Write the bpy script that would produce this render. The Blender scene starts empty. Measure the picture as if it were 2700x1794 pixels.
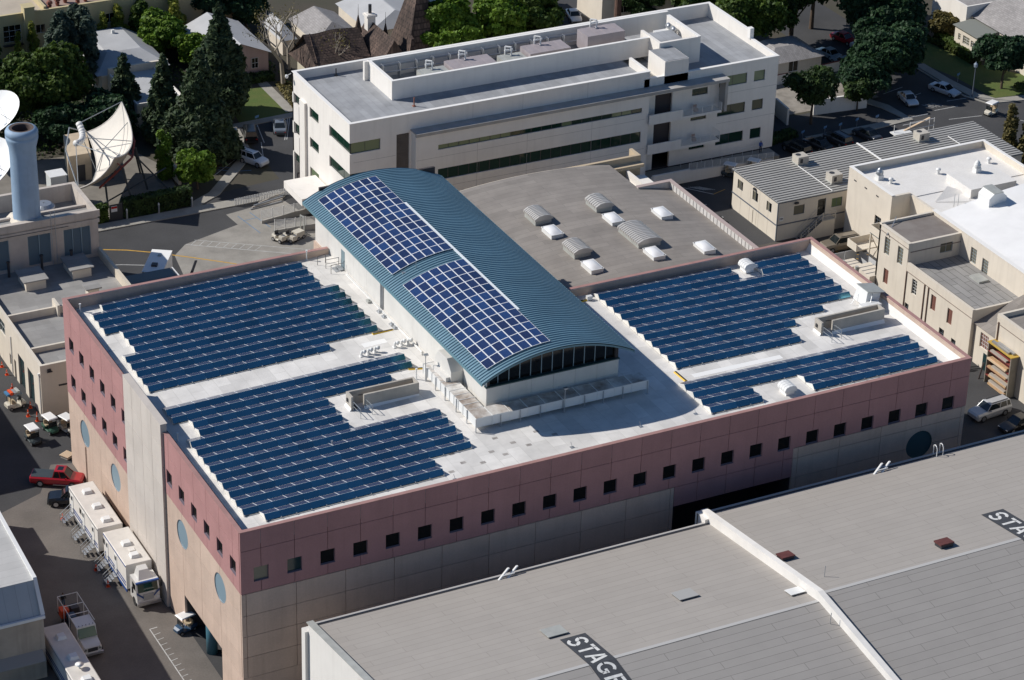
import bpy, bmesh, math, random
import numpy as np
from mathutils import Vector, Matrix
R = math.radians
rnd = random.Random(7)
npr = np.random.default_rng(7)
scene = bpy.context.scene
col = scene.collection

# ------------------------------------------------------------------ camera, sky, sun, exposure
cam_d = bpy.data.cameras.new('camera'); cam = bpy.data.objects.new('camera', cam_d); col.objects.link(cam)
YAW, PITCH, ROLL = 0.4827, 0.4970, 0.0305
fw = Vector((math.cos(PITCH)*math.sin(YAW), math.cos(PITCH)*math.cos(YAW), -math.sin(PITCH)))
rt = Vector((math.cos(YAW), -math.sin(YAW), 0)); up = rt.cross(fw)
r2 = rt*math.cos(ROLL)+up*math.sin(ROLL); u2 = up*math.cos(ROLL)-rt*math.sin(ROLL)
cam.matrix_world = Matrix(((r2.x, u2.x, -fw.x, -72.787), (r2.y, u2.y, -fw.y, -190.466), (r2.z, u2.z, -fw.z, 150.435), (0, 0, 0, 1)))
cam_d.sensor_width = 36; cam_d.lens = 7053/2700*36; cam_d.clip_start = 1; cam_d.clip_end = 2000
scene.camera = cam

SUN_EL = R(38); SUN_AZ = R(-38)          # the light travels towards +x, -y and down
sd = Vector((math.cos(SUN_AZ)*math.cos(SUN_EL), math.sin(SUN_AZ)*math.cos(SUN_EL), -math.sin(SUN_EL)))
world = bpy.data.worlds.new('World'); scene.world = world; world.use_nodes = True
wn = world.node_tree.nodes; wl = world.node_tree.links
sky = wn.new('ShaderNodeTexSky'); sky.sky_type = 'NISHITA'; sky.sun_disc = False
sky.sun_elevation = SUN_EL; sky.sun_rotation = math.atan2(-sd.x, -sd.y); sky.air_density = 1.0; sky.dust_density = 0.0; sky.ozone_density = 6.0
wn['Background'].inputs['Strength'].default_value = 0.076
wl.new(sky.outputs[0], wn['Background'].inputs['Color'])
sl = bpy.data.lights.new('sun', 'SUN'); sl.energy = 4.6; sl.angle = R(0.53); sl.color = (1.0, 0.955, 0.895)
so = bpy.data.objects.new('sun', sl); col.objects.link(so); so.rotation_euler = sd.to_track_quat('-Z', 'Y').to_euler(); so.location = (0, 0, 200)
scene.view_settings.view_transform = 'Standard'; scene.view_settings.look = 'None'
scene.view_settings.exposure = 0.0; scene.view_settings.gamma = 1.0
scene.cycles.use_denoising = True; scene.cycles.max_bounces = 6; scene.cycles.diffuse_bounces = 4; scene.cycles.glossy_bounces = 3

# ------------------------------------------------------------------ helpers
class MB:
    """collects faces of one mesh"""
    def __init__(s): s.v = []; s.f = []; s.m = []
    def add(s, vs, fs, m=0):
        n = len(s.v); s.v += [tuple(p) for p in vs]; s.f += [tuple(i+n for i in f) for f in fs]; s.m += [m]*len(fs); return s
    def box(s, x0, y0, z0, x1, y1, z1, m=0):
        x0, x1 = min(x0, x1), max(x0, x1); y0, y1 = min(y0, y1), max(y0, y1); z0, z1 = min(z0, z1), max(z0, z1)
        return s.add([(x0,y0,z0),(x1,y0,z0),(x1,y1,z0),(x0,y1,z0),(x0,y0,z1),(x1,y0,z1),(x1,y1,z1),(x0,y1,z1)],
                     [(0,3,2,1),(4,5,6,7),(0,1,5,4),(1,2,6,5),(2,3,7,6),(3,0,4,7)], m)
    def hexa(s, b, t, m=0):
        """four bottom and four top corners, both counter-clockwise seen from above"""
        return s.add(list(b)+list(t), [(0,3,2,1),(4,5,6,7),(0,1,5,4),(1,2,6,5),(2,3,7,6),(3,0,4,7)], m)
    def ext(s, poly, a, b, axis, m=0):
        """closed outline extruded along axis from a to b; outline in the two other axes"""
        n = len(poly)
        def P(p, w):
            return (w, p[0], p[1]) if axis == 'x' else (p[0], w, p[1]) if axis == 'y' else (p[0], p[1], w)
        vs = [P(p, a) for p in poly]+[P(p, b) for p in poly]
        return s.add(vs, [tuple(range(n-1, -1, -1)), tuple(range(n, 2*n))]+[(i, (i+1) % n, n+(i+1) % n, n+i) for i in range(n)], m)
    def cyl(s, p0, p1, r0, r1=None, n=8, m=0, caps=True):
        r1 = r0 if r1 is None else r1
        p0 = Vector(p0); p1 = Vector(p1); d = (p1-p0); d = d.normalized() if d.length > 1e-6 else Vector((0,0,1))
        a = d.orthogonal().normalized(); b = d.cross(a)
        vs = []
        for p, r in ((p0, r0), (p1, r1)):
            vs += [p+a*(r*math.cos(2*math.pi*k/n))+b*(r*math.sin(2*math.pi*k/n)) for k in range(n)]
        fs = [(k, (k+1) % n, n+(k+1) % n, n+k) for k in range(n)]
        if caps: fs += [tuple(range(n-1, -1, -1)), tuple(range(n, 2*n))]
        return s.add(vs, fs, m)
    def tube(s, pts, r, n=6, m=0):
        for a, b in zip(pts[:-1], pts[1:]): s.cyl(a, b, r, r, n, m)
        return s
    def lathe(s, prof, c=(0,0,0), n=16, m=0, capt=True):
        vs = []
        for r, z in prof: vs += [(c[0]+r*math.cos(2*math.pi*k/n), c[1]+r*math.sin(2*math.pi*k/n), c[2]+z) for k in range(n)]
        fs = []
        for i in range(len(prof)-1): fs += [(i*n+k, i*n+(k+1) % n, (i+1)*n+(k+1) % n, (i+1)*n+k) for k in range(n)]
        if capt: fs.append(tuple(range((len(prof)-1)*n, len(prof)*n)))
        return s.add(vs, fs, m)
    def sheet(s, poly, z, m=0):
        return s.add([(p[0], p[1], z) for p in poly], [tuple(range(len(poly)))], m)
    def slab(s, poly, z0, z1, m=0): return s.ext(poly, z0, z1, 'z', m)
    def mesh(s, name, mats, org=(0,0,0), smooth=False):
        me = bpy.data.meshes.new(name)
        me.from_pydata([(x-org[0], y-org[1], z-org[2]) for x, y, z in s.v], [], s.f)
        for mt in (mats if isinstance(mats, (list, tuple)) else [mats]): me.materials.append(mt)
        if any(s.m): me.polygons.foreach_set('material_index', s.m)
        bm = bmesh.new(); bm.from_mesh(me); bmesh.ops.recalc_face_normals(bm, faces=bm.faces); bm.to_mesh(me); bm.free()
        if smooth: me.polygons.foreach_set('use_smooth', [True]*len(me.polygons))
        me.update(); return me

def ob(name, me, parent=None, loc=(0,0,0), rz=0, tag=None):
    o = bpy.data.objects.new(name, me); col.objects.link(o)
    o.location = loc
    if rz: o.rotation_euler = (0, 0, rz)
    if parent is not None: o.parent = parent
    return o
def props(o, label=None, cat=None, group=None, kind=None):
    if label: o['label'] = label
    if cat: o['category'] = cat
    if group: o['group'] = group
    if kind: o['kind'] = kind
    return o
class Thing:
    """an Empty at the thing's base; parts are given in world metres when the thing is not rotated"""
    def __init__(s, name, label, cat, org=(0,0,0), group=None, rz=0):
        s.org = tuple(org); s.root = ob(name, None, None, org, rz); s.root.empty_display_size = 0.5
        props(s.root, label, cat, group); s.local = False
    def part(s, name, mb, mats, parent=None, smooth=False, label=None, kind=None):
        o = ob(name, mb.mesh(name, mats, (0,0,0) if s.local else s.org, smooth), parent or s.root)
        return props(o, label, None, None, kind)
    def inst(s, name, me, loc, parent=None, rz=0):
        """a part that shares mesh data; loc in world metres"""
        return ob(name, me, parent or s.root, tuple(loc[i]-(0 if s.local else s.org[i]) for i in range(3)), rz)
def local_thing(name, label, cat, loc, rz=0, group=None):
    t = Thing(name, label, cat, loc, group, rz); t.local = True; return t
def copy_tree(o, parent=None):
    c = o.copy(); col.objects.link(c); c.parent = parent
    for ch in list(o.children): copy_tree(ch, c)
    return c
def clone(t, loc, rz, label=None, group=None):
    c = copy_tree(t.root); c.location = loc; c.rotation_euler = (0, 0, rz)
    props(c, label, None, group); return c
def single(name, mb, mats, label, cat, org=(0,0,0), group=None, smooth=False, rz=0, local=False):
    o = ob(name, mb.mesh(name, mats, (0,0,0) if local else org, smooth), None, org, rz); return props(o, label, cat, group)
def struct(name, mb, mats, parent=None, kind='structure', smooth=False):
    o = ob(name, mb.mesh(name, mats, (0,0,0), smooth), parent)
    if parent is None: props(o, kind=kind)
    return o

# ------------------------------------------------------------------ materials
MT = {}
def mat(name, c, rough=0.8, metal=0.0, var=0.0, vs=0.5, c2=None, bump=0.0, bs=8.0, spec=0.5, streak=0.0, objvar=0.0, coat=0.0, fine=0.0):
    """procedural: base colour, large mottling (var at scale vs, towards c2), fine grain, down-streaks, bump"""
    if name in MT: return MT[name]
    m = bpy.data.materials.new(name); m.use_nodes = True; MT[name] = m
    nt = m.node_tree; N = nt.nodes; L = nt.links; b = N['Principled BSDF']
    b.inputs['Roughness'].default_value = rough; b.inputs['Metallic'].default_value = metal
    b.inputs['Specular IOR Level'].default_value = spec; b.inputs['Coat Weight'].default_value = coat
    b.inputs['Coat Roughness'].default_value = 0.06
    cc = (c[0], c[1], c[2], 1); b.inputs['Base Color'].default_value = cc
    out = None
    geo = N.new('ShaderNodeNewGeometry')
    def mixc(fac, a, bcol, mode='MIX'):
        mx = N.new('ShaderNodeMix'); mx.data_type = 'RGBA'; mx.blend_type = mode
        if isinstance(fac, float): mx.inputs[0].default_value = fac
        else: L.new(fac, mx.inputs[0])
        if isinstance(a, tuple): mx.inputs[6].default_value = a
        else: L.new(a, mx.inputs[6])
        if isinstance(bcol, tuple): mx.inputs[7].default_value = bcol
        else: L.new(bcol, mx.inputs[7])
        return mx.outputs[2]
    cur = cc
    if var:
        n = N.new('ShaderNodeTexNoise'); n.inputs['Scale'].default_value = vs; n.inputs['Detail'].default_value = 6; n.inputs['Roughness'].default_value = 0.62
        L.new(geo.outputs['Position'], n.inputs['Vector'])
        rp = N.new('ShaderNodeValToRGB'); rp.color_ramp.elements[0].position = 0.36; rp.color_ramp.elements[1].position = 0.68
        L.new(n.outputs['Fac'], rp.inputs[0])
        d = c2 if c2 else tuple(max(0, x*(1-var)) for x in c)
        mu = N.new('ShaderNodeMath'); mu.operation = 'MULTIPLY'; mu.inputs[1].default_value = 1.0 if not c2 else var; L.new(rp.outputs[0], mu.inputs[0])
        cur = mixc(mu.outputs[0], cur, (d[0], d[1], d[2], 1))
    if fine:
        n = N.new('ShaderNodeTexNoise'); n.inputs['Scale'].default_value = 6.0; n.inputs['Detail'].default_value = 3
        L.new(geo.outputs['Position'], n.inputs['Vector'])
        mr = N.new('ShaderNodeMapRange'); mr.inputs[1].default_value = 0.3; mr.inputs[2].default_value = 0.7; mr.inputs[3].default_value = 1-fine; mr.inputs[4].default_value = 1+fine
        L.new(n.outputs['Fac'], mr.inputs[0])
        hs = N.new('ShaderNodeHueSaturation'); L.new(mr.outputs[0], hs.inputs['Value'])
        if isinstance(cur, tuple): hs.inputs['Color'].default_value = cur
        else: L.new(cur, hs.inputs['Color'])
        cur = hs.outputs[0]
    if streak:
        mp = N.new('ShaderNodeMapping'); mp.inputs['Scale'].default_value = (1.6, 1.6, 0.12); L.new(geo.outputs['Position'], mp.inputs['Vector'])
        n = N.new('ShaderNodeTexNoise'); n.inputs['Scale'].default_value = 1.0; n.inputs['Detail'].default_value = 5; L.new(mp.outputs[0], n.inputs['Vector'])
        mr = N.new('ShaderNodeMapRange'); mr.inputs[1].default_value = 0.5; mr.inputs[2].default_value = 0.75; mr.inputs[3].default_value = 0; mr.inputs[4].default_value = streak
        L.new(n.outputs['Fac'], mr.inputs[0]); cur = mixc(mr.outputs[0], cur, (c[0]*0.45, c[1]*0.42, c[2]*0.4, 1))
    if objvar:
        oi = N.new('ShaderNodeObjectInfo'); mr = N.new('ShaderNodeMapRange'); mr.inputs[3].default_value = 1-objvar; mr.inputs[4].default_value = 1+objvar; L.new(oi.outputs['Random'], mr.inputs[0])
        hs = N.new('ShaderNodeHueSaturation'); L.new(mr.outputs[0], hs.inputs['Value'])
        if isinstance(cur, tuple): hs.inputs['Color'].default_value = cur
        else: L.new(cur, hs.inputs['Color'])
        cur = hs.outputs[0]
    if not isinstance(cur, tuple): L.new(cur, b.inputs['Base Color'])
    if bump:
        n = N.new('ShaderNodeTexNoise'); n.inputs['Scale'].default_value = bs; n.inputs['Detail'].default_value = 4; L.new(geo.outputs['Position'], n.inputs['Vector'])
        bp = N.new('ShaderNodeBump'); bp.inputs['Strength'].default_value = bump; bp.inputs['Distance'].default_value = 0.05; L.new(n.outputs['Fac'], bp.inputs['Height']); L.new(bp.outputs[0], b.inputs['Normal'])
    return m
def leafmat(name, c, c2, hue=0.0):
    m = bpy.data.materials.new(name); m.use_nodes = True; nt = m.node_tree; N = nt.nodes; L = nt.links; b = N['Principled BSDF']
    geo = N.new('ShaderNodeNewGeometry'); n = N.new('ShaderNodeTexNoise'); n.inputs['Scale'].default_value = 0.7; n.inputs['Detail'].default_value = 5; L.new(geo.outputs['Position'], n.inputs['Vector'])
    rp = N.new('ShaderNodeValToRGB'); rp.color_ramp.elements[0].position = 0.32; rp.color_ramp.elements[1].position = 0.68
    rp.color_ramp.elements[0].color = (*c, 1); rp.color_ramp.elements[1].color = (*c2, 1); L.new(n.outputs['Fac'], rp.inputs[0])
    mr = N.new('ShaderNodeMapRange'); mr.inputs[3].default_value = 0.7; mr.inputs[4].default_value = 1.3; L.new(geo.outputs['Random Per Island'], mr.inputs[0])
    hs = N.new('ShaderNodeHueSaturation'); L.new(rp.outputs[0], hs.inputs['Color']); L.new(mr.outputs[0], hs.inputs['Value'])
    L.new(hs.outputs[0], b.inputs['Base Color']); b.inputs['Roughness'].default_value = 0.6; b.inputs['Specular IOR Level'].default_value = 0.25
    tr = N.new('ShaderNodeBsdfTranslucent'); L.new(hs.outputs[0], tr.inputs['Color'])
    mx = N.new('ShaderNodeMixShader'); mx.inputs[0].default_value = 0.3; L.new(b.outputs[0], mx.inputs[1]); L.new(tr.outputs[0], mx.inputs[2])
    L.new(mx.outputs[0], N['Material Output'].inputs['Surface']); MT[name] = m; return m
def brickmat(name, c, mortar, sx, sy, gap, rough=0.7, axes='XY', offset=0.5, rot=0.0, metal=0, coat=0, contrast=0.12, use='pos', spec=0.5, squash=1.0):
    """fine seam pattern (roofing felt laps, cell lines) drawn by a Brick texture"""
    m = bpy.data.materials.new(name); m.use_nodes = True; nt = m.node_tree; N = nt.nodes; L = nt.links; b = N['Principled BSDF']
    if use == 'pos': src = N.new('ShaderNodeNewGeometry').outputs['Position']
    else: src = N.new('ShaderNodeTexCoord').outputs['Object']
    sp = N.new('ShaderNodeSeparateXYZ'); L.new(src, sp.inputs[0]); cb = N.new('ShaderNodeCombineXYZ')
    L.new(sp.outputs[axes[0]], cb.inputs[0]); L.new(sp.outputs[axes[1]], cb.inputs[1])
    br = N.new('ShaderNodeTexBrick'); br.offset = offset; br.squash = squash; br.inputs['Scale'].default_value = 1.0
    br.inputs['Brick Width'].default_value = sx; br.inputs['Row Height'].default_value = sy; br.inputs['Mortar Size'].default_value = gap; br.inputs['Mortar Smooth'].default_value = 0.4
    k = 1-contrast
    br.inputs['Color1'].default_value = (*c, 1); br.inputs['Color2'].default_value = (c[0]*k, c[1]*k, c[2]*k, 1); br.inputs['Mortar'].default_value = (*mortar, 1)
    L.new(cb.outputs[0], br.inputs['Vector'])
    n = N.new('ShaderNodeTexNoise'); n.inputs['Scale'].default_value = 0.35; n.inputs['Detail'].default_value = 7; n.inputs['Roughness'].default_value = 0.65; L.new(src, n.inputs['Vector'])
    mr = N.new('ShaderNodeMapRange'); mr.inputs[1].default_value = 0.3; mr.inputs[2].default_value = 0.7; mr.inputs[3].default_value = 1-contrast; mr.inputs[4].default_value = 1+contrast*0.6; L.new(n.outputs['Fac'], mr.inputs[0])
    hs = N.new('ShaderNodeHueSaturation'); L.new(br.outputs['Color'], hs.inputs['Color']); L.new(mr.outputs[0], hs.inputs['Value'])
    L.new(hs.outputs[0], b.inputs['Base Color']); b.inputs['Roughness'].default_value = rough; b.inputs['Metallic'].default_value = metal
    b.inputs['Coat Weight'].default_value = coat; b.inputs['Coat Roughness'].default_value = 0.05; b.inputs['Specular IOR Level'].default_value = spec
    MT[name] = m; return m

asphalt = mat('asphalt', (0.062,0.062,0.064), 0.9, var=0.35, vs=0.12, bump=0.15, bs=14, fine=0.12)
asphalt_old = mat('asphalt_old', (0.17,0.152,0.135), 0.92, var=0.28, vs=0.2, bump=0.1, bs=12, fine=0.1)
earth = mat('earth', (0.07,0.06,0.045), 0.95, var=0.4, vs=0.25, c2=(0.04,0.05,0.025))
concrete = mat('concrete', (0.33,0.31,0.275), 0.9, var=0.3, vs=0.35, fine=0.06, bump=0.06)
pavement = mat('pavement', (0.36,0.34,0.3), 0.9, var=0.22, vs=0.5, fine=0.06)
curbm = mat('kerb_concrete', (0.42,0.4,0.36), 0.9, var=0.15)
lawn_m = mat('lawn_green', (0.07,0.115,0.02), 0.9, var=0.6, vs=0.35, c2=(0.13,0.13,0.035), bump=0.5, bs=9, fine=0.18)
paint_w = mat('road_paint_white', (0.6,0.6,0.58), 0.8, var=0.35, vs=1.5)
paint_y = mat('road_paint_yellow', (0.62,0.36,0.06), 0.8, var=0.25, vs=1.5)
paint_b = mat('road_paint_blue', (0.06,0.2,0.38), 0.8)
pink = mat('pink_concrete', (0.43,0.222,0.212), 0.85, var=0.13, vs=0.3, streak=0.12, fine=0.05, objvar=0.035)
copink = mat('coping_pink', (0.42,0.235,0.21), 0.6, var=0.2, vs=0.6)
beige = mat('beige_concrete', (0.58,0.44,0.35), 0.88, var=0.14, vs=0.35, streak=0.2, fine=0.05, objvar=0.045)
greypan = mat('grey_concrete', (0.585,0.53,0.475), 0.88, var=0.1, vs=0.3, streak=0.12, objvar=0.03)
joint = mat('joint_dark', (0.06,0.05,0.05), 0.9)
revealm = mat('window_reveal', (0.16,0.13,0.16), 0.7)
glass_k = mat('glass_dark', (0.008,0.009,0.009), 0.07, spec=0.35)
glass_k2 = mat('glass_blind', (0.16,0.15,0.11), 0.25, spec=0.5)
glass_t = mat('glass_teal', (0.012,0.035,0.04), 0.08, spec=0.5)
glass_g = mat('glass_green', (0.01,0.035,0.024), 0.05, spec=0.55)
glass_gl = mat('glass_green_blind', (0.15,0.2,0.11), 0.12, spec=0.6)
glass_c = mat('glass_car', (0.015,0.02,0.022), 0.04, spec=0.6)
louv_b = mat('louvre_blue', (0.25,0.345,0.40), 0.5, metal=0.1)
louv_t = mat('louvre_teal', (0.03,0.075,0.08), 0.5)
roofw = mat('roof_membrane_white', (0.78,0.755,0.715), 0.75, var=0.3, vs=0.55, c2=(0.6,0.57,0.52), fine=0.05)
roofw2 = mat('roof_patch_white', (0.88,0.87,0.84), 0.7)
whitep = mat('white_stucco', (0.83,0.79,0.73), 0.85, var=0.07, vs=0.4, streak=0.12)
whitec = mat('white_coping', (0.84,0.82,0.78), 0.75)
creamw = mat('cream_stucco', (0.66,0.585,0.47), 0.9, var=0.1, vs=0.4, streak=0.22)
creamw2 = mat('cream_stucco_pale', (0.72,0.65,0.545), 0.9, var=0.08, vs=0.4, streak=0.16)
metal_g = mat('galvanised_steel', (0.5,0.52,0.54), 0.42, metal=0.7, var=0.15, vs=1.0)
metal_w = mat('metal_white', (0.78,0.78,0.76), 0.4, var=0.06, vs=1.0)
metal_d = mat('metal_dark', (0.06,0.06,0.065), 0.5, metal=0.3)
rail_w = mat('rail_white', (0.72,0.72,0.7), 0.45)
rail_g = mat('rail_grey', (0.33,0.36,0.38), 0.45, metal=0.4)
hvac_l = mat('hvac_lilac', (0.36,0.32,0.33), 0.6, var=0.15, vs=0.8)
hvac_g = mat('hvac_grey', (0.47,0.48,0.45), 0.55, metal=0.2, var=0.2, vs=0.8)
tyre = mat('tyre', (0.02,0.02,0.021), 0.85)
rimm = mat('rim_alloy', (0.55,0.55,0.56), 0.3, metal=0.8)
lampw = mat('headlamp', (0.8,0.8,0.78), 0.15)
lampr = mat('tail_lamp', (0.45,0.02,0.015), 0.25)
orange = mat('cone_orange', (0.75,0.09,0.02), 0.6)
bark = mat('bark', (0.12,0.085,0.06), 0.95, var=0.35, vs=2.0)
bark_w = mat('bark_pale', (0.42,0.37,0.3), 0.9, var=0.5, vs=1.6, c2=(0.2,0.17,0.13))
# ------------------------------------------------------------------ ground
struct('ground', MB().sheet([(-400,-300),(700,-300),(700,800),(-400,800)], 0.0), asphalt)
def patch(name, poly, z, m): return struct(name, MB().sheet(poly, z), m)
patch('yard_pavement', [(-16,-30),(0.2,-30),(0.2,49.6),(-2.2,50.3),(-5,45.2),(-16,40.5)], 0.004, asphalt_old)
patch('concrete_apron', [(16.6,50),(24,70),(27.5,91.9),(29.8,94.3),(37.9,96.9),(37.6,100.2),(45.9,101.7),(48.5,87),(48.5,50)], 0.004, concrete)
patch('service_yard', [(81,28),(102.4,28),(102.4,64.9),(81,64.9)], 0.004, mat('asphalt_brown', (0.1,0.09,0.078), 0.92, var=0.35, vs=0.3, fine=0.1))
patch('garden_ground', [(14,104.2),(48,107.5),(49,125.2),(62,126.3),(62,260),(-60,260),(-60,104.2)], 0.004, earth)
patch('garden_ground', [(62.3,107.5),(119,107.5),(119,98),(136.8,98),(137,135),(124,139.5),(104,138),(103,260),(62.3,260)], 0.004, earth)
patch('garden_ground', [(149,118.5),(154.3,119.5),(156.5,91),(260,60),(260,300),(149,300)], 0.004, earth)
patch('lawn', [(49.8,125.9),(57.4,125.9),(57.3,136.7),(51.5,137.5)], 0.012, lawn_m)
patch('lawn', [(153.4,119),(149.6,107.2),(151.2,100.6),(151.9,91.9),(157.5,91.2),(175,90),(160.5,98),(157.6,103),(155.6,111.5),(154.6,118)], 0.012, lawn_m)
def strip(name, pts, w, z, m, h=None):
    """a band along a polyline"""
    L, Rr = [], []
    for i, p in enumerate(pts):
        a = Vector(pts[max(0,i-1)]); b = Vector(pts[min(len(pts)-1,i+1)]); d = (b-a).normalized(); n = Vector((-d.y, d.x))*w/2
        L.append((p[0]+n.x, p[1]+n.y)); Rr.append((p[0]-n.x, p[1]-n.y))
    poly = L+Rr[::-1]
    return struct(name, MB().sheet(poly, z) if h is None else MB().slab(poly, 0.0, h), m)
strip('garden_path', [(57.9,127.3),(58.05,137.2),(58.3,142)], 1.5, 0.02, pavement)
strip('sidewalk', [(46.5,125.4),(62,126.2)], 1.4, 0, pavement, 0.12)
strip('sidewalk', [(16.2,102.85),(46.5,102.95)], 1.9, 0, pavement, 0.13)
strip('sidewalk', [(34.5,104.2),(38.5,106.6),(47,116.2),(48.3,124.5)], 1.5, 0, pavement, 0.12)
strip('sidewalk', [(149.05,106.5),(149.2,100),(149.9,94),(151.6,90.9),(159,89.6),(190,86)], 1.6, 0, pavement, 0.12)
strip('sidewalk', [(119.4,90.2),(130,90.2),(136.2,90.6),(135.6,95.5),(134,99)], 1.6, 0, pavement, 0.12)
strip('kerb', [(147.9,107),(148.0,100),(148.3,94.4),(150.3,89.6)], 0.18, 0, curbm, 0.14)
# painted markings
def mark(pts, w, m=None, name='road_marking'): return strip(name, pts, w, 0.012, m or paint_w)
mark([(17.2,98.2),(19.8,97.1),(22.6,95.7),(25.2,93.9),(29.2,90.6),(33.4,86.9),(36,84)], 0.22, paint_y)
mark([(18.8,92.8),(20.6,92.2),(23.4,90.8)], 0.14)
mark([(29.9,94.2),(38.3,88.4),(44,84.5)], 0.1); mark([(31.3,95),(45,85.6)], 0.08)
for k in range(9):
    a = 0.06+k*0.1; mark([(29.9+8.4*a, 94.2-5.8*a), (30.9+8.6*a, 95.1-5.9*a)], 0.07)
mark([(38.8,99.2),(39.6,93.5)], 0.08, paint_b); mark([(40.6,99.6),(41.4,94.5)], 0.08, paint_b); mark([(38.9,97.6),(40.8,97.8)], 0.08, paint_b)
mark([(50.5,118.9),(51.9,125)], 0.11); mark([(53.4,118.7),(56.6,125.3)], 0.11); mark([(53.7,118.7),(56.9,125.3)], 0.11); mark([(50.2,119.3),(48.6,114.6)], 0.1)
mark([(41.6,113.3),(43.5,112.0),(45.6,111.4)], 0.1, paint_b); mark([(42,114),(44.2,112.7)], 0.1, paint_b); mark([(40.7,112),(46.3,116.6)], 0.1)
mark([(-3.2,16.7),(-3.15,2),(-3.1,-6)], 0.1); mark([(-3.2,16.7),(-2.4,16.75)], 0.1)
for k in range(22): mark([(-3.18,15.6-0.95*k),(-2.45,15.75-0.95*k)], 0.07)
for x0, y0, x1, y1 in ((141.4,91.6,145.4,91.6),(145.0,93.7,148.2,93.5),(139.6,96.6,143.2,97.6),(138,99.5,142,100.5),(141.5,88.2,146.6,87.4),(149.5,85.8,151.3,83)): mark([(x0,y0),(x1,y1)], 0.12)
for k in range(4): mark([(140.9+0.55*k,94.0),(141.9+0.55*k,92.5)], 0.09)
for k in range(6): mark([(96.4+0.28*k,83.6-0.1*k),(97.9+0.28*k,81.9-0.1*k)], 0.08)
mark([(94.3,85.5),(98.4,80.3)], 0.14); mark([(98.4,80.3),(100.6,81)], 0.12, paint_y)
mark([(92.5,77.6),(96,78)], 0.14)
for k in range(4): mark([(101.5+1.4*k,62.5-2.4*k*0.3),(106+0.8*k,60.8-0.9*k)], 0.1, paint_y)
mark([(100.8,60),(107.4,57)], 0.1, paint_y); mark([(102,63.6),(105.5,56.4)], 0.1, paint_y)

# ------------------------------------------------------------------ main building: pink and beige panel facade, white roof
H = 20.03
mainb = Thing('studio_building', 'large pink and beige panel clad building carrying the white solar roof', 'building')
core = MB()
core.box(0.25,0.25,0,45.48,0.7,19.6); core.box(59.1,0.25,0,79.9,0.7,19.6); core.box(45.48,0.25,11.05,59.1,0.7,19.6)
core.box(45.2,6,0,59.4,6.4,11.05); core.box(45.08,0.7,0,45.48,6,11.05); core.box(59.1,0.7,0,59.5,6,11.05); core.box(45.48,0.7,11.05,59.1,6.2,11.3)
core.box(0.25,0.7,4.0,0.7,49.4,19.6); core.box(0.25,15.3,0,0.7,49.4,4.0); core.box(0.25,0.7,0,0.7,5.3,4.0)
core.box(8,3.4,0,8.3,17.2,4.3); core.box(0.7,15.3,0,8,15.6,4.3); core.box(0.7,5.0,0,8,5.3,4.3); core.box(0.7,5.0,4.0,8,15.6,4.3)
mainb.part('wall_core', core, joint)
wr = MB(); wr.box(79.55,0.3,0,80,30.4,19.9); wr.box(0.3,49.3,0,30,49.7,19.9); wr.box(45.2,30.0,0,79.9,30.4,19.9); wr.box(29.9,49.4,0,45.3,53.2,19.2); wr.box(44.9,30.2,0,45.3,53.2,19.2)
mainb.part('rear_wall', wr, beige)
# deck, gently falling away from the middle
dk = MB(); xs = [(0.3,18.68),(30,19.3),(45.3,19.22),(51,18.99),(79.7,18.66)]
def deck_z(x):
    for (a, za), (b, zb) in zip(xs[:-1], xs[1:]):
        if x <= b: return za+(zb-za)*(x-a)/(b-a)
    return xs[-1][1]
for (a, za), (b, zb) in zip(xs[:-1], xs[1:]):
    y1 = 49.4 if a < 45 else 30.05
    dk.add([(a,0.3,za),(b,0.3,zb),(b,y1,zb),(a,y1,za)], [(0,1,2,3)])
roofdeck = brickmat('roof_deck_membrane', (0.77,0.745,0.705), (0.62,0.6,0.56), 2.9, 1.45, 0.035, 0.78, 'YX', 0.5, contrast=0.17)
mainb.part('roof_deck', dk, roofdeck)
# parapet: inner upstand white, coping pink
pp = MB()
pp.box(0.25,0.06,18.4,79.95,0.36,H-0.05); pp.box(0.06,0.36,18.4,0.36,49.4,H-0.05); pp.box(79.66,0.36,18.2,79.98,30.1,H-0.05)
pp.box(0.36,49.35,18.4,30.05,49.66,H-0.05); pp.box(45.35,30.02,18.4,79.66,30.34,H-0.05)
# sloped cant where the membrane turns up
pp.add([(79.67,0.36,19.75),(79.67,30,19.75),(79.15,30,18.68),(79.15,0.36,18.68)], [(0,1,2,3)])
mainb.part('parapet', pp, roofw)
cp = MB()
cp.box(-0.04,-0.04,H-0.05,80.04,0.4,H); cp.box(-0.04,0.4,H-0.05,0.4,19.6,H); cp.box(-0.04,30.2,H-0.05,0.4,49.3,H); cp.box(-0.04,49.3,H-0.05,30.0,49.74,H); cp.box(79.6,0.4,H-0.05,80.04,29.98,H); cp.box(45.3,29.98,H-0.05,80.04,30.42,H)
mainb.part('coping', cp, copink)
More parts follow.
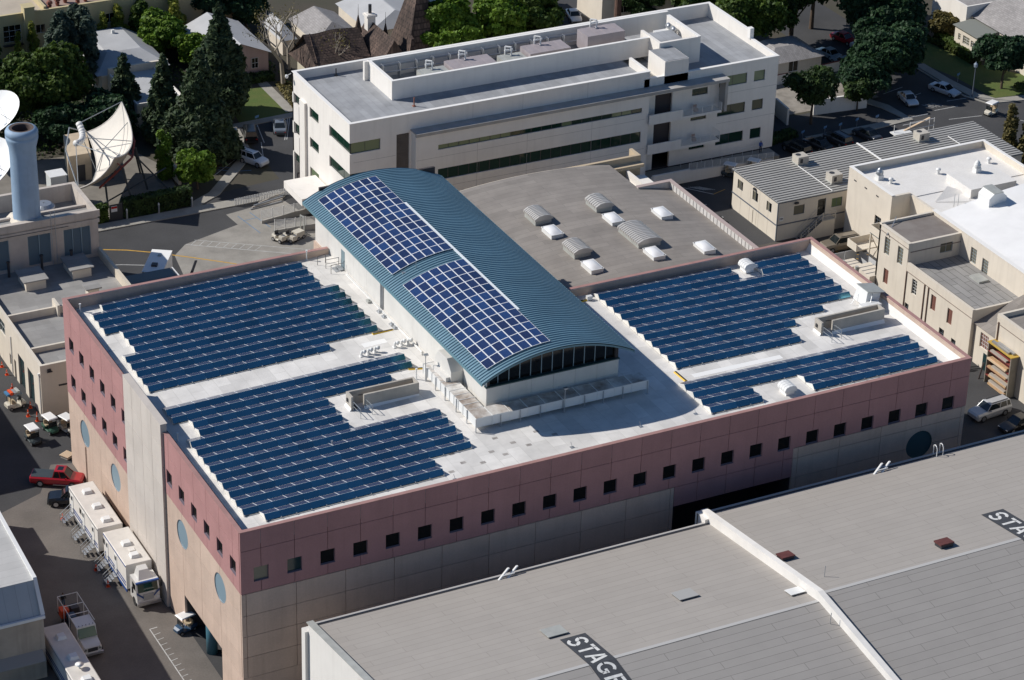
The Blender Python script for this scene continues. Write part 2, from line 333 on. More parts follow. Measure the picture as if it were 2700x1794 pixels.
# --- front facade panels
g = 0.024
WC = [2.02+3.29*k for k in range(24)]; HW = 0.73; ZS, ZT = 14.45, 15.97
def rect(x0, z0, x1, z1): return [(x0+g,z0+g),(x1-g,z0+g),(x1-g,z1-g),(x0+g,z1-g)]
edges = [0]+WC+[80]
for i, (a, b) in enumerate(zip(edges[:-1], edges[1:])):
    mainb.part('panel', MB().ext(rect(a,17.92,b,H-0.05), 0, 0.22, 'y'), pink)
    zb = 14.4 if a >= 59 else 13.3
    nl, nr = i > 0, i < 24
    poly = [(a+g, zb+g)]
    def rightside(): 
        return ([(b-g,zb+g),(b-g,ZS),(b-HW,ZS),(b-HW,ZT),(b-g,ZT)] if nr else [(b-g,zb+g)])+[(b-g,17.92-g),(a+g,17.92-g)]
    if a < 59.1 < b:
        poly += [(59.1,zb+g),(59.1,14.4+g)]; zb = 14.4
    poly += rightside()
    if nl: poly += [(a+g,ZT),(a+HW,ZT),(a+HW,ZS),(a+g,ZS)]
    mainb.part('panel', MB().ext(poly, 0, 0.22, 'y'), pink)
for a, b in zip(edges[:-1], edges[1:]):
    a2, b2 = max(a,45.48), min(b,59.1)
    if b2-a2 > 0.05: mainb.part('panel', MB().ext(rect(a2,11.05,b2,13.3), 0, 0.22, 'y'), pink)
def beige_cells(u0, u1, joints, rows, skip=None):
    us = [u0]+[j for j in joints if u0+0.02 < j < u1-0.02]+[u1]
    for a, b in zip(us[:-1], us[1:]):
        for z0, z1 in rows:
            if skip and skip(a, b, z0, z1): continue
            yield a, b, z0, z1
def cut(a, b, z0, z1, circ):
    """outline of a panel with the part of a round opening on one of its side joints taken away"""
    a += g; b -= g; z0 += g; z1 -= g
    for cu, cz, r in circ:
        if z1 < cz-r or z0 > cz+r or b < cu-r or a > cu+r: continue
        zs = sorted(set([z0, z1]+[min(max(cz+r*math.sin(t),z0),z1) for t in [-math.pi/2+math.pi*k/16 for k in range(17)]]))
        hw = lambda z: math.sqrt(max(0, r*r-(z-cz)**2))
        if cu >= (a+b)/2: return [(a,z0)]+[(min(b, cu-hw(z)) if hw(z) > 0 else b, z) for z in zs]+[(a,z1)]
        return [(b,z1)]+[(max(a, cu+hw(z)) if hw(z) > 0 else a, z) for z in zs[::-1]]+[(b,z0)]
    return [(a,z0),(b,z0),(b,z1),(a,z1)]
JX = [0.5+4.95*k for k in range(17)]
FC = [(74.6,11.05,1.6)]; JX[15] = 74.6; JX[14] = 69.65; JX[13] = 64.65; JX[12] = 59.7; JX[16] = 79.5
for a, b, z0, z1 in beige_cells(0.02, 45.48, JX, [(10.87,13.27),(8.57,10.87),(6.25,8.57),(3.95,6.25)]):
    mainb.part('panel', MB().ext(rect(a,z0,b,z1), 0.02, 0.24, 'y'), beige)
for a, b, z0, z1 in beige_cells(59.1, 79.98, JX, [(13.15,14.37),(10.87,13.15),(8.57,10.87)]):
    mainb.part('panel', MB().ext(cut(a,b,z0,z1,FC), 0.02, 0.24, 'y'), beige)
bw = MB(); bw.box(0.02,0.02,0,45.48,0.24,3.94); bw.box(59.1,0.02,0,79.98,0.24,8.56)
mainb.part('wall_base', bw, beige)
# --- windows, front
fr = MB(); d = 0.21
fr.box(-HW,0.16,ZS-ZS,-HW+0.05,d,ZT-ZS); fr.box(HW-0.05,0.16,0,HW,d,ZT-ZS); fr.box(-HW+0.05,0.16,0,HW-0.05,d,0.06); fr.box(-HW+0.05,0.16,ZT-ZS-0.05,HW-0.05,d,ZT-ZS)
fr.add([(-HW,-0.01,0.0),(HW,-0.01,0.0),(HW,0.16,0.05),(-HW,0.16,0.05)], [(0,1,2,3)]); fr.box(-HW,-0.012,-0.02,HW,0.16,0.012)
frame_me = fr.mesh('window', revealm)
pane_me = {}
for nm, gm in (('k',glass_k),('b',glass_k2),('t',glass_t)): pane_me[nm] = MB().box(-HW+0.05,0.185,0.06,HW-0.05,0.205,ZT-ZS-0.05).mesh('pane', gm)
for k, c in enumerate(WC):
    w = mainb.inst('window', frame_me, (c,0,ZS))
    ob('pane', pane_me['b' if k == 0 else 't' if k == 1 else 'k'], w)
# --- left facade
WY1 = [47.46-3.255*k for k in range(6)]; WY2 = [18.36-3.3*k for k in range(6)]; ZL, ZLT = 14.72, 16.25; ZL2, ZL2T = 10.3, 11.8
def left_panels(js, y0, y1, rows):
    ys = [y0]+sorted(js)+[y1]
    for a, b in zip(ys[:-1], ys[1:]):
        for z0, z1, wz in rows:
            pol = [(a+g,z0+g)]
            nl, nr = a != y0, b != y1
            if wz and nr: pol += [(b-g,z0+g),(b-g,wz[0]),(b-HW,wz[0]),(b-HW,wz[1]),(b-g,wz[1]),(b-g,z1-g)]
            else: pol += [(b-g,z0+g),(b-g,z1-g)]
            pol += [(a+g,z1-g)]
            if wz and nl: pol += [(a+g,wz[1]),(a+HW,wz[1]),(a+HW,wz[0]),(a+g,wz[0])]
            mainb.part('panel', MB().ext(pol, 0.0, 0.22, 'x'), pink)
left_panels(WY1, 30.2, 49.7, [(17.92,H-0.05,None),(13.3,17.92,(ZL,ZLT)),(8.93,13.3,(ZL2,ZL2T))])
left_panels(WY2, 0.24, 19.55, [(17.92,H-0.05,None),(13.3,17.92,(ZL,ZLT))])
fl = MB(); fl.box(0.16,-HW,0,0.21,-HW+0.05,1.5); fl.box(0.16,HW-0.05,0,0.21,HW,1.5); fl.box(0.16,-HW+0.05,0,0.21,HW-0.05,0.06); fl.box(0.16,-HW+0.05,1.45,0.21,HW-0.05,1.5); fl.box(-0.012,-HW,-0.03,0.16,HW,0.012)
fl_me = fl.mesh('window', revealm); pl_me = MB().box(0.185,-HW+0.05,0.06,0.205,HW-0.05,1.45).mesh('pane', glass_k)
for y, z in [(y, ZL+0.01) for y in WY1+WY2]+[(y, ZL2) for y in WY1]:
    w = mainb.inst('window', fl_me, (0,y,z)); ob('pane', pl_me, w)
JY = [5.39,10.4,15.28,20.1,25.1,30.0,34.9,39.6,44.5]
LC = [(44.5,6.45,1.5),(34.9,6.4,1.5),(15.28,10.95,1.5),(5.39,10.85,1.5)]
skipo = lambda a, b, z0, z1: a > 5.2 and b < 15.4 and z1 < 4.05
for a, b, z0, z1 in beige_cells(0.26, 19.55, JY, [(10.87,13.27),(8.57,10.87),(6.25,8.57),(3.98,6.25),(0,3.98)], skipo):
    mainb.part('panel', MB().ext(cut(a,b,z0,z1,LC), 0.02, 0.24, 'x'), beige)
for a, b, z0, z1 in beige_cells(30.2, 49.68, JY, [(6.9,8.9),(4.6,6.9),(2.3,4.6),(0,2.3)]):
    if 30.2 < b and z1 < 2.4 and 28 < a and b < 39.7: 
        mainb.part('panel', MB().ext(rect(a,2.05,b,2.3), 0.02, 0.24, 'x'), beige)
        mainb.part('shutter_door', MB().ext(rect(a,0,b,2.05), 0.2, 0.26, 'x'), joint); continue
    mainb.part('panel', MB().ext(cut(a,b,z0,z1,LC), 0.02, 0.24, 'x'), beige)
for a, b in ((19.55,22.3),(22.3,25.1),(25.1,27.8),(27.8,30.2)):
    for z0, z1 in ((0,2.3),(2.3,4.6),(4.6,6.9),(6.9,9.2),(9.2,11.5),(11.5,13.8),(13.8,16.1),(16.1,18.4),(18.4,20.9)):
        mainb.part('panel', MB().ext(rect(a,z0,b,z1), -0.28, 0.02, 'x'), greypan)
gb = MB(); gb.box(0.02,19.57,0,0.36,30.18,20.88); gb.box(-0.3,19.5,20.9,0.42,30.25,20.95)
mainb.part('grey_parapet', gb, greypan)
# --- round louvres
def louvre(name_axis, c, r, m, n):
    mb = MB()
    for k in range(n):
        t = -r+2*r*(k+0.5)/n; h = math.sqrt(max(0.01, r*r-t*t))
        if name_axis == 'x':   # on the left wall, slats upright
            mb.add([(0.10,c[1]+t-r/n*0.8,c[2]-h),(0.10,c[1]+t-r/n*0.8,c[2]+h),(0.085,c[1]+t+r/n*0.8,c[2]+h),(0.085,c[1]+t+r/n*0.8,c[2]-h)], [(0,1,2,3)])
        else: mb.add([(c[0]-h,0.06,c[2]+t),(c[0]+h,0.06,c[2]+t),(c[0]+h,0.19,c[2]+t+r/n*1.6),(c[0]-h,0.19,c[2]+t+r/n*1.6)], [(0,1,2,3)])
    lo = mainb.part('round_louvre', mb, m)
    ring = MB(); K = 40
    for k in range(K):
        t0, t1 = 2*math.pi*k/K, 2*math.pi*(k+1)/K
        q = []
        for rr, dd in ((r,0.03),(r,0.2),(r-0.06,0.03),(r-0.06,0.2)):
            for t in (t0, t1): q.append((dd, c[1]+rr*math.cos(t), c[2]+rr*math.sin(t)) if name_axis == 'x' else (c[0]+rr*math.cos(t), dd, c[2]+rr*math.sin(t)))
        ring.add(q, [(0,1,3,2),(4,5,7,6),(0,1,5,4)])
    mainb.part('louvre_ring', ring, louv_t if name_axis == 'y' else metal_g, lo)
for cy, cz, r in LC: louvre('x', (0,cy,cz), r, louv_b, 26)
louvre('y', (74.6,0,11.05), 1.6, louv_t, 22)
# carport column, cladding and floor under the overhang
mainb.part('column', MB().cyl((0.95,10.6,0),(0.95,10.6,4.0),0.55,n=20), mat('column_blue', (0.05,0.15,0.2), 0.5), smooth=True)
cw = MB(); cw.box(7.9,5.3,0,8,15.3,4.0); cw.box(0.7,5.3,0,7.9,5.36,4.0)
mainb.part('carport_wall', cw, mat('carport_white', (0.55,0.54,0.5), 0.8))
mainb.part('downpipe', MB().cyl((-0.06,44.45,0),(-0.06,44.45,4.9),0.05), beige)

# ------------------------------------------------------------------ solar arrays on the flat roof
def cellmat(name, c, lines, nx, ny):
    return brickmat(name, c, lines, nx, ny, 0.012, 0.12, 'XY', 0.0, contrast=0.1, use='obj', coat=0.0, spec=0.5)
cell_m = cellmat('solar_cell', (0.05,0.063,0.12), (0.10,0.12,0.19), 0.16, 0.16)
frame_m = mat('panel_frame', (0.82,0.84,0.86), 0.4)
defl_m = mat('deflector_steel', (0.20,0.50,0.62), 0.2, metal=1.0, objvar=0.12, var=0.2, vs=0.2)
capw = mat('array_end_cap', (0.8,0.78,0.72), 0.6)
def panel_mesh(m):
    mb = MB(); y0, z0, y1, z1 = 0.50, 0.44, 1.57, 0.05
    L = math.hypot(y1-y0, z1-z0); uy, uz = (y1-y0)/L, (z1-z0)/L; ny, nz = -uz, uy
    P = lambda x, t, h: (x, y0+uy*t+ny*h, z0+uz*t+nz*h)
    mb.hexa([P(0.0,0,-0.04),P(m,0,-0.04),P(m,L,-0.04),P(0.0,L,-0.04)], [P(0.0,0,0),P(m,0,0),P(m,L,0),P(0.0,L,0)], 0)
    f = 0.035
    mb.add([P(f,f,0.004),P(m-f,f,0.004),P(m-f,L-f,0.004),P(f,L-f,0.004)], [(0,1,2,3)], 1)
    return mb.mesh('solar_panel', [frame_m, cell_m])
def defl_mesh(m):
    mb = MB(); a, b = 0.006, m-0.006
    mb.hexa([(a,0.0,0.02),(b,0.0,0.02),(b,0.03,0.02),(a,0.03,0.02)], [(a,0.42,0.46),(b,0.42,0.46),(b,0.46,0.45),(a,0.46,0.45)])
    return mb.mesh('wind_deflector', defl_m)
def solar_block(label, rows, m, slope, zat):
    """rows: (y, x0, modules); one row is a frame with its panels and deflectors"""
    y0 = min(r[0] for r in rows); x0 = min(r[1] for r in rows)
    t = Thing('solar_array', label, 'solar array', (x0, y0, zat(x0)-0.1))
    pm, dm = panel_mesh(m), defl_mesh(m)
    for y, x, n in rows:
        fr = MB(); Lr = n*m
        for k in range(n+1):
            xx = min(max(k*m, 0.05), Lr-0.05); fr.box(xx-0.04,-0.06,-0.14,xx+0.04,0.08,0.06); fr.box(xx-0.04,1.4,-0.14,xx+0.04,1.5,0.04)
        fr.box(0,1.44,-0.02,Lr,1.48,0.02)
        for xe in (-0.02, Lr): fr.ext([(0.01,0.0),(0.44,0.44),(0.52,0.42),(1.55,0.03),(1.55,-0.1),(0.05,-0.1)], xe, xe+0.02, 'x', 1)
        r = t.inst('panel_row', fr.mesh('panel_row', [metal_g, capw]), (x, y, zat(x)))
        r.rotation_euler = (0, -math.atan(slope), 0)
        for k in range(n):
            ob('solar_panel', pm, r, (k*m,0,0)); ob('wind_deflector', dm, r, (k*m,0,0))
    return t
zl = lambda x: 18.85+0.021*(x-2)
zr_ = lambda x: 19.13-0.0115*(x-51)
m1 = 1.5025; X0 = 2.13
rows = []
for k, (s, n) in enumerate([(1,12),(0,13),(0,16),(0,16),(0,16),(0,16),(0,16),(0,10),(0,10),(0,10),(1,9),(1,14),(0,17),(0,17)]): rows.append((2.62+1.66*k, X0+s*m1, n))
solar_block('near left solar array on the white roof, beside the pink front parapet corner', rows, m1, 0.021, zl)
rows = [(29.35+1.634*k, X0+s*m1, n) for k, (s, n) in enumerate([(0,13)]+[(0,17)]*4+[(1,16)]*3+[(0,16)]*3+[(1,15)])]
solar_block('rear left solar array behind the wide white walkway, along the far pink parapet', rows, m1, 0.021, zl)
m2 = 1.489; rows = []
for k, n in enumerate([10,10,11,14,17,17,17,17,17]): rows.append((11.75+1.64*k, 52.14, n))
for k in (9,10): rows += [(11.75+1.64*k, 52.14, 11), (11.75+1.64*k, 52.14+13*m2, 4)]
solar_block('rear right solar array on the white roof right of the blue barrel roof', rows, m2, -0.0115, zr_)
m3 = 1.499; rows = []
for k in (0,1): rows += [(2.45+1.65*k, 50.72, 4), (2.45+1.65*k, 50.72+8*m3, 10)]
for k in (2,3): rows.append((2.45+1.65*k, 50.72, 18))
solar_block('near right solar array of four rows along the pink front parapet', rows, m3, -0.0115, zr_)
# ------------------------------------------------------------------ barrel-roofed pavilion on the roof
pav = Thing('rooftop_pavilion', 'long white rooftop hall with a ribbed blue barrel roof and dark end glazing', 'pavilion', (30.1,10.9,19.2))
AXC, AR, AZC = 36.93, 17.04, 26.5-17.04
def arc(x): return AZC+math.sqrt(AR*AR-(x-AXC)**2)
blue_roof = mat('roof_blue_metal', (0.165,0.29,0.36), 0.42, metal=0.2, var=0.16, vs=0.25, streak=0.0, fine=0.05)
ax0, ax1, ay0, ay1 = 28.55, 45.3, 8.8, 53.0
NX = 30; axs = [ax0+(ax1-ax0)*i/NX for i in range(NX+1)]
pitch = 0.425; nper = int((ay1-ay0)/pitch); pitch = (ay1-ay0)/nper
vs, fs = [], []
ysamp = []
for k in range(nper): ysamp += [(ay0+pitch*k,0.0),(ay0+pitch*(k+0.40),0.0),(ay0+pitch*(k+0.52),-0.10),(ay0+pitch*(k+0.88),-0.10)]
ysamp.append((ay1,0.0))
for y, dz in ysamp:
    for x in axs: vs.append((x, y, arc(x)+dz))
w = NX+1
for j in range(len(ysamp)-1):
    for i in range(NX): fs.append((j*w+i, j*w+i+1, (j+1)*w+i+1, (j+1)*w+i))
rb = MB().add(vs, fs)
rf = pav.part('roof', rb, blue_roof)
under = MB(); us = []
for y in (ay0+0.04, ay1-0.04):
    for x in axs: us.append((x, y, arc(x)-0.12))
for y in (ay0+0.04, ay1-0.04):
    for x in axs: us.append((x, y, arc(x)-0.32))
for i in range(NX):
    under.add([us[i],us[i+1],us[2*w+i+1],us[2*w+i]], [(0,1,2,3)]); under.add([us[w+i],us[w+i+1],us[3*w+i+1],us[3*w+i]], [(0,1,2,3)]); under.add([us[2*w+i],us[2*w+i+1],us[3*w+i+1],us[3*w+i]], [(0,1,2,3)])
for x in (ax0, ax1):
    s = 1 if x == ax1 else -1
    under.box(x-0.02, ay0, arc(x)-0.34, x+0.03, ay1, arc(x)-0.02)
pav.part('fascia', under, mat('fascia_blue', (0.13,0.25,0.3), 0.5))
sf = MB().ext([(axs[0]+0.05,24.0)]+[(x, arc(x)-0.33) for x in axs[1:-1]]+[(axs[-1]-0.05,24.0)], 11.4, 11.5, 'y')
pav.part('gable_wall', sf, joint)
wallm = mat('pavilion_wall', (0.7,0.68,0.64), 0.8, var=0.1, vs=0.5, streak=0.1)
wl_ = MB(); wl_.box(30.16,11.0,18.9,30.5,53.1,24.35); wl_.box(44.4,11.0,18.9,44.75,53.1,24.3); wl_.box(30.5,52.8,18.9,44.4,53.1,25.6); wl_.box(30.5,11.2,18.9,44.4,11.4,22.3)
pav.part('wall_core', wl_, joint)
sy = [10.9,14.2,17.6,21.0,24.4,27.8,31.2,35.0,35.9,39.4,42.8,45.1,46.1,49.6,53.15]
for a, b in zip(sy[:-1], sy[1:]):
    if (a,b) == (35.0,35.9): pav.part('cable_recess', MB().box(30.13,a,19,30.17,b,24.3), mat('recess_grey', (0.2,0.2,0.21), 0.7)); continue
    if (a,b) == (45.1,46.1):
        d_ = pav.part('door', MB().box(30.1,a+0.03,19.25,30.16,b-0.03,21.4), mat('door_bluegrey', (0.19,0.26,0.29), 0.5)); pav.part('handle', MB().box(30.04,a+0.12,20.2,30.1,a+0.2,20.32), metal_d, d_)
        pav.part('panel', MB().box(30.1,a+0.01,21.42,30.16,b-0.01,24.34), wallm); continue
    pav.part('panel', MB().box(30.1,a+0.01,19.1,30.16,b-0.01,24.34), wallm)
fx = [30.12+2.44*k for k in range(7)]
for a, b in zip(fx[:-1], fx[1:]):
    for z0, z1 in ((19.1,20.75),(20.75,22.35)): pav.part('panel', MB().box(a+0.012,10.86,z0+0.01,b-0.012,11.2,z1-0.01), wallm)
pav.part('window_sill', MB().box(30.0,10.8,22.35,44.85,11.25,22.47), louv_t)
nw = 12
for k in range(nw):
    a = 30.3+k*14.3/nw; b = a+14.3/nw
    za, zb = arc(a)-0.36, arc(b)-0.36
    wdw = pav.part('window', MB().box(a-0.04,11.22,22.47,a+0.04,11.3,za), louv_b)
    pav.part('pane', MB().ext([(a+0.04,22.47),(b-0.04,22.47),(b-0.04,zb),(a+0.04,za)], 11.27, 11.29, 'y'), glass_k, wdw)
pav.part('conduit', MB().tube([(30.05,35.2,19.3),(30.05,35.2,24.3)],0.06).tube([(30.05,35.45,19.3),(30.05,35.45,24.3)],0.06).tube([(30.05,35.7,19.3),(30.05,35.7,22.6)],0.05), metal_g)
# cable tray strip along the crown and small fittings
pav.part('cable_cover', MB().box(36.55,17.2,26.5,36.8,44.0,26.6), mat('tray_white', (0.8,0.85,0.86), 0.4), rf)
pav.part('roof_fitting', MB().box(31.0,38.2,25.4,31.5,38.5,25.65).cyl((31.9,31.0,25.6),(31.9,31.0,26.4),0.04).box(30.5,31.2,25.1,30.9,31.5,25.35), metal_g, rf)
# panels on the barrel roof
cell2 = brickmat('solar_cell_poly', (0.018,0.05,0.16), (0.05,0.10,0.22), 0.062, 1.6, 0.006, 0.16, 'YX', 0.0, contrast=0.22, use='obj', spec=0.5)
def make_objvar(m):
    nt = m.node_tree; b = nt.nodes['Principled BSDF']; src = b.inputs['Base Color'].links[0].from_socket
    oi = nt.nodes.new('ShaderNodeObjectInfo'); rp = nt.nodes.new('ShaderNodeValToRGB'); rp.color_ramp.elements[0].color = (0.55,0.6,0.62,1); rp.color_ramp.elements[1].color = (1.1,1.12,1.15,1)
    e = rp.color_ramp.elements.new(0.12); e.color = (0.95,0.62,0.6,1)
    nt.links.new(oi.outputs['Random'], rp.inputs[0]); mx = nt.nodes.new('ShaderNodeMix'); mx.data_type = 'RGBA'; mx.blend_type = 'MULTIPLY'; mx.inputs[0].default_value = 1
    nt.links.new(src, mx.inputs[6]); nt.links.new(rp.outputs[0], mx.inputs[7]); nt.links.new(mx.outputs[2], b.inputs['Base Color'])
make_objvar(cell2)
th0 = math.asin((29.68-AXC)/AR); th1 = math.asin((36.48-AXC)/AR)
pw = (th1-th0)*AR/7; ph = 1.487
pm2 = MB(); pm2.box(-pw/2+0.008,0.008,0.0,pw/2-0.008,ph-0.008,0.045,0); pm2.add([(-pw/2+0.05,0.05,0.049),(pw/2-0.05,0.05,0.049),(pw/2-0.05,ph-0.05,0.049),(-pw/2+0.05,ph-0.05,0.049)], [(0,1,2,3)], 1)
pm2_me = pm2.mesh('solar_panel', [frame_m, cell2])
for yb, lab in ((31.9,'rear grid of blue solar panels curving over the blue barrel roof'),(10.0,'front grid of blue solar panels curving over the blue barrel roof')):
    t = Thing('solar_array', lab, 'solar array', (33, yb, 25.8))
    rl = MB()
    for c in range(7):
        th = th0+(th1-th0)*(c+0.5)/7; x = AXC+AR*math.sin(th); z = AZC+AR*math.cos(th)
        rl.box(x-0.05,yb,z-0.02,x+0.05,yb+13*ph,z+0.08)
    t.part('mounting_rail', rl, metal_g)
    for c in range(7):
        th = th0+(th1-th0)*(c+0.5)/7; x = AXC+(AR+0.12)*math.sin(th); z = AZC+(AR+0.12)*math.cos(th)
        for r in range(13):
            o = t.inst('solar_panel', pm2_me, (x, yb+r*ph, z)); o.rotation_euler = (0, th, 0)

# ------------------------------------------------------------------ things on the roof
stain = mat('duct_white_stained', (0.74,0.72,0.68), 0.6, var=0.85, vs=0.55, c2=(0.20,0.13,0.085))
duct = Thing('ventilation_duct', 'white L-shaped roof duct with rust stained top beside the pavilion', 'duct', (27.8,8.5,19.2))
def seg(a, b, k): 
    s_ = duct.part('duct_section', MB().box(*a, *b), metal_w); duct.part('stained_top', MB().box(a[0]+0.03,a[1]+0.03,b[2],b[0]-0.03,b[1]-0.03,b[2]+0.012), stain, s_)
n = 10
for k in range(n):
    y0 = 20.5-k*1.01; seg((27.85,y0-1.0,19.72),(29.55,y0,20.72), k)
    duct.part('seam_flange', MB().box(27.8,y0-0.03,19.68,29.6,y0+0.03,20.77), metal_w)
seg((27.85,8.5,19.72),(29.55,10.38,20.72),0)
for k in range(9):
    x0 = 29.6+k*1.93; seg((x0,8.5,19.72),(x0+1.92,10.3,20.66 if k else 20.72), k)
    duct.part('seam_flange', MB().box(x0-0.03,8.46,19.68,x0+0.03,10.34,20.74), metal_w)
for y in (19.6,17.5,15.3,12.8,10.4,8.4):
    duct.part('support_leg', MB().box(27.75,y-0.05,19.15,27.83,y+0.05,20.72).box(27.6,y-0.1,19.15,27.95,y+0.1,19.2), metal_g)
for x in (30.5,32.6,34.8,37.3,39.7,41.8,44.0,46.8):
    duct.part('support_leg', MB().box(x-0.04,8.38,19.12,x+0.04,8.46,20.6).box(x-0.15,8.3,19.12,x+0.15,8.6,19.17), metal_g)
duct.part('riser', MB().ext([(16.0,19.5),(19.9,19.5),(19.9,21.6),(18.9,22.9),(17.0,22.9),(16.0,21.8)], 28.75, 30.05, 'x').box(28.3,16.2,20.7,28.8,19.6,21.2), wallm)
duct.part('light_mast', MB().cyl((27.65,19.55,19.2),(27.65,19.55,22.2),0.045).box(27.5,19.4,22.2,27.9,19.7,22.35), metal_g)
duct.part('light_mast', MB().cyl((37.35,8.2,19.2),(37.35,8.2,22.0),0.045).box(37.2,8.05,22.0,37.6,8.35,22.15), metal_g)
conc_w = mat('stair_concrete', (0.5,0.46,0.4), 0.85, var=0.2, vs=0.6, streak=0.2)
def stairbox(x0, y0, x1, y1, zb, zt, label):
    t = Thing('stairwell_parapet', label, 'stairwell', (x0,y0,zb))
    w_ = 0.22; mb = MB()
    mb.box(x0,y1-w_,zb,x1,y1,zt); mb.box(x1-w_,y0,zb,x1,y1-w_,zt); mb.box(x0+1.35,y0,zb,x1-w_,y0+w_,zt); mb.box(x0,y0+0.05,zb,x0+w_,y1-w_,zt)
    t.part('upstand_wall', mb, conc_w)
    t.part('stair_shaft', MB().box(x0+w_,y0+w_,zb+0.01,x1-w_,y1-w_,zb+0.03), joint)
    sk = MB(); sk.hexa([(x0-0.25,y0,zb-0.1),(x0,y0,zb-0.1),(x0,y1,zb-0.1),(x0-0.25,y1,zb-0.1)], [(x0-0.02,y0,zb+0.3),(x0,y0,zb+0.3),(x0,y1,zb+0.3),(x0-0.02,y1,zb+0.3)])
    sk.hexa([(x0+1.35,y0-0.3,zb-0.1),(x1,y0-0.3,zb-0.1),(x1,y0,zb-0.1),(x0+1.35,y0,zb-0.1)], [(x0+1.35,y0-0.02,zb+0.32),(x1,y0-0.02,zb+0.32),(x1,y0,zb+0.32),(x0+1.35,y0,zb+0.32)])
    t.part('flashing', sk, roofw2)
    rl = MB(); pts = [(x0+0.2,y0-0.05),(x0+0.25,y0-1.7),(x0+1.6,y0-1.4),(x0+1.5,y0-0.05)]
    for a in pts: rl.cyl((*a,zb-0.1),(*a,zb+1.05),0.03)
    for z in (0.55,1.05):
        rl.cyl((*pts[0],zb+z),(*pts[1],zb+z),0.028); rl.cyl((*pts[2],zb+z),(*pts[3],zb+z),0.028)
    t.part('guard_rail', rl, rail_g); t.part('handrail', MB().tube([(x0+1.2,y1-w_-0.05,zb+1.0),(x0+1.9,y1-w_-0.05,zb+0.95),(x0+2.6,y1-w_-0.05,zb+0.55)],0.03), metal_d)
    t.part('junction_box', MB().box(x0-0.12,y1-0.6,zb+0.7,x0,y1-0.35,zb+1.05), metal_d)
    return t
stairbox(18.65,17.4,25.95,18.75,19.05,20.6,'concrete stairwell upstand with rails in the near left array gap')
stairbox(69.75,12.25,77.6,13.6,18.72,20.25,'concrete stairwell upstand with rails beside the right parapet')
gn = local_thing('gooseneck_vent', 'small white gooseneck vent in the left trio on the white walkway', 'vent', (24.0,27.0,19.18), 0, 'left gooseneck vents')
gn.part('base', MB().box(-0.2,-0.2,0,0.2,0.2,0.1), roofw2)
gn.part('neck', MB().cyl((0,0,0.1),(0,0,0.45),0.13,n=10).cyl((0,0,0.42),(0.1,-0.12,0.62),0.14,0.17,10).cyl((0.1,-0.12,0.62),(0.34,-0.16,0.5),0.17,0.24,10), metal_w, smooth=True)
gn.part('outlet', MB().cyl((0.335,-0.16,0.5),(0.37,-0.165,0.48),0.2,n=10), metal_d)
for x, y in ((24.8,27.1),(25.6,27.2)): clone(gn, (x,y,19.2), 0)
for x, y in ((27.8,27.2),(28.6,27.3),(29.3,27.2)): clone(gn, (x,y,19.27), 0, 'small white gooseneck vent in the trio against the pavilion wall', 'right gooseneck vents')
yel = mat('ramp_yellow', (0.72,0.45,0.03), 0.6); rub = mat('ramp_rubber', (0.04,0.035,0.03), 0.8)
for x, y, rz, L_, lab in ((26.9,30.5,0.0,2.3,'yellow cable ramp at the rear left array corner'),(27.1,22.3,-0.35,1.6,'yellow cable ramp by the duct corner, near the two-row array end'),(52.0,9.3,1.6,2.1,'yellow cable ramp between the two right arrays'),(49.9,28.5,0.1,1.5,'yellow cable ramp beside the rear eave of the barrel roof')):
    t = local_thing('cable_ramp', lab, 'cable ramp', (x,y,deck_z(x)), rz)
    t.part('ramp', MB().ext([(0,0),(0.42,0),(0.32,0.12),(0.1,0.12)], 0, L_, 'x'), yel); t.part('lid', MB().box(0.03,0.12,0.118,L_-0.03,0.3,0.135), rub)
def vent_mush(x, y, z, lab):
    t = local_thing('roof_ventilator', lab, 'ventilator', (x,y,z), 0)
    t.part('curb', MB().box(-0.5,-0.6,0,0.5,0.6,0.5), roofw2)
    for k in range(4):
        yy = -0.72+k*0.38
        prof = [(-0.7,0.48),(-0.72,0.7),(-0.55,1.0),(-0.2,1.12),(0.2,1.12),(0.55,1.0),(0.72,0.7),(0.7,0.48)]
        t.part('hood_rib', MB().ext(prof, yy, yy+0.34, 'y'), metal_w)
    t.part('hood', MB().ext([(-0.62,0.5),(-0.64,0.7),(-0.5,0.95),(-0.2,1.06),(0.2,1.06),(0.5,0.95),(0.64,0.7),(0.62,0.5)], -0.7, 0.8, 'y'), metal_d)
    return t
v = vent_mush(70.4,28.2,18.85,'white ribbed ventilator hood by the rear parapet'); v.part('motor', MB().cyl((0.7,-0.3,0.45),(1.15,-0.3,0.45),0.2,n=12), metal_w, smooth=True)
vent_mush(60.0,3.3,18.85,'white ribbed ventilator hood in the gap near the front parapet')
for x, y, h, lab in ((1.5,48.5,0.9,'short white vent pipe in the rear left roof corner'),(27.3,49.0,1.15,'white vent pipe by the rear parapet near the steps'),(27.0,20.3,1.2,'white vent pipe behind the near stairwell'),(14.2,11.9,0.75,'thin white pipe standing among the near left rows'),(1.4,19.5,0.9,'thin grey rod at the left roof edge')):
    single('vent_pipe', MB().cyl((0,0,-0.1),(0,0,h),0.07,n=8).cyl((0,0,h-0.06),(0,0,h+0.06),0.12,n=8).box(-0.15,-0.15,-0.1,0.15,0.15,0.04), metal_w if h > 0.8 else metal_g, lab, 'pipe', (x,y,deck_z(x)), local=True)
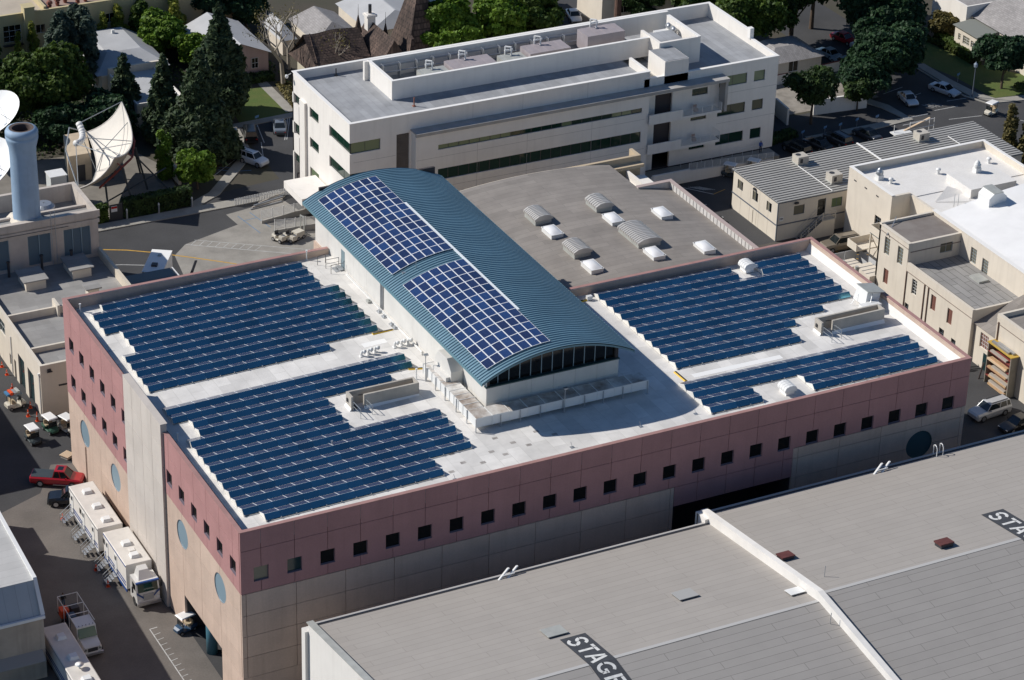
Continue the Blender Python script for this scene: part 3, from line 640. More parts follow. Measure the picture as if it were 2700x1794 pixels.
# small equipment boxes and the white machine by the right parapet
t = Thing('roof_unit', 'white boxy fan unit leaning over the right parapet', 'fan unit', (76.6,14.6,18.7))
t.part('housing', MB().box(76.3,14.3,18.7,78.6,15.2,19.7), metal_w); t.part('cowl', MB().hexa([(77.2,15.3,19.1),(78.9,15.3,19.1),(78.9,17.6,19.1),(77.2,17.6,19.1)], [(77.6,15.6,20.7),(79.3,15.6,20.3),(79.3,17.4,20.3),(77.6,17.4,20.7)]), metal_w)
t.part('lid', MB().hexa([(77.5,15.3,20.72),(79.7,15.3,20.32),(79.7,17.6,20.32),(77.5,17.6,20.72)], [(77.5,15.3,20.78),(79.7,15.3,20.38),(79.7,17.6,20.38),(77.5,17.6,20.78)]), hvac_g); t.part('stay', MB().cyl((76.5,16.9,18.8),(78.0,16.9,20.6),0.03).cyl((77.0,14.4,18.8),(78.2,15.5,20.6),0.03), metal_g)
t = Thing('access_steps', 'metal rails and steps outside the pavilion door', 'steps', (28.3,44.6,19.2))
for a in ((28.4,46.3),(28.4,44.9),(29.9,46.3),(29.9,44.9),(28.9,47.6),(27.9,47.4)): t.part('post', MB().cyl((*a,19.2),(*a,20.3),0.03), metal_d)
t.part('rail', MB().cyl((28.4,46.3,20.3),(29.9,46.3,20.3),0.03).cyl((28.4,44.9,20.3),(29.9,44.9,20.3),0.03).cyl((28.4,46.3,19.8),(29.9,46.3,19.8),0.025).cyl((27.9,47.4,20.3),(28.9,47.6,20.3),0.03).cyl((28.9,47.6,20.3),(28.4,46.3,20.3),0.03), metal_d)
for k in range(2): t.part('tread', MB().box(29.0+0.45*k,45.0,19.28+0.12*k,29.5+0.45*k,46.2,19.32+0.12*k), metal_g)
single('junction_box', MB().box(50.9,28.6,19.05,51.5,29.0,19.5), metal_w, 'white junction box by the rear eave ramp', 'box', (50.9,28.6,19.05))
for i, (x, y) in enumerate(((29.4,37.3),(29.5,34.8),(29.5,33.6),(29.5,31.7),(29.5,30.9))):
    single('pipe_support', MB().box(x-0.2,y-0.3,19.25,x+0.2,y+0.3,19.4+0.12*(i == 0)).box(x-0.06,y-0.12,19.4,x+0.06,y+0.12,19.62), metal_g if i else hvac_g, 'small metal block carrying the conduit along the pavilion wall', 'pipe block', (x,y,19.25), 'conduit blocks along the pavilion wall')
single('conduit_run', MB().tube([(29.7,44,19.42),(29.7,36,19.42),(29.75,25,19.42),(29.5,24.5,19.42)],0.05).tube([(29.85,44,19.42),(29.85,25,19.42)],0.04), metal_w, 'white conduit lying along the foot of the pavilion wall', 'conduit', (29.7,36,19.42))
# lifeline anchors near the front edge
for i, (x, y) in enumerate(((22.3,1.6),(7.2,1.0),(35.0,2.1),(43.0,2.9),(49.3,3.1),(1.2,10.5),(1.1,27.3),(1.5,39.3))):
    single('roof_anchor', MB().box(x-0.2,y-0.2,deck_z(x),x+0.2,y+0.2,deck_z(x)+0.02).cyl((x,y,deck_z(x)),(x-0.1,y+0.15,deck_z(x)+0.55),0.025), metal_g, 'small metal anchor post on the white roof membrane', 'roof anchor', (x,y,deck_z(x)), 'roof anchors')
pt = MB()
pz = lambda x: deck_z(x)+0.006
for x0, y0, x1, y1 in ((53.0,9.6,63.5,10.35),(25.0,28.5,27.6,29.4)): pt.add([(x0,y0,pz(x0)),(x1,y0,pz(x1)),(x1,y1,pz(x1)),(x0,y1,pz(x0))], [(0,1,2,3)])
mainb.part('membrane_patch', pt, roofw2)
drn = mat('drain_dirt', (0.42,0.39,0.36), 0.8, var=0.4, vs=2.0)
dr = MB()
for x, y in ((24.3,4.0),(27.6,4.6),(30.2,5.2),(33.2,6.2),(26.0,3.2),(28.6,3.6),(31.4,4.2),(34.6,5.0),(24.0,5.9),(29.0,6.7),(22.6,3.0)): dr.add([(x-0.28,y-0.2,pz(x)),(x+0.28,y-0.2,pz(x)),(x+0.28,y+0.2,pz(x)),(x-0.28,y+0.2,pz(x))], [(0,1,2,3)])
mainb.part('membrane_patch', dr, drn)

# ------------------------------------------------------------------ low building with the grey barrel roof and skylights
low = Thing('low_hall', 'low hall with a gently curved grey felt roof and rows of skylights', 'building', (62,50,0))
def lz(x): return 13.6-((x-65.2)/16)**2*1.6
felt = brickmat('roof_felt_grey', (0.29,0.262,0.235), (0.2,0.182,0.165), 6.5, 0.92, 0.03, 0.9, 'XY', 0.37, contrast=0.16)
lr = MB(); lx = [45.4+35.3*i/24 for i in range(25)]
for a, b in zip(lx[:-1], lx[1:]):
    y1 = 69.8 if b <= 76.4 else 62.2
    lr.add([(a,30.45,lz(a)),(b,30.45,lz(b)),(b,y1,lz(b)),(a,y1,lz(a))], [(0,1,2,3)])
low.part('roof', lr, felt)
lw = MB(); lw.box(45.4,30.5,0,80.6,62.0,11.5); lw.box(45.4,62.0,0,76.3,69.9,11.5); lw.ext([(45.4,11.5)]+[(x,lz(x)-0.02) for x in lx if x < 76.3]+[(76.3,11.5)], 69.6, 69.9, 'y')
low.part('wall', lw, creamw)
pr = MB(); pr.box(80.6,30.6,0,80.95,62.6,13.0); pr.box(76.2,62.2,11.6,80.6,62.6,13.0)
pan_w = mat('parapet_white_ribbed', (0.62,0.6,0.57), 0.75, var=0.12, vs=0.6)
low.part('parapet', pr, pan_w)
for k in range(40): low.part('rib', MB().box(80.54,30.9+0.8*k,12.0,80.6,30.96+0.8*k,12.9), pan_w)
low.part('coping', MB().box(80.5,30.6,13.0,81.05,62.7,13.06).box(76.1,62.1,13.0,80.5,62.7,13.06), mat('coping_rose', (0.45,0.36,0.33), 0.7))
bw = MB(); bw.box(66.3,69.95,0,80.9,70.35,13.2); bw.box(80.5,70.35,0,80.9,72.2,13.2); bw.box(76.2,69.0,12.0,80.9,69.95,12.4); bw.ext([(55.5,12.2),(66.3,13.1),(66.3,13.3),(55.5,12.5)], 70.0, 70.4, 'y'); bw.box(55.5,70.0,0,66.3,70.4,12.2); bw.box(78.6,62.7,0,80.9,69.0,10.5)
low.part('end_wall', bw, mat('wall_tan', (0.55,0.44,0.3), 0.85, var=0.1, streak=0.15))
low.part('rear_ledge', MB().box(75.6,62.7,10.6,80.9,69.0,11.0).box(78.3,62.7,11.0,78.6,68.9,12.0), whitep)
dome_m = mat('skylight_dome', (0.8,0.8,0.8), 0.3, spec=0.6)
sky_l = mat('skylight_ribbed', (0.5,0.48,0.45), 0.35, metal=0.2)
def dome(x0, y0, x1, y1):
    zc = lz((x0+x1)/2); z0 = zc-0.15
    k = low.part('skylight', MB().box(x0,y0,z0,x1,y1,zc+0.42).box(x0-0.06,y0-0.06,zc+0.42,x1+0.06,y1+0.06,zc+0.5), metal_w)
    cx, cy = (x0+x1)/2, (y0+y1)/2; a, b = (x1-x0)/2-0.02, (y1-y0)/2-0.02
    vs, fs = [], []; n = 8
    for i in range(n+1):
        for j in range(n+1):
            u, v = -1+2*i/n, -1+2*j/n; vs.append((cx+a*u, cy+b*v, zc+0.5+0.32*(1-abs(u)**2.4)*(1-abs(v)**2.4)))
    for i in range(n):
        for j in range(n): fs.append((i*(n+1)+j,(i+1)*(n+1)+j,(i+1)*(n+1)+j+1,i*(n+1)+j+1))
    low.part('dome', MB().add(vs, fs), dome_m, k, smooth=True)
def ribsky(x0, y0, x1, y1, n):
    zc = lz((x0+x1)/2); z0 = zc-0.15
    k = low.part('skylight', MB().box(x0+0.15,y0+0.15,z0,x1-0.15,y1-0.15,zc+0.55), hvac_g)
    hw_ = (x1-x0)/2; cx = (x0+x1)/2
    for i in range(n):
        a = y0+(y1-y0)*i/n; b = y0+(y1-y0)*(i+0.72)/n
        low.part('hood_rib', MB().ext([(cx-hw_,zc+0.55),(cx-hw_,zc+0.8),(cx-hw_*0.55,zc+1.12),(cx,zc+1.22),(cx+hw_*0.55,zc+1.12),(cx+hw_,zc+0.8),(cx+hw_,zc+0.55)], a, b, 'y'), sky_l, k)
    low.part('hood', MB().ext([(cx-hw_+0.06,zc+0.56),(cx-hw_+0.06,zc+0.75),(cx-hw_*0.53,zc+1.04),(cx,zc+1.13),(cx+hw_*0.53,zc+1.04),(cx+hw_-0.06,zc+0.75),(cx+hw_-0.06,zc+0.56)], y0+0.05, y1-0.05, 'y'), rail_g, k)
for x0, y0 in ((59.6,53.1),(67.6,53.1),(74.25,53.1),(59.6,43.4),(67.6,43.3),(74.25,43.2)): dome(x0, y0, x0+1.55, y0+2.5)
ribsky(59.4,56.9,61.8,60.0,9); ribsky(67.5,56.9,69.9,59.9,7); ribsky(59.5,47.4,61.9,50.5,9); ribsky(67.4,46.6,70.6,51.7,13)
# ------------------------------------------------------------------ walls with openings
def wall(mb, axis, c, th, u0, u1, z0, z1, ops=(), m=0):
    """a wall sheet with rectangular openings; axis 'y' lies in a plane y = c, 'x' in x = c; th is the signed thickness"""
    us = sorted(set([u0,u1]+[min(max(v,u0),u1) for o in ops for v in (o[0],o[2])])); zs = sorted(set([z0,z1]+[min(max(v,z0),z1) for o in ops for v in (o[1],o[3])]))
    for z_a, z_b in zip(zs[:-1], zs[1:]):
        run = None
        for a, b in zip(us[:-1], us[1:]):
            cu, cz = (a+b)/2, (z_a+z_b)/2
            hole = any(o[0] < cu < o[2] and o[1] < cz < o[3] for o in ops)
            if not hole: run = (a if run is None else run[0], b)
            if (hole or b == us[-1]) and run:
                if axis == 'y': mb.box(run[0],c,z_a,run[1],c+th,z_b,m)
                else: mb.box(c,run[0],z_a,c+th,run[1],z_b,m)
                run = None
    return mb
def window(t, axis, c, dpt, u0, z0, u1, z1, nv, gm, fm, nh=1, parent=None, fw=0.05, name='window'):
    """frame with mullions in an opening, and its panes; dpt is the signed depth behind the wall face"""
    mb = MB(); s = 1 if dpt > 0 else -1; e = c+dpt; f = e+0.05*s
    def B(a, za, b, zb): 
        mb.box(a,e,za,b,f,zb) if axis == 'y' else mb.box(e,a,za,f,b,zb)
    B(u0,z0,u0+fw,z1); B(u1-fw,z0,u1,z1); B(u0+fw,z0,u1-fw,z0+fw); B(u0+fw,z1-fw,u1-fw,z1)
    W_ = (u1-u0)/nv; Hh = (z1-z0)/nh
    for k in range(1, nv): B(u0+W_*k-fw/2,z0+fw,u0+W_*k+fw/2,z1-fw)
    for k in range(1, nh): B(u0+fw,z0+Hh*k-fw/2,u1-fw,z0+Hh*k+fw/2)
    w = t.part(name, mb, fm, parent)
    gms = gm if isinstance(gm, (list, tuple)) else [gm]
    if parent is None:
        for k in range(nv):
            q = MB(); a, b = u0+W_*k+0.02, u0+W_*(k+1)-0.02
            q.box(a,e+0.02*s,z0+0.02,b,e+0.035*s,z1-0.02) if axis == 'y' else q.box(e+0.02*s,a,z0+0.02,e+0.035*s,b,z1-0.02)
            t.part('pane', q, gms[k % len(gms)], w)
    return w

# ------------------------------------------------------------------ white office building
off = Thing('office_building', 'four storey white office building with ribbon windows, balconies and a rooftop screen', 'building', (81,97,0))
FY, LX, BY = 87.9, 49.5, 86.4
lv = (12.92, 8.72, 4.52)
ops = [(LX,z-1.5,53.7,z) for z in lv]+[(55.9,3.0,57.7,13.0)]
mb = MB(); wall(mb,'y',FY,0.35,LX+0.35,58.0,0,15.5,ops); wall(mb,'y',FY,0.35,58.0,92.2,12.9,15.5)
lops = [(FY,z-1.5,94.3,z) for z in lv]+[(97.7,z-1.45,100.6,z-0.05) for z in lv]+[(103.2,0,106.3,z-0.15) for z in lv[:1]]
wall(mb,'x',LX,0.35,FY,103.2,0,15.5,lops); mb.box(LX,103.2,12.75,LX+0.35,106.3,15.5)
for z in (10.0,5.7): mb.box(LX,104.2,z-1.3,LX+0.35,106.3,z+1.3)
mb.box(LX-0.35,101.5,0,LX+1.0,103.2,12.95)
mb.box(LX,105.95,0,112.0,106.3,15.5); mb.box(111.65,95.2,0,112.0,105.95,15.5); mb.box(111.65,88.25,1.3,112.0,95.2,14.5)
mb.box(91.9,88.25,13.4,92.2,93.0,15.5)
# bay with the ribbon windows
bops = [(61.0,10.62,90.4,11.3),(61.0,6.42,90.4,7.95)]
wall(mb,'y',BY,0.35,57.9,91.4,1.5,13.25,bops); mb.box(57.9,BY+0.35,0,58.25,FY,13.25); mb.box(91.05,BY+0.35,1.5,91.4,FY,13.25)
# right block
rops = [(102.9,z-1.5,107.2,z) for z in lv]+[(108.3,z-1.5,110.0,z) for z in lv]+[(98.8,z-1.4,101.2,z-0.1) for z in lv[1:]]+[(93.2,9.0,95.8,12.0),(93.2,4.7,95.8,7.9),(93.2,0,95.8,3.6),(98.8,10.9,101.2,11.9)]
wall(mb,'y',FY,0.35,91.4,112.0,1.3,14.5,rops)
owall = off.part('wall', mb, whitep)
off.part('floor_slab', MB().box(LX+0.4,FY+0.45,0,111.6,105.9,1.2).box(LX+0.4,FY+0.45,4.7,111.6,105.9,6.9).box(LX+0.4,FY+0.45,9.0,111.6,105.9,11.0), joint)
oroof = brickmat('roof_felt_office', (0.36,0.37,0.385), (0.27,0.275,0.28), 5.0, 0.95, 0.03, 0.9, 'YX', 0.3, contrast=0.2)
off.part('roof', MB().box(LX+0.35,FY+0.35,14.2,92.0,105.95,14.4).box(92.0,FY+0.35,13.4,111.65,105.95,13.6), oroof)
cpn = MB(); cpn.box(LX-0.06,FY-0.06,15.5,92.26,FY+0.42,15.58); cpn.box(LX-0.06,FY+0.42,15.5,LX+0.42,105.9,15.58); cpn.box(LX-0.06,105.9,15.5,112.06,106.38,15.58); cpn.box(111.6,95.1,15.5,112.06,105.9,15.58); cpn.box(92.3,FY-0.06,14.5,112.06,FY+0.42,14.58); cpn.box(111.6,FY+0.42,14.5,112.06,95.1,14.58); cpn.box(111.5,94.6,14.5,112.08,95.3,16.0); cpn.box(91.85,FY+0.42,15.5,92.26,93.0,15.58)
off.part('coping', cpn, whitec)
ledge_m = mat('ledge_stained', (0.42,0.41,0.4), 0.85, var=0.5, vs=0.8, c2=(0.3,0.27,0.22))
off.part('ledge', MB().box(57.8,BY-0.35,13.25,103.4,FY,13.4).box(57.8,BY-0.3,12.95,103.4,BY,13.25).box(103.0,BY,8.6,103.4,FY,13.25), [ledge_m])
# windows of the office
for i, z in enumerate(lv):
    if i < 2:
        window(off,'y',FY,0.18,LX+0.1,z-1.5,53.7,z,2,[glass_gl,glass_gl] if i == 0 else [glass_g,glass_gl],metal_d)
        window(off,'x',LX,0.18,FY+0.1,z-1.5,94.3,z,3,[glass_g],metal_d); window(off,'x',LX,0.18,97.7,z-1.45,100.6,z-0.05,1,[glass_g],metal_d)
    else: window(off,'x',LX,0.18,97.7,z-1.45,100.6,z-0.05,1,[glass_gl],metal_d)
    window(off,'x',LX,0.3,103.4,z-1.5,106.0,z-0.2,1,[glass_g],metal_d)
    window(off,'y',FY,0.15,102.9,z-1.5,107.2,z,2,[glass_gl,glass_gl] if i == 0 else [glass_g],metal_d); window(off,'y',FY,0.15,108.3,z-1.5,110.0,z,1,[glass_gl] if i == 0 else [glass_g],metal_d)
    if i: window(off,'y',FY,0.15,98.8,z-1.4,101.2,z-0.1,2,[glass_g],metal_d)
window(off,'y',FY,0.15,98.8,10.9,101.2,11.9,2,[glass_g],metal_d)
n = 20
for k in range(n):
    a = 61.0+29.4*k/n; b = a+29.4/n
    window(off,'y',BY,0.15,a,10.62,b,11.3,1,[glass_gl if k in (0,1,2,3,4,5,6,12,17,18) else glass_g],metal_d)
    window(off,'y',BY,0.15,a,6.42,b,7.95,1,[glass_g],metal_d)
br_ = MB()
for a, b in ((63.2,65.0),(66.4,68.3),(70.0,72.4)): br_.add([(a,BY+0.7,7.95),(a+0.4,BY+0.7,7.95),(b+0.4,BY+0.7,6.4),(b,BY+0.7,6.4)], [(0,1,2,3)])
off.part('brace', br_, mat('brace_green', (0.25,0.4,0.3), 0.6))
off.part('recess_panel', MB().box(55.9,FY+0.25,3.0,57.7,FY+0.33,13.0), brickmat('brick_brown', (0.13,0.11,0.1), (0.2,0.18,0.16), 0.45, 0.15, 0.02, 0.9, 'XZ', contrast=0.3))
ji = MB()
for z in (10.2,6.0): ji.box(LX+0.5,FY-0.004,z-0.02,55.8,FY,z+0.02); ji.box(57.8+0.2,BY-0.004,z-0.6,91.0,BY,z-0.56); ji.box(102.9,FY-0.004,z+0.2,112,FY,z+0.24)
for x in (66.5,73.6,83.0): ji.box(x,BY-0.004,1.6,x+0.035,BY,10.6); ji.box(x,FY-0.004,13.42,x+0.03,FY,15.48)
off.part('control_joint', ji, mat('joint_grey', (0.4,0.38,0.35), 0.9))
# balconies
for z in (9.0,4.75):
    bl = off.part('balcony', MB().box(91.4,BY-0.35,z-0.25,102.4,FY,z).box(91.4,BY-0.35,z,96.4,BY-0.2,z+1.15).box(96.4,BY-0.35,z,102.4,BY-0.2,z+0.12), whitep)
    rr = MB()
    for k in range(5): rr.box(96.45+1.48*k,BY-0.32,z+0.12,96.51+1.48*k,BY-0.26,z+1.15)
    for k in range(6): rr.box(96.45,BY-0.31,z+0.28+0.17*k,102.4,BY-0.27,z+0.31+0.17*k)
    for k in range(6): rr.box(102.34,BY-0.27,z+0.28+0.17*k,102.38,FY,z+0.31+0.17*k)
    off.part('guard_rail', rr, rail_w, bl)
    off.part('balcony_chair', MB().box(98.8,BY+0.5,z,99.3,BY+1.0,z+0.45).box(98.8,BY+0.95,z+0.4,99.3,BY+1.0,z+0.9), mat('chair_pinkish', (0.45,0.33,0.28), 0.7), bl)
    off.part('recess', MB().box(93.2,FY+0.4,z,95.8,FY+2.4,z+3.1), joint)
# rooftop screen walls and stair tower
sc = MB(); sc.box(58.5,95.0,14.4,96.0,95.3,17.0); sc.box(58.5,95.3,14.4,58.8,102.5,17.0); sc.box(58.8,102.2,14.4,103.0,102.5,17.0); sc.box(57.9,102.2,14.4,58.5,102.7,17.0)
sc.box(96.0,92.3,13.6,102.3,92.7,17.2); sc.box(101.9,92.7,13.6,102.3,100.7,17.2); sc.box(96.0,92.7,13.6,96.4,97.4,17.2); sc.box(94.4,BY+1.5,13.4,98.0,92.3,16.5); sc.box(96.4,92.7,16.6,100.0,96.4,16.9)
off.part('screen_wall', sc, whitep)
off.part('screen_coping', MB().box(58.44,94.94,17.0,96.0,95.36,17.06).box(58.44,95.36,17.0,58.86,102.5,17.06).box(58.86,102.14,17.0,103.0,102.56,17.06).box(101.86,92.3,17.2,102.36,100.7,17.26), whitec)
off.part('tower_roof', MB().box(96.4,92.7,16.9,100.1,96.5,16.95).box(94.5,BY+1.6,16.5,97.9,92.2,16.55), oroof)
off.part('plant_deck', MB().box(58.8,95.3,14.42,96.0,102.2,14.5).box(92.3,FY+0.5,13.62,94.4,93.2,13.7), mat('plant_deck_grey', (0.5,0.48,0.44), 0.9, var=0.3))
g_ = off.part('stair_glazing', MB().box(92.6,FY+0.6,10,94.2,FY+0.7,14.2), glass_g)
off.part('entry_canopy', MB().box(44.9,92.4,3.2,49.3,98.4,4.2), whitep)
# plant inside the screen
def hvac(x, y, L_, W_, h, m, lab):
    t = Thing('air_handler', lab, 'air handler', (x,y,14.5))
    t.part('casing', MB().box(x,y,14.9,x+L_,y+W_,14.5+h), m); t.part('skid', MB().box(x+0.1,y+0.1,14.5,x+L_-0.1,y+W_-0.1,14.9), metal_d)
    for k in range(int(L_/1.1)): t.part('cover_seam', MB().box(x+0.55+k*1.1-0.03,y,14.5+h,x+0.55+k*1.1+0.03,y+W_,14.5+h+0.03), m)
    t.part('pipe_rack', MB().tube([(x+L_*0.35,y+W_,14.5+h),(x+L_*0.35,y+W_,15.6+h),(x+L_*0.35+0.6,y+W_-0.6,15.6+h),(x+L_*0.35+0.6,y+W_-0.6,14.5+h)],0.11,8).cyl((x+L_*0.35-0.3,y+W_-0.4,15.2+h),(x+L_*0.35+0.9,y+W_-0.4,15.2+h),0.13,n=8), metal_w)
    return t
hvac(63.9,96.6,3.8,2.6,1.6,hvac_g,'grey ribbed air handler at the left end of the roof screen')
hvac(68.0,96.6,6.2,3.0,2.0,hvac_l,'lilac air handler beside the left grey one inside the screen')
hvac(75.6,96.8,3.4,2.6,1.6,hvac_g,'grey air handler with a reddish fitting mid screen')
hvac(79.3,97.0,6.0,3.0,2.1,hvac_l,'lilac air handler in the middle of the roof screen')
hvac(88.0,97.4,5.6,3.0,3.0,hvac_l,'tall lilac air handler by the stair tower')
pr_ = MB()
for k, (y, z) in enumerate(((101.7,16.2),(101.4,16.5),(101.0,15.6))): pr_.cyl((59.5,y,z),(94.5,y,z),0.09,n=6)
for k in range(15): pr_.box(60+2.4*k,100.9,14.5,60.08+2.4*k,101.8,16.6)
single('pipe_rack', pr_, metal_g, 'long grey pipe runs along the rear screen wall', 'pipes', (77,101,14.5))
t = Thing('exhaust_fan', 'round fan units on the stair tower roof', 'fan', (100,97,15))
t.part('fan_box', MB().box(99.2,96.8,13.6,101.6,99.6,15.8), metal_w)
for y in (97.6,98.9): t.part('fan', MB().cyl((101.0,y,16.6),(101.5,y,16.2),0.4,n=14), metal_g, smooth=True)
for x, y, h, lab in ((60.3,92.2,1.2,'red and white pipe on the office roof by the screen corner'),(88.6,88.9,0.9,'short dark rod behind the front parapet of the office'),(55.2,105.2,1.0,'dark rod along the rear parapet of the office')):
    single('vent_pipe', MB().cyl((x,y,14.4),(x,y,14.4+h),0.09,n=8).box(x-0.2,y-0.2,14.4,x+0.2,y+0.2,14.5), mat('pipe_rust', (0.3,0.12,0.08), 0.7) if x < 70 and h > 1.1 else metal_d, lab, 'pipe', (x,y,14.4))
single('security_camera', MB().cyl((49.3,106.2,15.3),(48.8,106.2,15.1),0.05).lathe([(0.02,0.3),(0.2,0.22),(0.24,0.0),(0.15,-0.2)],(48.7,106.2,14.95),10), metal_w, 'white dome camera on the rear left corner of the office', 'camera', (48.8,106.2,15))
# ramp and railing in front of the office
ramp = Thing('access_ramp', 'white access ramp with horizontal rail fence before the office', 'ramp', (100,86,0))
ramp.part('ramp_wall', MB().ext([(91.6,0),(91.6,1.7),(97.2,1.7),(110.5,0.9),(110.5,0)], 84.9, 85.15, 'y').box(91.6,84.6,0.5,97.2,84.9,2.0), whitep)
ramp.part('walkway', MB().box(91.6,85.15,0,111.5,87.8,1.2), concrete)
for k in range(12):
    x = 97.3+1.2*k; z = 1.7-0.06*(x-97.2); ramp.part('post', MB().box(x-0.03,84.98,z-0.1,x+0.03,85.06,z+1.0), rail_w)
rr = MB()
for j in range(7): rr.cyl((97.3,85.0,1.85+0.14*j),(110.5,85.0,1.06+0.14*j),0.022,n=4)
ramp.part('rail', rr, rail_w)
r3_ = MB()
for k in range(9): r3_.cyl((97.3+1.6*k,87.2,1.2),(97.3+1.6*k,87.2,2.2),0.025)
r3_.cyl((97.3,87.2,2.2),(110.1,87.2,2.2),0.025).cyl((97.3,87.2,1.75),(110.1,87.2,1.75),0.02)
ramp.part('rear_rail', r3_, rail_w)

# ------------------------------------------------------------------ sound stages in the foreground
stage_roof = brickmat('stage_felt', (0.365,0.338,0.308), (0.27,0.25,0.228), 9.5, 0.9, 0.03, 0.9, 'XY', 0.37, contrast=0.05)
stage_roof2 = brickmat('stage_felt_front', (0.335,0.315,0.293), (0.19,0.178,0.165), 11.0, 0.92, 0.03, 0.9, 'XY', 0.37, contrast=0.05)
STW = mat('stage_white', (0.74,0.715,0.67), 0.85, var=0.06, vs=0.4, streak=0.1)
sign_dark = mat('sign_band', (0.055,0.06,0.07), 0.85, var=0.3, vs=2.5); sign_w = mat('sign_letter', (0.72,0.72,0.7), 0.8, var=0.25, vs=3.0)
def stage(x0, x1, ry, rz0, ridge_y, ridge_z, fy, lab, tx, ty, left_wall):
    t = Thing('sound_stage', lab, 'building', ((x0+x1)/2, ridge_y, 0))
    s1 = (ridge_z-rz0)/(ry-ridge_y); s2 = (ridge_z-12.6)/(ridge_y-fy)
    def zt(y): return rz0+(ry-y)*s1 if y >= ridge_y else ridge_z-(ridge_y-y)*s2
    xa = x0+(0.45 if left_wall else 0)
    t.part('roof_slope', MB().add([(xa,ry,rz0),(x1,ry,rz0),(x1,ridge_y,ridge_z),(xa,ridge_y,ridge_z)], [(0,1,2,3)]), stage_roof)
    t.part('roof_slope', MB().add([(xa,ridge_y,ridge_z),(x1,ridge_y,ridge_z),(x1,fy,12.6),(xa,fy,12.6)], [(0,1,2,3)]), stage_roof2)
    t.part('ridge_cap', MB().add([(xa,ridge_y+0.5,zt(ridge_y+0.5)+0.012),(x1,ridge_y+0.5,zt(ridge_y+0.5)+0.012),(x1,ridge_y,ridge_z+0.03),(xa,ridge_y,ridge_z+0.03)], [(0,1,2,3)]), mat('ridge_pale', (0.42,0.415,0.405), 0.9))
    w_ = MB(); w_.box(x0,ry+0.05,0,x1,ry+0.5,rz0-0.35); w_.box(x1-0.4,fy,0,x1,ry,rz0-0.5)
    if left_wall:
        w_.ext([(ry+0.1,0),(ry+0.1,rz0+0.2),(ry+0.5,rz0+0.25),(ridge_y,ridge_z+0.6),(fy,13.0),(fy,0)], x0-0.15, x0+0.2, 'x')
        w_.box(x0-0.5,ry+0.1,0,x0+0.3,ry+0.9,rz0-0.45)
    t.part('wall', w_, STW)
    t.part('gutter', MB().box(xa+0.4,ry-0.02,rz0-0.3,x1,ry+0.28,rz0-0.02), metal_d); t.part('eave_trim', MB().box(xa,ry+0.29,rz0-0.25,x1,ry+0.52,rz0+0.06), mat('eave_grey', (0.45,0.43,0.41), 0.8))
    if left_wall: t.part('gable_coping', MB().ext([(ry+0.5,rz0+0.26),(ry+0.5,rz0+0.36),(ridge_y,ridge_z+0.7),(fy,13.1),(fy,13.0),(ridge_y,ridge_z+0.6)], x0-0.2, x0+0.45, 'x'), hvac_g)
    # lettering band: reads away from the ridge side, letter tops towards +x
    def strip_quad(pts2, m, dz, name):
        mb = MB()
        for quad in pts2: mb.add([(tx+v_, ty-u_, zt(ty-u_)+dz) for u_, v_ in quad], [(0,1,2,3)])
        return t.part(name, mb, m)
    cuts = [0.0,3.0, ty-ridge_y, 10.0, 14.0]
    band = t.part('sign_band', (lambda mb: [mb.add([(tx,ty-a,zt(ty-a)+0.03),(tx+2.55,ty-a,zt(ty-a)+0.03),(tx+2.55,ty-b,zt(ty-b)+0.03),(tx,ty-b,zt(ty-b)+0.03)], [(0,1,2,3)]) for a, b in zip(cuts[:-1], cuts[1:])] and mb)(MB()), sign_dark)
    def arcq(cu, cv, r, t0, t1, w_, n=7, su=1.0):
        q = []
        for k in range(n):
            a, b = t0+(t1-t0)*k/n, t0+(t1-t0)*(k+1)/n
            q.append([(cu+su*(r-w_/2)*math.cos(a),cv+(r-w_/2)*math.sin(a)),(cu+su*(r+w_/2)*math.cos(a),cv+(r+w_/2)*math.sin(a)),(cu+su*(r+w_/2)*math.cos(b),cv+(r+w_/2)*math.sin(b)),(cu+su*(r-w_/2)*math.cos(b),cv+(r-w_/2)*math.sin(b))])
        return q
    def bar(u0, v0, u1, v1, w_):
        d_ = Vector((u1-u0, v1-v0)).normalized(); n_ = Vector((-d_.y, d_.x))*w_/2
        return [(u0+n_.x,v0+n_.y),(u1+n_.x,v1+n_.y),(u1-n_.x,v1-n_.y),(u0-n_.x,v0-n_.y)]
    w = 0.3; PI = math.pi
    GL = {'S': arcq(0.62,1.42,0.42,0.25,PI-0.05,w,su=1.05)+arcq(0.62,1.42,0.42,PI+0.1,1.45*PI,w,su=1.05)+arcq(0.62,0.60,0.42,0.5*PI,0.02,w,su=1.05)+arcq(0.62,0.60,0.42,-0.12,-PI+0.3,w,su=1.05),
          'T': [bar(0.0,1.82,0.5,1.82,w),bar(0.56,1.82,1.2,1.82,w),bar(0.6,0.2,0.6,1.6,w)],
          'A': [bar(0.05,0.2,0.5,1.95,w),bar(1.15,0.2,0.66,1.95,w),bar(0.38,0.75,0.86,0.75,0.26)],
          'G': arcq(0.65,1.05,0.72,0.28*PI,0.96*PI,w,su=0.78)+arcq(0.65,1.05,0.72,1.04*PI,1.75*PI,w,su=0.78)+[bar(0.7,0.92,1.2,0.92,0.28),bar(1.07,0.4,1.07,0.92,0.26)],
          'E': [bar(0.2,0.2,0.2,1.95,w),bar(0.4,0.34,1.1,0.34,w),bar(0.4,1.07,0.95,1.07,w),bar(0.4,1.8,1.1,1.8,w)]}
    for i, ch in enumerate('STAGE'):
        u0 = 0.45+i*1.72
        q = [[(u0+a*1.12, 0.18+b) for a, b in quad] for quad in GL[ch]]
        strip_quad(q, sign_w, 0.05, 'letter')
    return t, zt
st1, z1 = stage(4.0,45.6,-6.7,12.85,-25.7,15.6,-50,'nearest sound stage with grey roof, white gable wall and the lettering mid roof',22.1,-20.2,True)
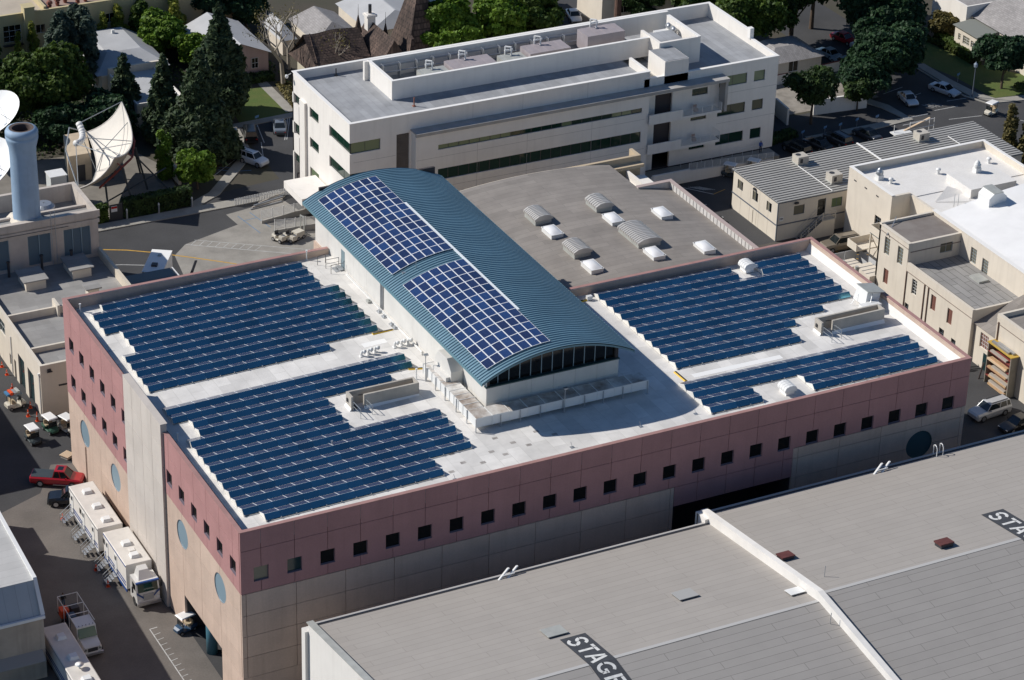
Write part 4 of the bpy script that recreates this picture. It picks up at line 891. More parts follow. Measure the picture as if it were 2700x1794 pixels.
st2, z2 = stage(46.2,105.0,-5.3,13.05,-25.2,15.95,-50,'right hand sound stage with grey roof and lettering cut by the frame edge',68.3,-18.9,False)
dv = MB().ext([(-4.9,12.4),(-4.9,13.5),(-5.5,13.7),(-25.3,16.5),(-50,13.1),(-50,11.5),(-25.3,14.5)], 45.6, 46.2, 'x'); dv.box(45.2,-5.1,9,46.3,-4.6,13.2); dv.box(45.2,-6.4,9,45.6,-4.9,13.3)
st1.part('dividing_parapet', dv, mat('parapet_bright', (0.82,0.79,0.74), 0.8, var=0.12, vs=0.6))
def hatch(x, y, zf, m, lab, L_=2.0, W_=1.7, h=0.22):
    t = local_thing('roof_hatch', lab, 'hatch', (x,y,zf(y)-0.02)); t.root.rotation_euler = (-math.atan(0.145),0,0) 
    t.part('curb', MB().box(0.08,0.06,0,L_-0.08,W_-0.06,h*0.7), metal_d); t.part('lid', MB().box(0,0,h*0.7,L_,W_,h), m)
hatch(21.3,-19.6,z1,hvac_g,'pale grey hatch left of the first stage lettering'); hatch(34.9,-19.3,z1,mat('hatch_felt', (0.36,0.36,0.35), 0.8),'felt covered hatch in the middle of the first stage roof')
hatch(44.0,-23.6,z1,metal_w,'white hatch against the dividing parapet',1.5,1.2)
rustm = mat('hatch_rust', (0.13,0.04,0.035), 0.7, var=0.3, vs=2)
hatch(46.7,-17.8,z2,rustm,'dark red roof hatch next to the dividing parapet',1.4,1.2,0.4); hatch(60.6,-23.2,z2,rustm,'dark red roof hatch near the ridge of the right stage',1.5,1.2,0.5)
single('roof_ladder', MB().tube([(0,0,-1.2),(0,0,0.8),(0,0.15,1.05),(0,0.4,1.15),(0,0.6,1.0),(0,0.62,-2)],0.05,6).tube([(0.75,0,-1.2),(0.75,0,0.8),(0.75,0.15,1.05),(0.75,0.4,1.15),(0.75,0.6,1.0),(0.75,0.62,-2)],0.05,6), metal_w, 'white hooped ladder top at the rear edge of the right stage', 'ladder', (72.7,-5.5,13.1), local=True)
for x, y, zf, lab in ((22.7,-6.7,z1,'white twin rail fixing on the near stage eave'),(64.9,-5.6,z2,'white twin rail fixing on the right stage eave')):
    single('eave_fixing', MB().hexa([(0,-0.3,0),(0.16,-0.3,0),(0.16,-0.1,0),(0,-0.1,0)],[(1.3,0.3,0.65),(1.46,0.3,0.65),(1.46,0.5,0.65),(1.3,0.5,0.65)]).hexa([(0.9,-0.3,0),(1.06,-0.3,0),(1.06,-0.1,0),(0.9,-0.1,0)],[(2.2,0.3,0.65),(2.36,0.3,0.65),(2.36,0.5,0.65),(2.2,0.5,0.65)]).box(0.6,-0.1,0.2,1.8,0.0,0.3), metal_w, lab, 'bracket', (x,y,zf(y)), local=True)
for x, y, zf, lab in ((48.3,-22.3,z2,'thin pole standing on the right stage roof'),(44.9,-28.6,z1,'thin pole standing by the dividing parapet')):
    single('roof_pole', MB().cyl((0,0,-0.2),(0.05,0,1.15),0.035), metal_g, lab, 'pole', (x,y,zf(y)), local=True)
# ------------------------------------------------------------------ left side: annex, plant house with stack
roof_g = brickmat('annex_felt', (0.34,0.33,0.315), (0.25,0.24,0.23), 5.0, 1.0, 0.02, 0.9, 'XY', 0.4, contrast=0.18)
anx = Thing('annex', 'low cream annex with garage doors and stepped grey flat roofs', 'building', (8,68,0))
gd = [(62.9,0,65.1,4.0),(66.3,0,68.6,4.0),(69.6,0,70.3,2.4),(71.3,0.9,72.0,2.3),(73.2,3.6,75.6,5.4),(78.0,3.6,80.4,5.4)]
mb = MB(); wall(mb,'x',0.2,0.35,60.55,92,0,6.54,gd); wall(mb,'y',60.2,0.35,0.2,20,0,6.54,[(3.4,0.4,6.4,3.0)])
mb.box(0.55,72.9,5.5,15,73.2,6.5); mb.box(0.55,64.6,5.6,19,64.9,6.4); mb.box(6.2,72.2,5.5,6.5,74.2,7.0)
anx.part('wall', mb, creamw2)
anx.part('roof', MB().box(0.55,60.55,5.4,19,64.6,5.8).box(0.55,64.9,5.4,19,72.9,5.6).box(0.55,73.2,5.2,15.6,91,5.45), roof_g)
cw_ = MB(); cw_.box(15.5,74.5,4.4,15.9,85.5,6.6); cw_.box(15.2,74.1,0,16.2,74.5,6.6)
anx.part('side_wall', cw_, creamw)
for i, (a, z0, b, z1_) in enumerate(gd[:3]): anx.part('garage_door' if i < 2 else 'door', MB().box(0.42,a,0,0.48,b,z1_), glass_t if i < 2 else joint)
for o in gd[3:]: window(anx,'x',0.2,0.15,o[0],o[1],o[2],o[3],3,glass_t,rail_w,2)
window(anx,'y',60.2,0.15,3.4,0.4,6.4,3.0,3,glass_k,metal_d,4)
anx.part('downpipe', MB().cyl((0.12,60.5,0),(0.12,60.5,5.2),0.07).box(0.0,60.4,5.2,0.2,60.65,5.5).cyl((0.12,70.9,0.2),(0.12,70.9,5),0.06), metal_w); anx.part('wall_lamp', MB().box(1.0,60.0,5.8,1.4,60.2,6.0).box(0.9,59.85,5.7,1.5,60.05,5.8), metal_d)
anx.part('vent', MB().box(2.2,60.16,3.6,3.2,60.2,3.8), metal_d)
for i, (x, y, w_, l_) in enumerate(((4.6,79.6,3.0,3.6),(10.5,80.4,2.9,3.9),(10.6,75.0,1.9,1.6))):
    t = Thing('roof_hood', ('left','middle','small front')[i]+' grey box hood on the annex roof', 'roof hood', (x,y,5.45))
    t.part('curb', MB().box(x+0.3,y+0.2,5.4,x+w_-0.3,y+l_-0.3,6.6), creamw2); t.part('lid', MB().box(x,y,6.6,x+w_,y+l_,6.75), roof_g)
for x, y, lab in ((11.9,84.2,'black pipe stub on the annex roof by the louvres'),(4.2,84.2,'black pipe stub on the annex roof at the left'),(8.3,84.4,'black pipe stub on the annex roof between the hoods')):
    single('vent_pipe', MB().cyl((x,y,5.4),(x,y,7.4),0.16,n=10).cyl((x,y,7.3),(x,y,7.45),0.22,n=10), metal_d, lab, 'pipe', (x,y,5.4))
pl = Thing('plant_house', 'cream plant house with tall blue louvres and open roof pen', 'building', (5,89,0))
PZ = 11.6
lo_ops = [(11.4,5.9,14.7,9.7),(7.0,5.9,9.8,9.7),(2.0,5.9,4.7,9.7),(-2.6,5.9,0.9,9.7)]
mb = MB(); wall(mb,'y',85.2,0.5,-12,15.7,4.5,PZ,lo_ops); mb.box(15.2,85.7,0,15.7,93.7,PZ); mb.box(-12,93.2,0,15.2,93.7,PZ); mb.box(-12,88.0,9.4,15.2,88.4,PZ-0.5)
mb.box(-12,85.05,10.0,15.85,85.2,10.5); mb.box(-12,85.0,10.75,15.9,85.2,PZ+0.02)
pl.part('wall', mb, mat('plant_stucco', (0.6,0.535,0.47), 0.88, var=0.18, vs=0.5, streak=0.3))
pl.part('roof', MB().box(-12,85.7,10.5,15.2,88.0,10.8).box(-12,88.4,9.0,15.2,93.2,9.4), roof_g)
for a, z0, b, z1_ in lo_ops:
    lf = MB(); lf.box(a,85.3,z0,a+0.08,85.4,z1_); lf.box(b-0.08,85.3,z0,b,85.4,z1_); n = 3 if b-a > 3 else 2
    for k in range(1, n): lf.box(a+(b-a)*k/n-0.05,85.24,z0,a+(b-a)*k/n+0.05,85.34,z1_)
    lp = pl.part('louvre', lf, louv_b); K = 19
    sl_me = MB().hexa([(a+0.08,85.28,0),(b-0.08,85.28,0),(b-0.08,85.3,0),(a+0.08,85.3,0)], [(a+0.08,85.42,0.13),(b-0.08,85.42,0.13),(b-0.08,85.44,0.13),(a+0.08,85.44,0.13)]).mesh('slat', mat('slat_blue', (0.17,0.23,0.26), 0.5), pl.org)
    for k in range(K): ob('slat', sl_me, lp, (0,0,z0+(z1_-z0)*k/K))
    pl.part('louvre_back', MB().box(a,85.55,z0,b,85.6,z1_), joint, lp)
pl.part('roof_cable', MB().tube([(-2,85.0,10.2),(12,85.0,10.2)],0.03), metal_d)
pl.part('ladder', MB().cyl((9.9,84.95,5.6),(9.9,84.95,12.4),0.04).cyl((10.4,84.95,5.6),(10.4,84.95,12.4),0.04).cyl((9.9,84.95,12.4),(9.9,85.4,12.3),0.04).cyl((10.4,84.95,12.4),(10.4,85.4,12.3),0.04), metal_g)
pl.part('fan_guard', MB().lathe([(0.1,0.5),(0.9,0.45),(1.3,0.1),(1.35,0.0)],(10.8,90.5,10.6),20,capt=False).lathe([(0.1,0.5),(0.9,0.45),(1.3,0.1)],(2.2,90.3,10.6),20,capt=False), metal_g)
stk = Thing('smoke_stack', 'tall sky blue smoke stack with flared top on the plant house', 'chimney', (7.7,87.2,10.8))
sb = mat('stack_blue', (0.30,0.42,0.56), 0.6, var=0.12, vs=0.8, streak=0.2)
stk.part('shaft', MB().lathe([(1.62,0.5),(1.55,8.6),(1.6,9.6),(1.9,10.7),(1.92,11.0),(1.8,11.1),(1.92,11.25),(1.92,11.6),(1.75,11.9),(1.45,12.0)],(7.7,87.2,10.8),28,capt=False), sb, smooth=True)
stk.part('flue', MB().lathe([(1.45,12.0),(1.1,11.95),(1.05,9.0)],(7.7,87.2,10.8),24), mat('flue_soot', (0.11,0.08,0.07), 0.95)); stk.part('base', MB().hexa([(5.7,85.3,10.7),(9.7,85.3,10.7),(9.7,89.2,10.7),(5.7,89.2,10.7)], [(6.2,85.8,11.5),(9.2,85.8,11.5),(9.2,88.7,11.5),(6.2,88.7,11.5)]), creamw2)
stk.part('ladder', MB().cyl((9.35,87.6,11),(9.35,87.6,22.5),0.035).cyl((9.35,88.0,11),(9.35,88.0,22.5),0.035), metal_g)
# out of frame to the left: the lot's next stage, whose shadow lies across the yard
o_ = Thing('neighbour_stage', 'tall cream stage left of the yard, outside the picture', 'building', (-30,75,0)); o_.part('wall', MB().box(-45,55,0,-14.2,110,10.2), creamw2); o_.part('roof', MB().box(-45.2,54.8,10.2,-14.0,110.2,10.5), roof_g)
# near left building cut by the frame
bl = Thing('corner_workshop', 'pale grey roofed workshop with a tan end wall at the lower left', 'building', (-25,25,0))
mb = MB(); mb.hexa([(-45,13.3,0),(-14.7,13.3,0),(-14.25,38.3,0),(-45,38.3,0)], [(-45,13.3,7.0),(-14.7,13.3,7.0),(-14.25,38.3,7.0),(-45,38.3,7.0)]); mb.hexa([(-45,15.2,7.0),(-15.0,15.2,7.0),(-14.35,38.3,7.0),(-45,38.3,7.0)], [(-45,15.4,9.9),(-15.0,15.4,9.9),(-14.35,38.3,9.9),(-45,38.3,9.9)]); mb.box(-45,38.3,0,-14.0,43.6,5.8)
bl.part('wall', mb, mat('workshop_tan', (0.46,0.395,0.32), 0.9, var=0.16, vs=0.5, streak=0.35))
pale = brickmat('workshop_felt', (0.5,0.495,0.48), (0.36,0.355,0.345), 9, 1.1, 0.02, 0.9, 'XY', 0.3, contrast=0.1)
bl.part('roof', MB().hexa([(-45,15.0,9.9),(-14.85,15.0,9.9),(-14.1,38.5,9.9),(-45,38.5,9.9)], [(-45,15.0,10.05),(-14.85,15.0,10.05),(-14.1,38.5,10.05),(-45,38.5,10.05)]).box(-45,38.5,5.8,-13.8,43.7,5.95), pale)
bl.part('front_slope', MB().hexa([(-45,13.2,7.0),(-14.7,13.2,7.0),(-14.85,15.0,7.0),(-45,15.0,7.0)], [(-45,13.35,7.05),(-14.72,13.35,7.05),(-14.85,15.0,10.0),(-45,15.0,10.0)]), brickmat('workshop_slope_shaded', (0.42,0.45,0.47), (0.3,0.32,0.34), 1.2, 20, 0.03, 0.8, 'XY', 0.0, contrast=0.08))  # grey roof slope, its bluish shade put into the colour
bl.part('edge_trim', MB().box(-45,13.0,6.85,-14.6,13.25,7.15).hexa([(-14.95,15.0,10.05),(-14.6,15.0,10.05),(-13.9,38.5,10.05),(-14.2,38.5,10.05)],[(-14.95,15.0,10.3),(-14.6,15.0,10.3),(-13.9,38.5,10.3),(-14.2,38.5,10.3)]).add([(-14.95,13.2,7.2),(-14.55,13.2,7.2),(-14.6,15.0,10.3),(-14.95,15.0,10.3)],[(0,1,2,3)]), metal_w)
bl.part('awning', MB().hexa([(-45,12.2,2.6),(-15.0,12.2,2.6),(-15.0,13.3,2.6),(-45,13.3,2.6)],[(-45,12.2,2.7),(-15.0,12.2,2.7),(-15.0,13.3,3.3),(-45,13.3,3.3)]), mat('awning_grey', (0.3,0.29,0.27), 0.8))

# ------------------------------------------------------------------ satellite dishes
cream_d = mat('dish_cream', (0.74,0.69,0.61), 0.6, var=0.08, vs=0.5); dishw = mat('dish_white', (0.84,0.84,0.82), 0.5)
dish_back = mat('dish_back', (0.5,0.43,0.34), 0.8, var=0.5, vs=0.8, c2=(0.24,0.19,0.15))
redst = mat('steel_red', (0.25,0.055,0.045), 0.7)
th, tl, el = 1.164, 0.094, 0.812
Lv = Vector((math.cos(th)*math.cos(tl), math.sin(th)*math.cos(tl), math.sin(tl)))
a0 = Vector((-math.sin(th)*math.cos(el), math.cos(th)*math.cos(el), math.sin(el))); a0 = (a0-Lv*a0.dot(Lv)).normalized(); Sv = a0.cross(Lv)
V0 = Vector((27.5,112.25,4.5))
def dp(u, v, e=0.0): return V0+Lv*7.275*u+Sv*3.273*v+a0*(2.442*u*u+0.704*v*v+e)
dt = Thing('satellite_dish', 'huge cream toroidal dish with a curved feed arm on red steelwork', 'satellite dish', (27.5,112.3,0))
nu, nv_ = 24, 10
for e, m, nm in ((0.0,cream_d,'reflector'),(-0.14,dish_back,'reflector_back')):
    vs = [dp(-1+2*i/nu, -1+2*j/nv_, e) for i in range(nu+1) for j in range(nv_+1)]
    fs = [(i*(nv_+1)+j,(i+1)*(nv_+1)+j,(i+1)*(nv_+1)+j+1,i*(nv_+1)+j+1) for i in range(nu) for j in range(nv_)]
    dt.part(nm, MB().add(vs, fs), m, smooth=True)
ed = MB(); N_ = 20
for v in (-1,1): ed.tube([dp(-1+2*i/N_, v, -0.06) for i in range(N_+1)], 0.1, 6)
for u in (-1,1): ed.tube([dp(u, -1+2*i/6, -0.06) for i in range(7)], 0.09, 6)
dt.part('rim', ed, mat('rim_cream', (0.62,0.58,0.52), 0.6))
fe = V0+a0*5.4+Sv*0.9
feed = [fe+Lv*2.6*t_+a0*(0.9*t_*t_) for t_ in (-1,-0.8,-0.6,-0.4,-0.2,0,0.2,0.4,0.6,0.8,1)]
dt.part('feed_arm', MB().tube(feed, 0.42, 10), mat('feed_white', (0.7,0.69,0.66), 0.5), smooth=True)
stt = MB()
for u, v in ((-1,1),(-1,-1),(1,1),(1,-1),(0,1),(0,-1)):
    q = dp(u, v, 0); stt.cyl(q, feed[0 if u < 0 else 10 if u > 0 else 5], 0.055, n=5)
stt.cyl(dp(-1,1), fe+Lv*-2.9+a0*1.2+Sv*1.5, 0.1, n=6); stt.cyl(dp(1,1), fe+Lv*2.9+a0*1.2+Sv*1.5, 0.1, n=6); stt.cyl(fe+Lv*-2.9+a0*1.2+Sv*1.5, fe+Lv*2.9+a0*1.2+Sv*1.5, 0.08, n=6)
for u in (-0.6,0.0,0.6): stt.cyl(dp(u,-0.9), dp(0,0,2.4), 0.05, n=5); stt.cyl(dp(u,0.9), dp(0,0,2.4), 0.05, n=5)
dt.part('strut', stt, rail_g)
rs = MB(); pk = [dp(u, v, -0.9) for u, v in ((-0.8,-0.7),(-0.3,-0.8),(0.3,-0.8),(0.8,-0.7))]
for p_ in pk: rs.cyl(p_, p_+a0*0.8, 0.08, n=5)
rs.tube(pk, 0.14, 6); rs.tube([dp(-0.8,0.6,-1.0), dp(0,0.5,-1.3), dp(0.8,0.6,-1.0)], 0.14, 6)
for u in (-0.8,-0.3,0.3,0.8): rs.cyl(dp(u,-0.7,-0.9), dp(u,0.6,-1.0), 0.1, n=5)
dt.part('back_truss', rs, redst)
lg = MB()
for u, v in ((-0.8,-0.7),(0.8,-0.7),(-0.6,0.55),(0.6,0.55),(0.1,-0.8)):
    q = dp(u, v, -1.0); lg.cyl(q, (q.x+1.2*(v < 0), q.y-0.6, 0.0), 0.13, n=6)
lg.cyl((24,108.5,0.5),(33,109.5,3.5),0.1,n=6); lg.cyl((33.5,110.5,0),(29,118,5.5),0.1,n=6)
dt.part('leg', lg, mat('steel_dark', (0.05,0.06,0.065), 0.6))
def round_dish(c, r, axis, lab, mast):
    t = Thing('satellite_dish', lab, 'satellite dish', (c[0],c[1],0)); ax = Vector(axis).normalized(); a = ax.orthogonal().normalized(); b = ax.cross(a); c = Vector(c)
    vs, fs = [c-ax*0.0], []; nr, na = 7, 36
    for i in range(1, nr+1):
        for k in range(na):
            f_ = r*i/nr; vs.append(c+a*(f_*math.cos(2*math.pi*k/na))+b*(f_*math.sin(2*math.pi*k/na))+ax*(0.38*r*(i/nr)**2))
    for k in range(na): fs.append((0,1+k,1+(k+1) % na))
    for i in range(nr-1):
        for k in range(na): fs.append((1+i*na+k,1+i*na+(k+1) % na,1+(i+1)*na+(k+1) % na,1+(i+1)*na+k))
    t.part('reflector', MB().add(vs, fs), dishw, smooth=True)
    t.part('reflector_back', MB().add([v-ax*0.08 for v in vs], fs), metal_g, smooth=True)
    f = c+ax*r*0.95
    t.part('feed', MB().cyl(f, f-ax*0.7, 0.16, 0.26, 10), metal_g)
    q = MB()
    for k in (2,14,26): q.cyl(vs[1+(nr-2)*na+k], f, 0.04, n=5)
    t.part('strut', q, metal_g)
    t.part('mount', MB().cyl((c.x,c.y,0),c-ax*0.5,0.45,0.35,10).cyl((c.x-1.5,c.y+1,0),c-ax*0.4,0.1).cyl((c.x+1.5,c.y+1,0),c-ax*0.4,0.1), metal_d)
round_dish((15.6,127.0,5.6), 4.6, (-0.45,-0.1,0.88), 'white round dish behind the blue stack, upper one at the left edge', 0)
round_dish((10.4,112.5,5.8), 4.4, (-0.5,-0.22,0.84), 'white round dish low at the left edge beside the stack', 0)
t = Thing('equipment_cabinet', 'light grey equipment cabinet behind the blue stack', 'cabinet', (18.8,112.5,0)); t.part('body', MB().box(18.2,111.6,0,20.3,113.6,3.9), mat('cabinet_grey', (0.55,0.57,0.56), 0.6)); t.part('top', MB().box(18.1,111.5,3.9,20.4,113.7,4.02), metal_w)
t = Thing('equipment_shelter', 'tan concrete equipment shelter next to the big dish', 'shelter', (24,122,0)); t.part('wall', MB().hexa([(22.3,117.2,0),(25.5,117.2,0),(27.2,124,0),(24,124,0)],[(22.3,117.2,3.8),(25.5,117.2,3.8),(27.2,124,3.8),(24,124,3.8)]), mat('shelter_tan', (0.6,0.49,0.35), 0.9, var=0.2, vs=0.7)); t.part('door', MB().box(23.6,117.12,0,24.6,117.2,2.3), metal_d)
patch('compound_pavement', [(12,105),(34,105),(35.5,117),(33,125),(12,126)], 0.010, mat('compound_paving', (0.23,0.21,0.18), 0.92, var=0.3, vs=0.4))
# ------------------------------------------------------------------ right side: modular office, white roof hall, cream buildings
tr = Thing('modular_office', 'long cream modular office with a ribbed grey metal roof and outside stair', 'building', (117,70,0))
cr3 = mat('modular_cream', (0.73,0.66,0.55), 0.8, var=0.06, vs=0.5, streak=0.1)
trim = mat('trim_slate', (0.12,0.14,0.17), 0.6)
tops = [(66.5,3.3,67.7,4.6),(69.8,3.3,71.1,4.6),(73.5,3.3,74.8,4.6),(69.9,0.05,70.8,1.95)]
mb = MB(); wall(mb,'x',98.5,0.2,65.2,76.1,0,5.4,tops); wall(mb,'y',65.0,0.2,98.5,136.3,0,5.4,[(100.9,3.2,102.5,4.5),(106.6,3.2,108.2,4.5),(104.5,2.45,105.7,4.75)]); mb.box(98.5,75.9,0,136.3,76.1,5.4); mb.box(136.1,65.2,0,136.3,75.9,5.4)
tr.part('wall', mb, cr3)
tr.part('trim_band', MB().box(98.46,64.96,2.15,98.5,76.1,2.32).box(98.46,64.96,2.15,108.7,65.0,2.32).box(98.44,64.94,0,98.56,65.06,5.4).box(98.42,64.9,5.3,136.4,65.0,5.45).box(98.42,65.0,5.3,98.5,76.2,5.45), trim)
for k in range(1, 5): tr.part('panel_seam', MB().box(98.485,65+2.2*k,0,98.5,65.03+2.2*k,5.3), cr3)
for a, z0, b, z1_ in tops[:3]: window(tr,'x',98.5,0.08,a,z0,b,z1_,2,[glass_k,glass_k2],trim,1)
tr.part('door', MB().box(98.53,70.0,0.05,98.58,70.7,1.95), cr3)
window(tr,'y',65.0,0.08,100.9,3.2,102.5,4.5,1,glass_k2,trim); window(tr,'y',65.0,0.08,106.6,3.2,108.2,4.5,2,glass_gl,trim); dd = tr.part('door', MB().box(104.55,65.08,2.45,105.65,65.12,4.75), glass_k); tr.part('handle', MB().box(104.7,65.02,3.4,104.76,65.08,3.6), metal_g, dd)
tr.part('wall_lamp', MB().box(100.9,64.7,4.85,101.4,64.96,5.1).box(98.2,70.3,4.9,98.46,70.7,5.15), metal_d)
tr.part('unit_sign', MB().box(98.8,64.97,2.75,99.4,64.99,3.35), metal_w)
n7 = mat('sign_number', (0.1,0.1,0.1), 0.8); tr.part('sign_numeral', MB().box(98.88,64.955,2.95,98.95,64.967,3.2).box(98.88,64.955,3.14,99.02,64.967,3.2).box(99.08,64.955,2.95,99.14,64.967,3.2).box(99.08,64.955,3.14,99.2,64.967,3.2).box(99.14,64.955,2.95,99.2,64.967,3.14).box(99.25,64.955,2.95,99.32,64.967,3.2), n7)
cor = mat('modular_roof', (0.40,0.395,0.37), 0.55, metal=0.15, var=0.35, vs=0.22, c2=(0.6,0.59,0.56))
tr.part('roof', MB().box(98.4,64.9,5.45,136.4,76.2,5.52), cor)
for k in range(18): tr.part('roof_seam', MB().box(98.4,65.25+0.62*k,5.52,136.4,65.34+0.62*k,5.6), mat('seam_dark', (0.2,0.19,0.18), 0.7))
tr.part('cap_strip', MB().box(117.5,64.9,5.6,117.75,76.2,5.68).box(106.5,65,5.6,106.58,73.2,5.66).box(130.1,70,5.6,130.2,73.2,5.66), roofw2)
for x, y, z0, lab in ((106.6,73.3,5.55,'tan air conditioner on the modular roof, left of the white strip'),(125.5,73.2,5.55,'tan air conditioner at the far end of the modular roof'),(107.6,66.8,5.55,'tan air conditioner at the front of the modular roof by the white hall')):
    t = Thing('air_conditioner', lab, 'air conditioner', (x,y,z0)); t.part('casing', MB().box(x,y,z0+0.12,x+1.6,y+1.5,z0+1.15), mat('ac_tan', (0.56,0.52,0.45), 0.6, var=0.15, vs=1.5)); t.part('fan_grille', MB().cyl((x+0.5,y+0.9,z0+1.15),(x+0.5,y+0.9,z0+1.18),0.36,n=16), metal_d); t.part('skid', MB().box(x-0.1,y-0.05,z0,x+1.7,y+1.55,z0+0.12), hvac_g); t.part('vent_slot', MB().box(x+0.3,y-0.02,z0+0.3,x+0.7,y,z0+0.9), metal_d)
sr = Thing('outside_stair', 'cream outside stair with rails up to the modular office door', 'stair', (103.5,64.2,0))
n = 12
for k in range(n): sr.part('tread', MB().box(101.4+0.27*k,63.7,0.2*k,101.7+0.27*k,64.85,0.2*k+0.05), metal_g)
sr.part('landing', MB().box(104.4,63.6,2.3,106.4,64.9,2.42), metal_g); sr.part('stringer_panel', MB().add([(101.4,63.66,0),(106.4,63.66,0),(106.4,63.66,2.3),(104.5,63.66,2.3)], [(0,1,2,3)]), cr3)
rr = MB()
for x, z in ((101.4,0),(102.5,0.9),(103.5,1.65),(104.5,2.4),(106.4,2.4)): rr.box(x-0.04,63.58,z,x+0.04,63.66,z+1.05)
for dz in (0.55,1.05): rr.tube([(101.4,63.62,dz),(104.5,63.62,2.4+dz),(106.4,63.62,2.4+dz),(106.4,64.85,2.4+dz)],0.035,5); rr.tube([(101.4,64.85,dz),(104.4,64.85,2.4+dz)],0.03,5)
sr.part('rail', rr, cr3)
wh = Thing('white_roof_hall', 'cream hall with white membrane roof and parapets, right of the modular office', 'building', (118,58,0))
wops = [(55.6,3.5,57.0,5.6)]
mb = MB(); wall(mb,'x',107.7,0.35,54.15,63.4,0,9.5,wops); mb.box(108.05,63.05,0,128.4,63.4,9.5); mb.box(128.05,50,0,128.4,63.05,9.5); mb.box(107.7,53.8,0,110.5,54.15,9.4); mb.box(110.5,48.8,0,110.85,54.15,9.2); mb.box(110.5,48.4,0,128.05,48.8,8.4)
wh.part('wall', mb, creamw2)
wh.part('roof', MB().box(108.05,54.15,8.4,128.05,63.05,8.6).box(110.85,48.8,8.3,128.05,54.15,8.5).add([(112.9,51.9,8.55),(117,50.2,8.55),(118.4,52.6,8.55),(116.3,54.2,9.1)],[(0,1,2,3)]).box(117.6,51.0,8.5,124.5,56.3,9.7), roofw)
wh.part('coping', MB().box(107.65,53.8,9.5,108.1,63.45,9.56).box(108.1,63.0,9.5,128.45,63.45,9.56).box(128.0,50,9.5,128.45,63.0,9.56), whitec)
window(wh,'x',107.7,0.15,55.6,3.5,57.0,5.6,3,glass_k,trim,4)
for y in (61.6,59.2,56.6): wh.part('scupper', MB().box(107.66,y,8.1,107.7,y+0.5,8.25), metal_d)
for x, y, z0, big, lab in ((110.2,60.3,8.6,1,'shiny round ventilator near the left wall of the white roof hall'),(110.8,58.6,8.6,0,'small white cap vent left on the white roof'),(118.0,58.6,8.6,0,'small white cap vent mid way along the white roof'),(125.9,58.7,8.6,0,'small white cap vent at the far end of the white roof'),(121.4,55.2,9.7,1,'stacked white ventilator on the raised white roof')):
    t = Thing('roof_vent', lab, 'vent', (x,y,z0)); t.part('stem', MB().cyl((x,y,z0),(x,y,z0+0.55),0.2,n=12) if not big else MB().box(x-0.4,y-0.4,z0,x+0.4,y+0.4,z0+0.6), metal_w); t.part('cap', MB().lathe([(0.2,0.5),(0.34,0.55),(0.3,0.7),(0.1,0.82)] if not big else [(0.3,0.6),(0.5,0.75),(0.36,0.85),(0.5,1.0),(0.34,1.1),(0.36,1.3),(0.08,1.6)],(x,y,z0),14), metal_g if x < 110.5 else metal_w, smooth=True)
single('roof_ladder', MB().cyl((113.6,49.0,6),(113.6,49.0,10.8),0.05).cyl((114.2,49.0,6),(114.2,49.0,10.6),0.05), metal_w, 'upright ladder rails at the edge of the white roof', 'ladder', (113.6,49,8.5))
t = Thing('roof_terrace', 'small wooden terrace with parapet between the white hall and cream house', 'terrace', (108.6,53,0)); t.part('deck', MB().box(104.9,50.6,5.0,110.5,53.8,5.2), mat('deck_teal', (0.1,0.14,0.15), 0.7)); t.part('rail_panel', MB().box(104.8,53.7,5.2,107.6,53.8,6.2).box(104.8,50.6,5.2,104.9,53.7,6.2), cr3)
for x, y in ((104.9,53.6),(107.4,53.6),(104.9,50.8)): t.part('post', MB().box(x,y,0,x+0.15,y+0.15,5.0), cr3)
t.part('brace', MB().cyl((104.95,53.65,0.5),(107.4,53.65,4.8),0.06).cyl((107.4,53.65,0.5),(104.95,53.65,4.8),0.06), cr3); t.part('lower_landing', MB().box(103.2,54.0,2.6,106.8,56.0,2.75).box(103.2,55.9,2.75,106.8,56.0,3.6).box(103.2,54.0,2.75,103.3,55.9,3.6), cr3)
t = local_thing('patio_table', 'round white patio table on the small terrace', 'table', (109.2,52.2,5.2)); t.part('top', MB().cyl((0,0,0.72),(0,0,0.76),0.75,n=24), metal_w); t.part('leg', MB().cyl((0,0,0),(0,0,0.72),0.05).cyl((0,0,0.02),(0.4,0.2,0),0.03).cyl((0,0,0.02),(-0.4,0.2,0),0.03).cyl((0,0,0.02),(0,-0.4,0),0.03), metal_d)
t = local_thing('patio_chair', 'dark green patio chair by the round table', 'chair', (108.0,52.9,5.2)); t.part('seat', MB().box(-0.25,-0.25,0.42,0.25,0.25,0.46), mat('chair_green', (0.03,0.1,0.07), 0.6)); t.part('backrest', MB().box(-0.25,0.2,0.46,0.25,0.25,0.95), MT['chair_green'])
for sx in (-1,1):
    for sy in (-1,1): t.part('leg', MB().cyl((0.22*sx,0.22*sy,0),(0.22*sx,0.22*sy,0.42),0.02), MT['chair_green'])
def arched_wall(t, y0, y1, zt, wins, x=102.5, low_win=()):
    mb = MB(); o_ = [(a,z0,b,z1_) for a,z0,b,z1_ in wins]+[(a,z0,b,z1_) for a,z0,b,z1_ in low_win]
    wall(mb,'x',x,0.35,y0,y1,0,zt,o_); return mb
redw = mat('window_red', (0.2,0.09,0.07), 0.6); bluef = mat('frame_blue', (0.3,0.36,0.4), 0.6)
c1 = Thing('tall_cream_house', 'tall cream house with a brown stained roof behind the right parapet', 'building', (106,45,0))
w1 = [(46.2,5.7,47.3,8.0),(43.4,5.7,44.5,8.0),(45.9,1.9,46.9,3.9)]
mb = arched_wall(c1,42.4,48.6,9.1,w1); wall(mb,'y',42.4,0.35,102.85,110.1,0,9.1,[(107.2,6.9,109.0,8.2)]); mb.box(102.5,48.3,0,110.1,48.6,9.3)
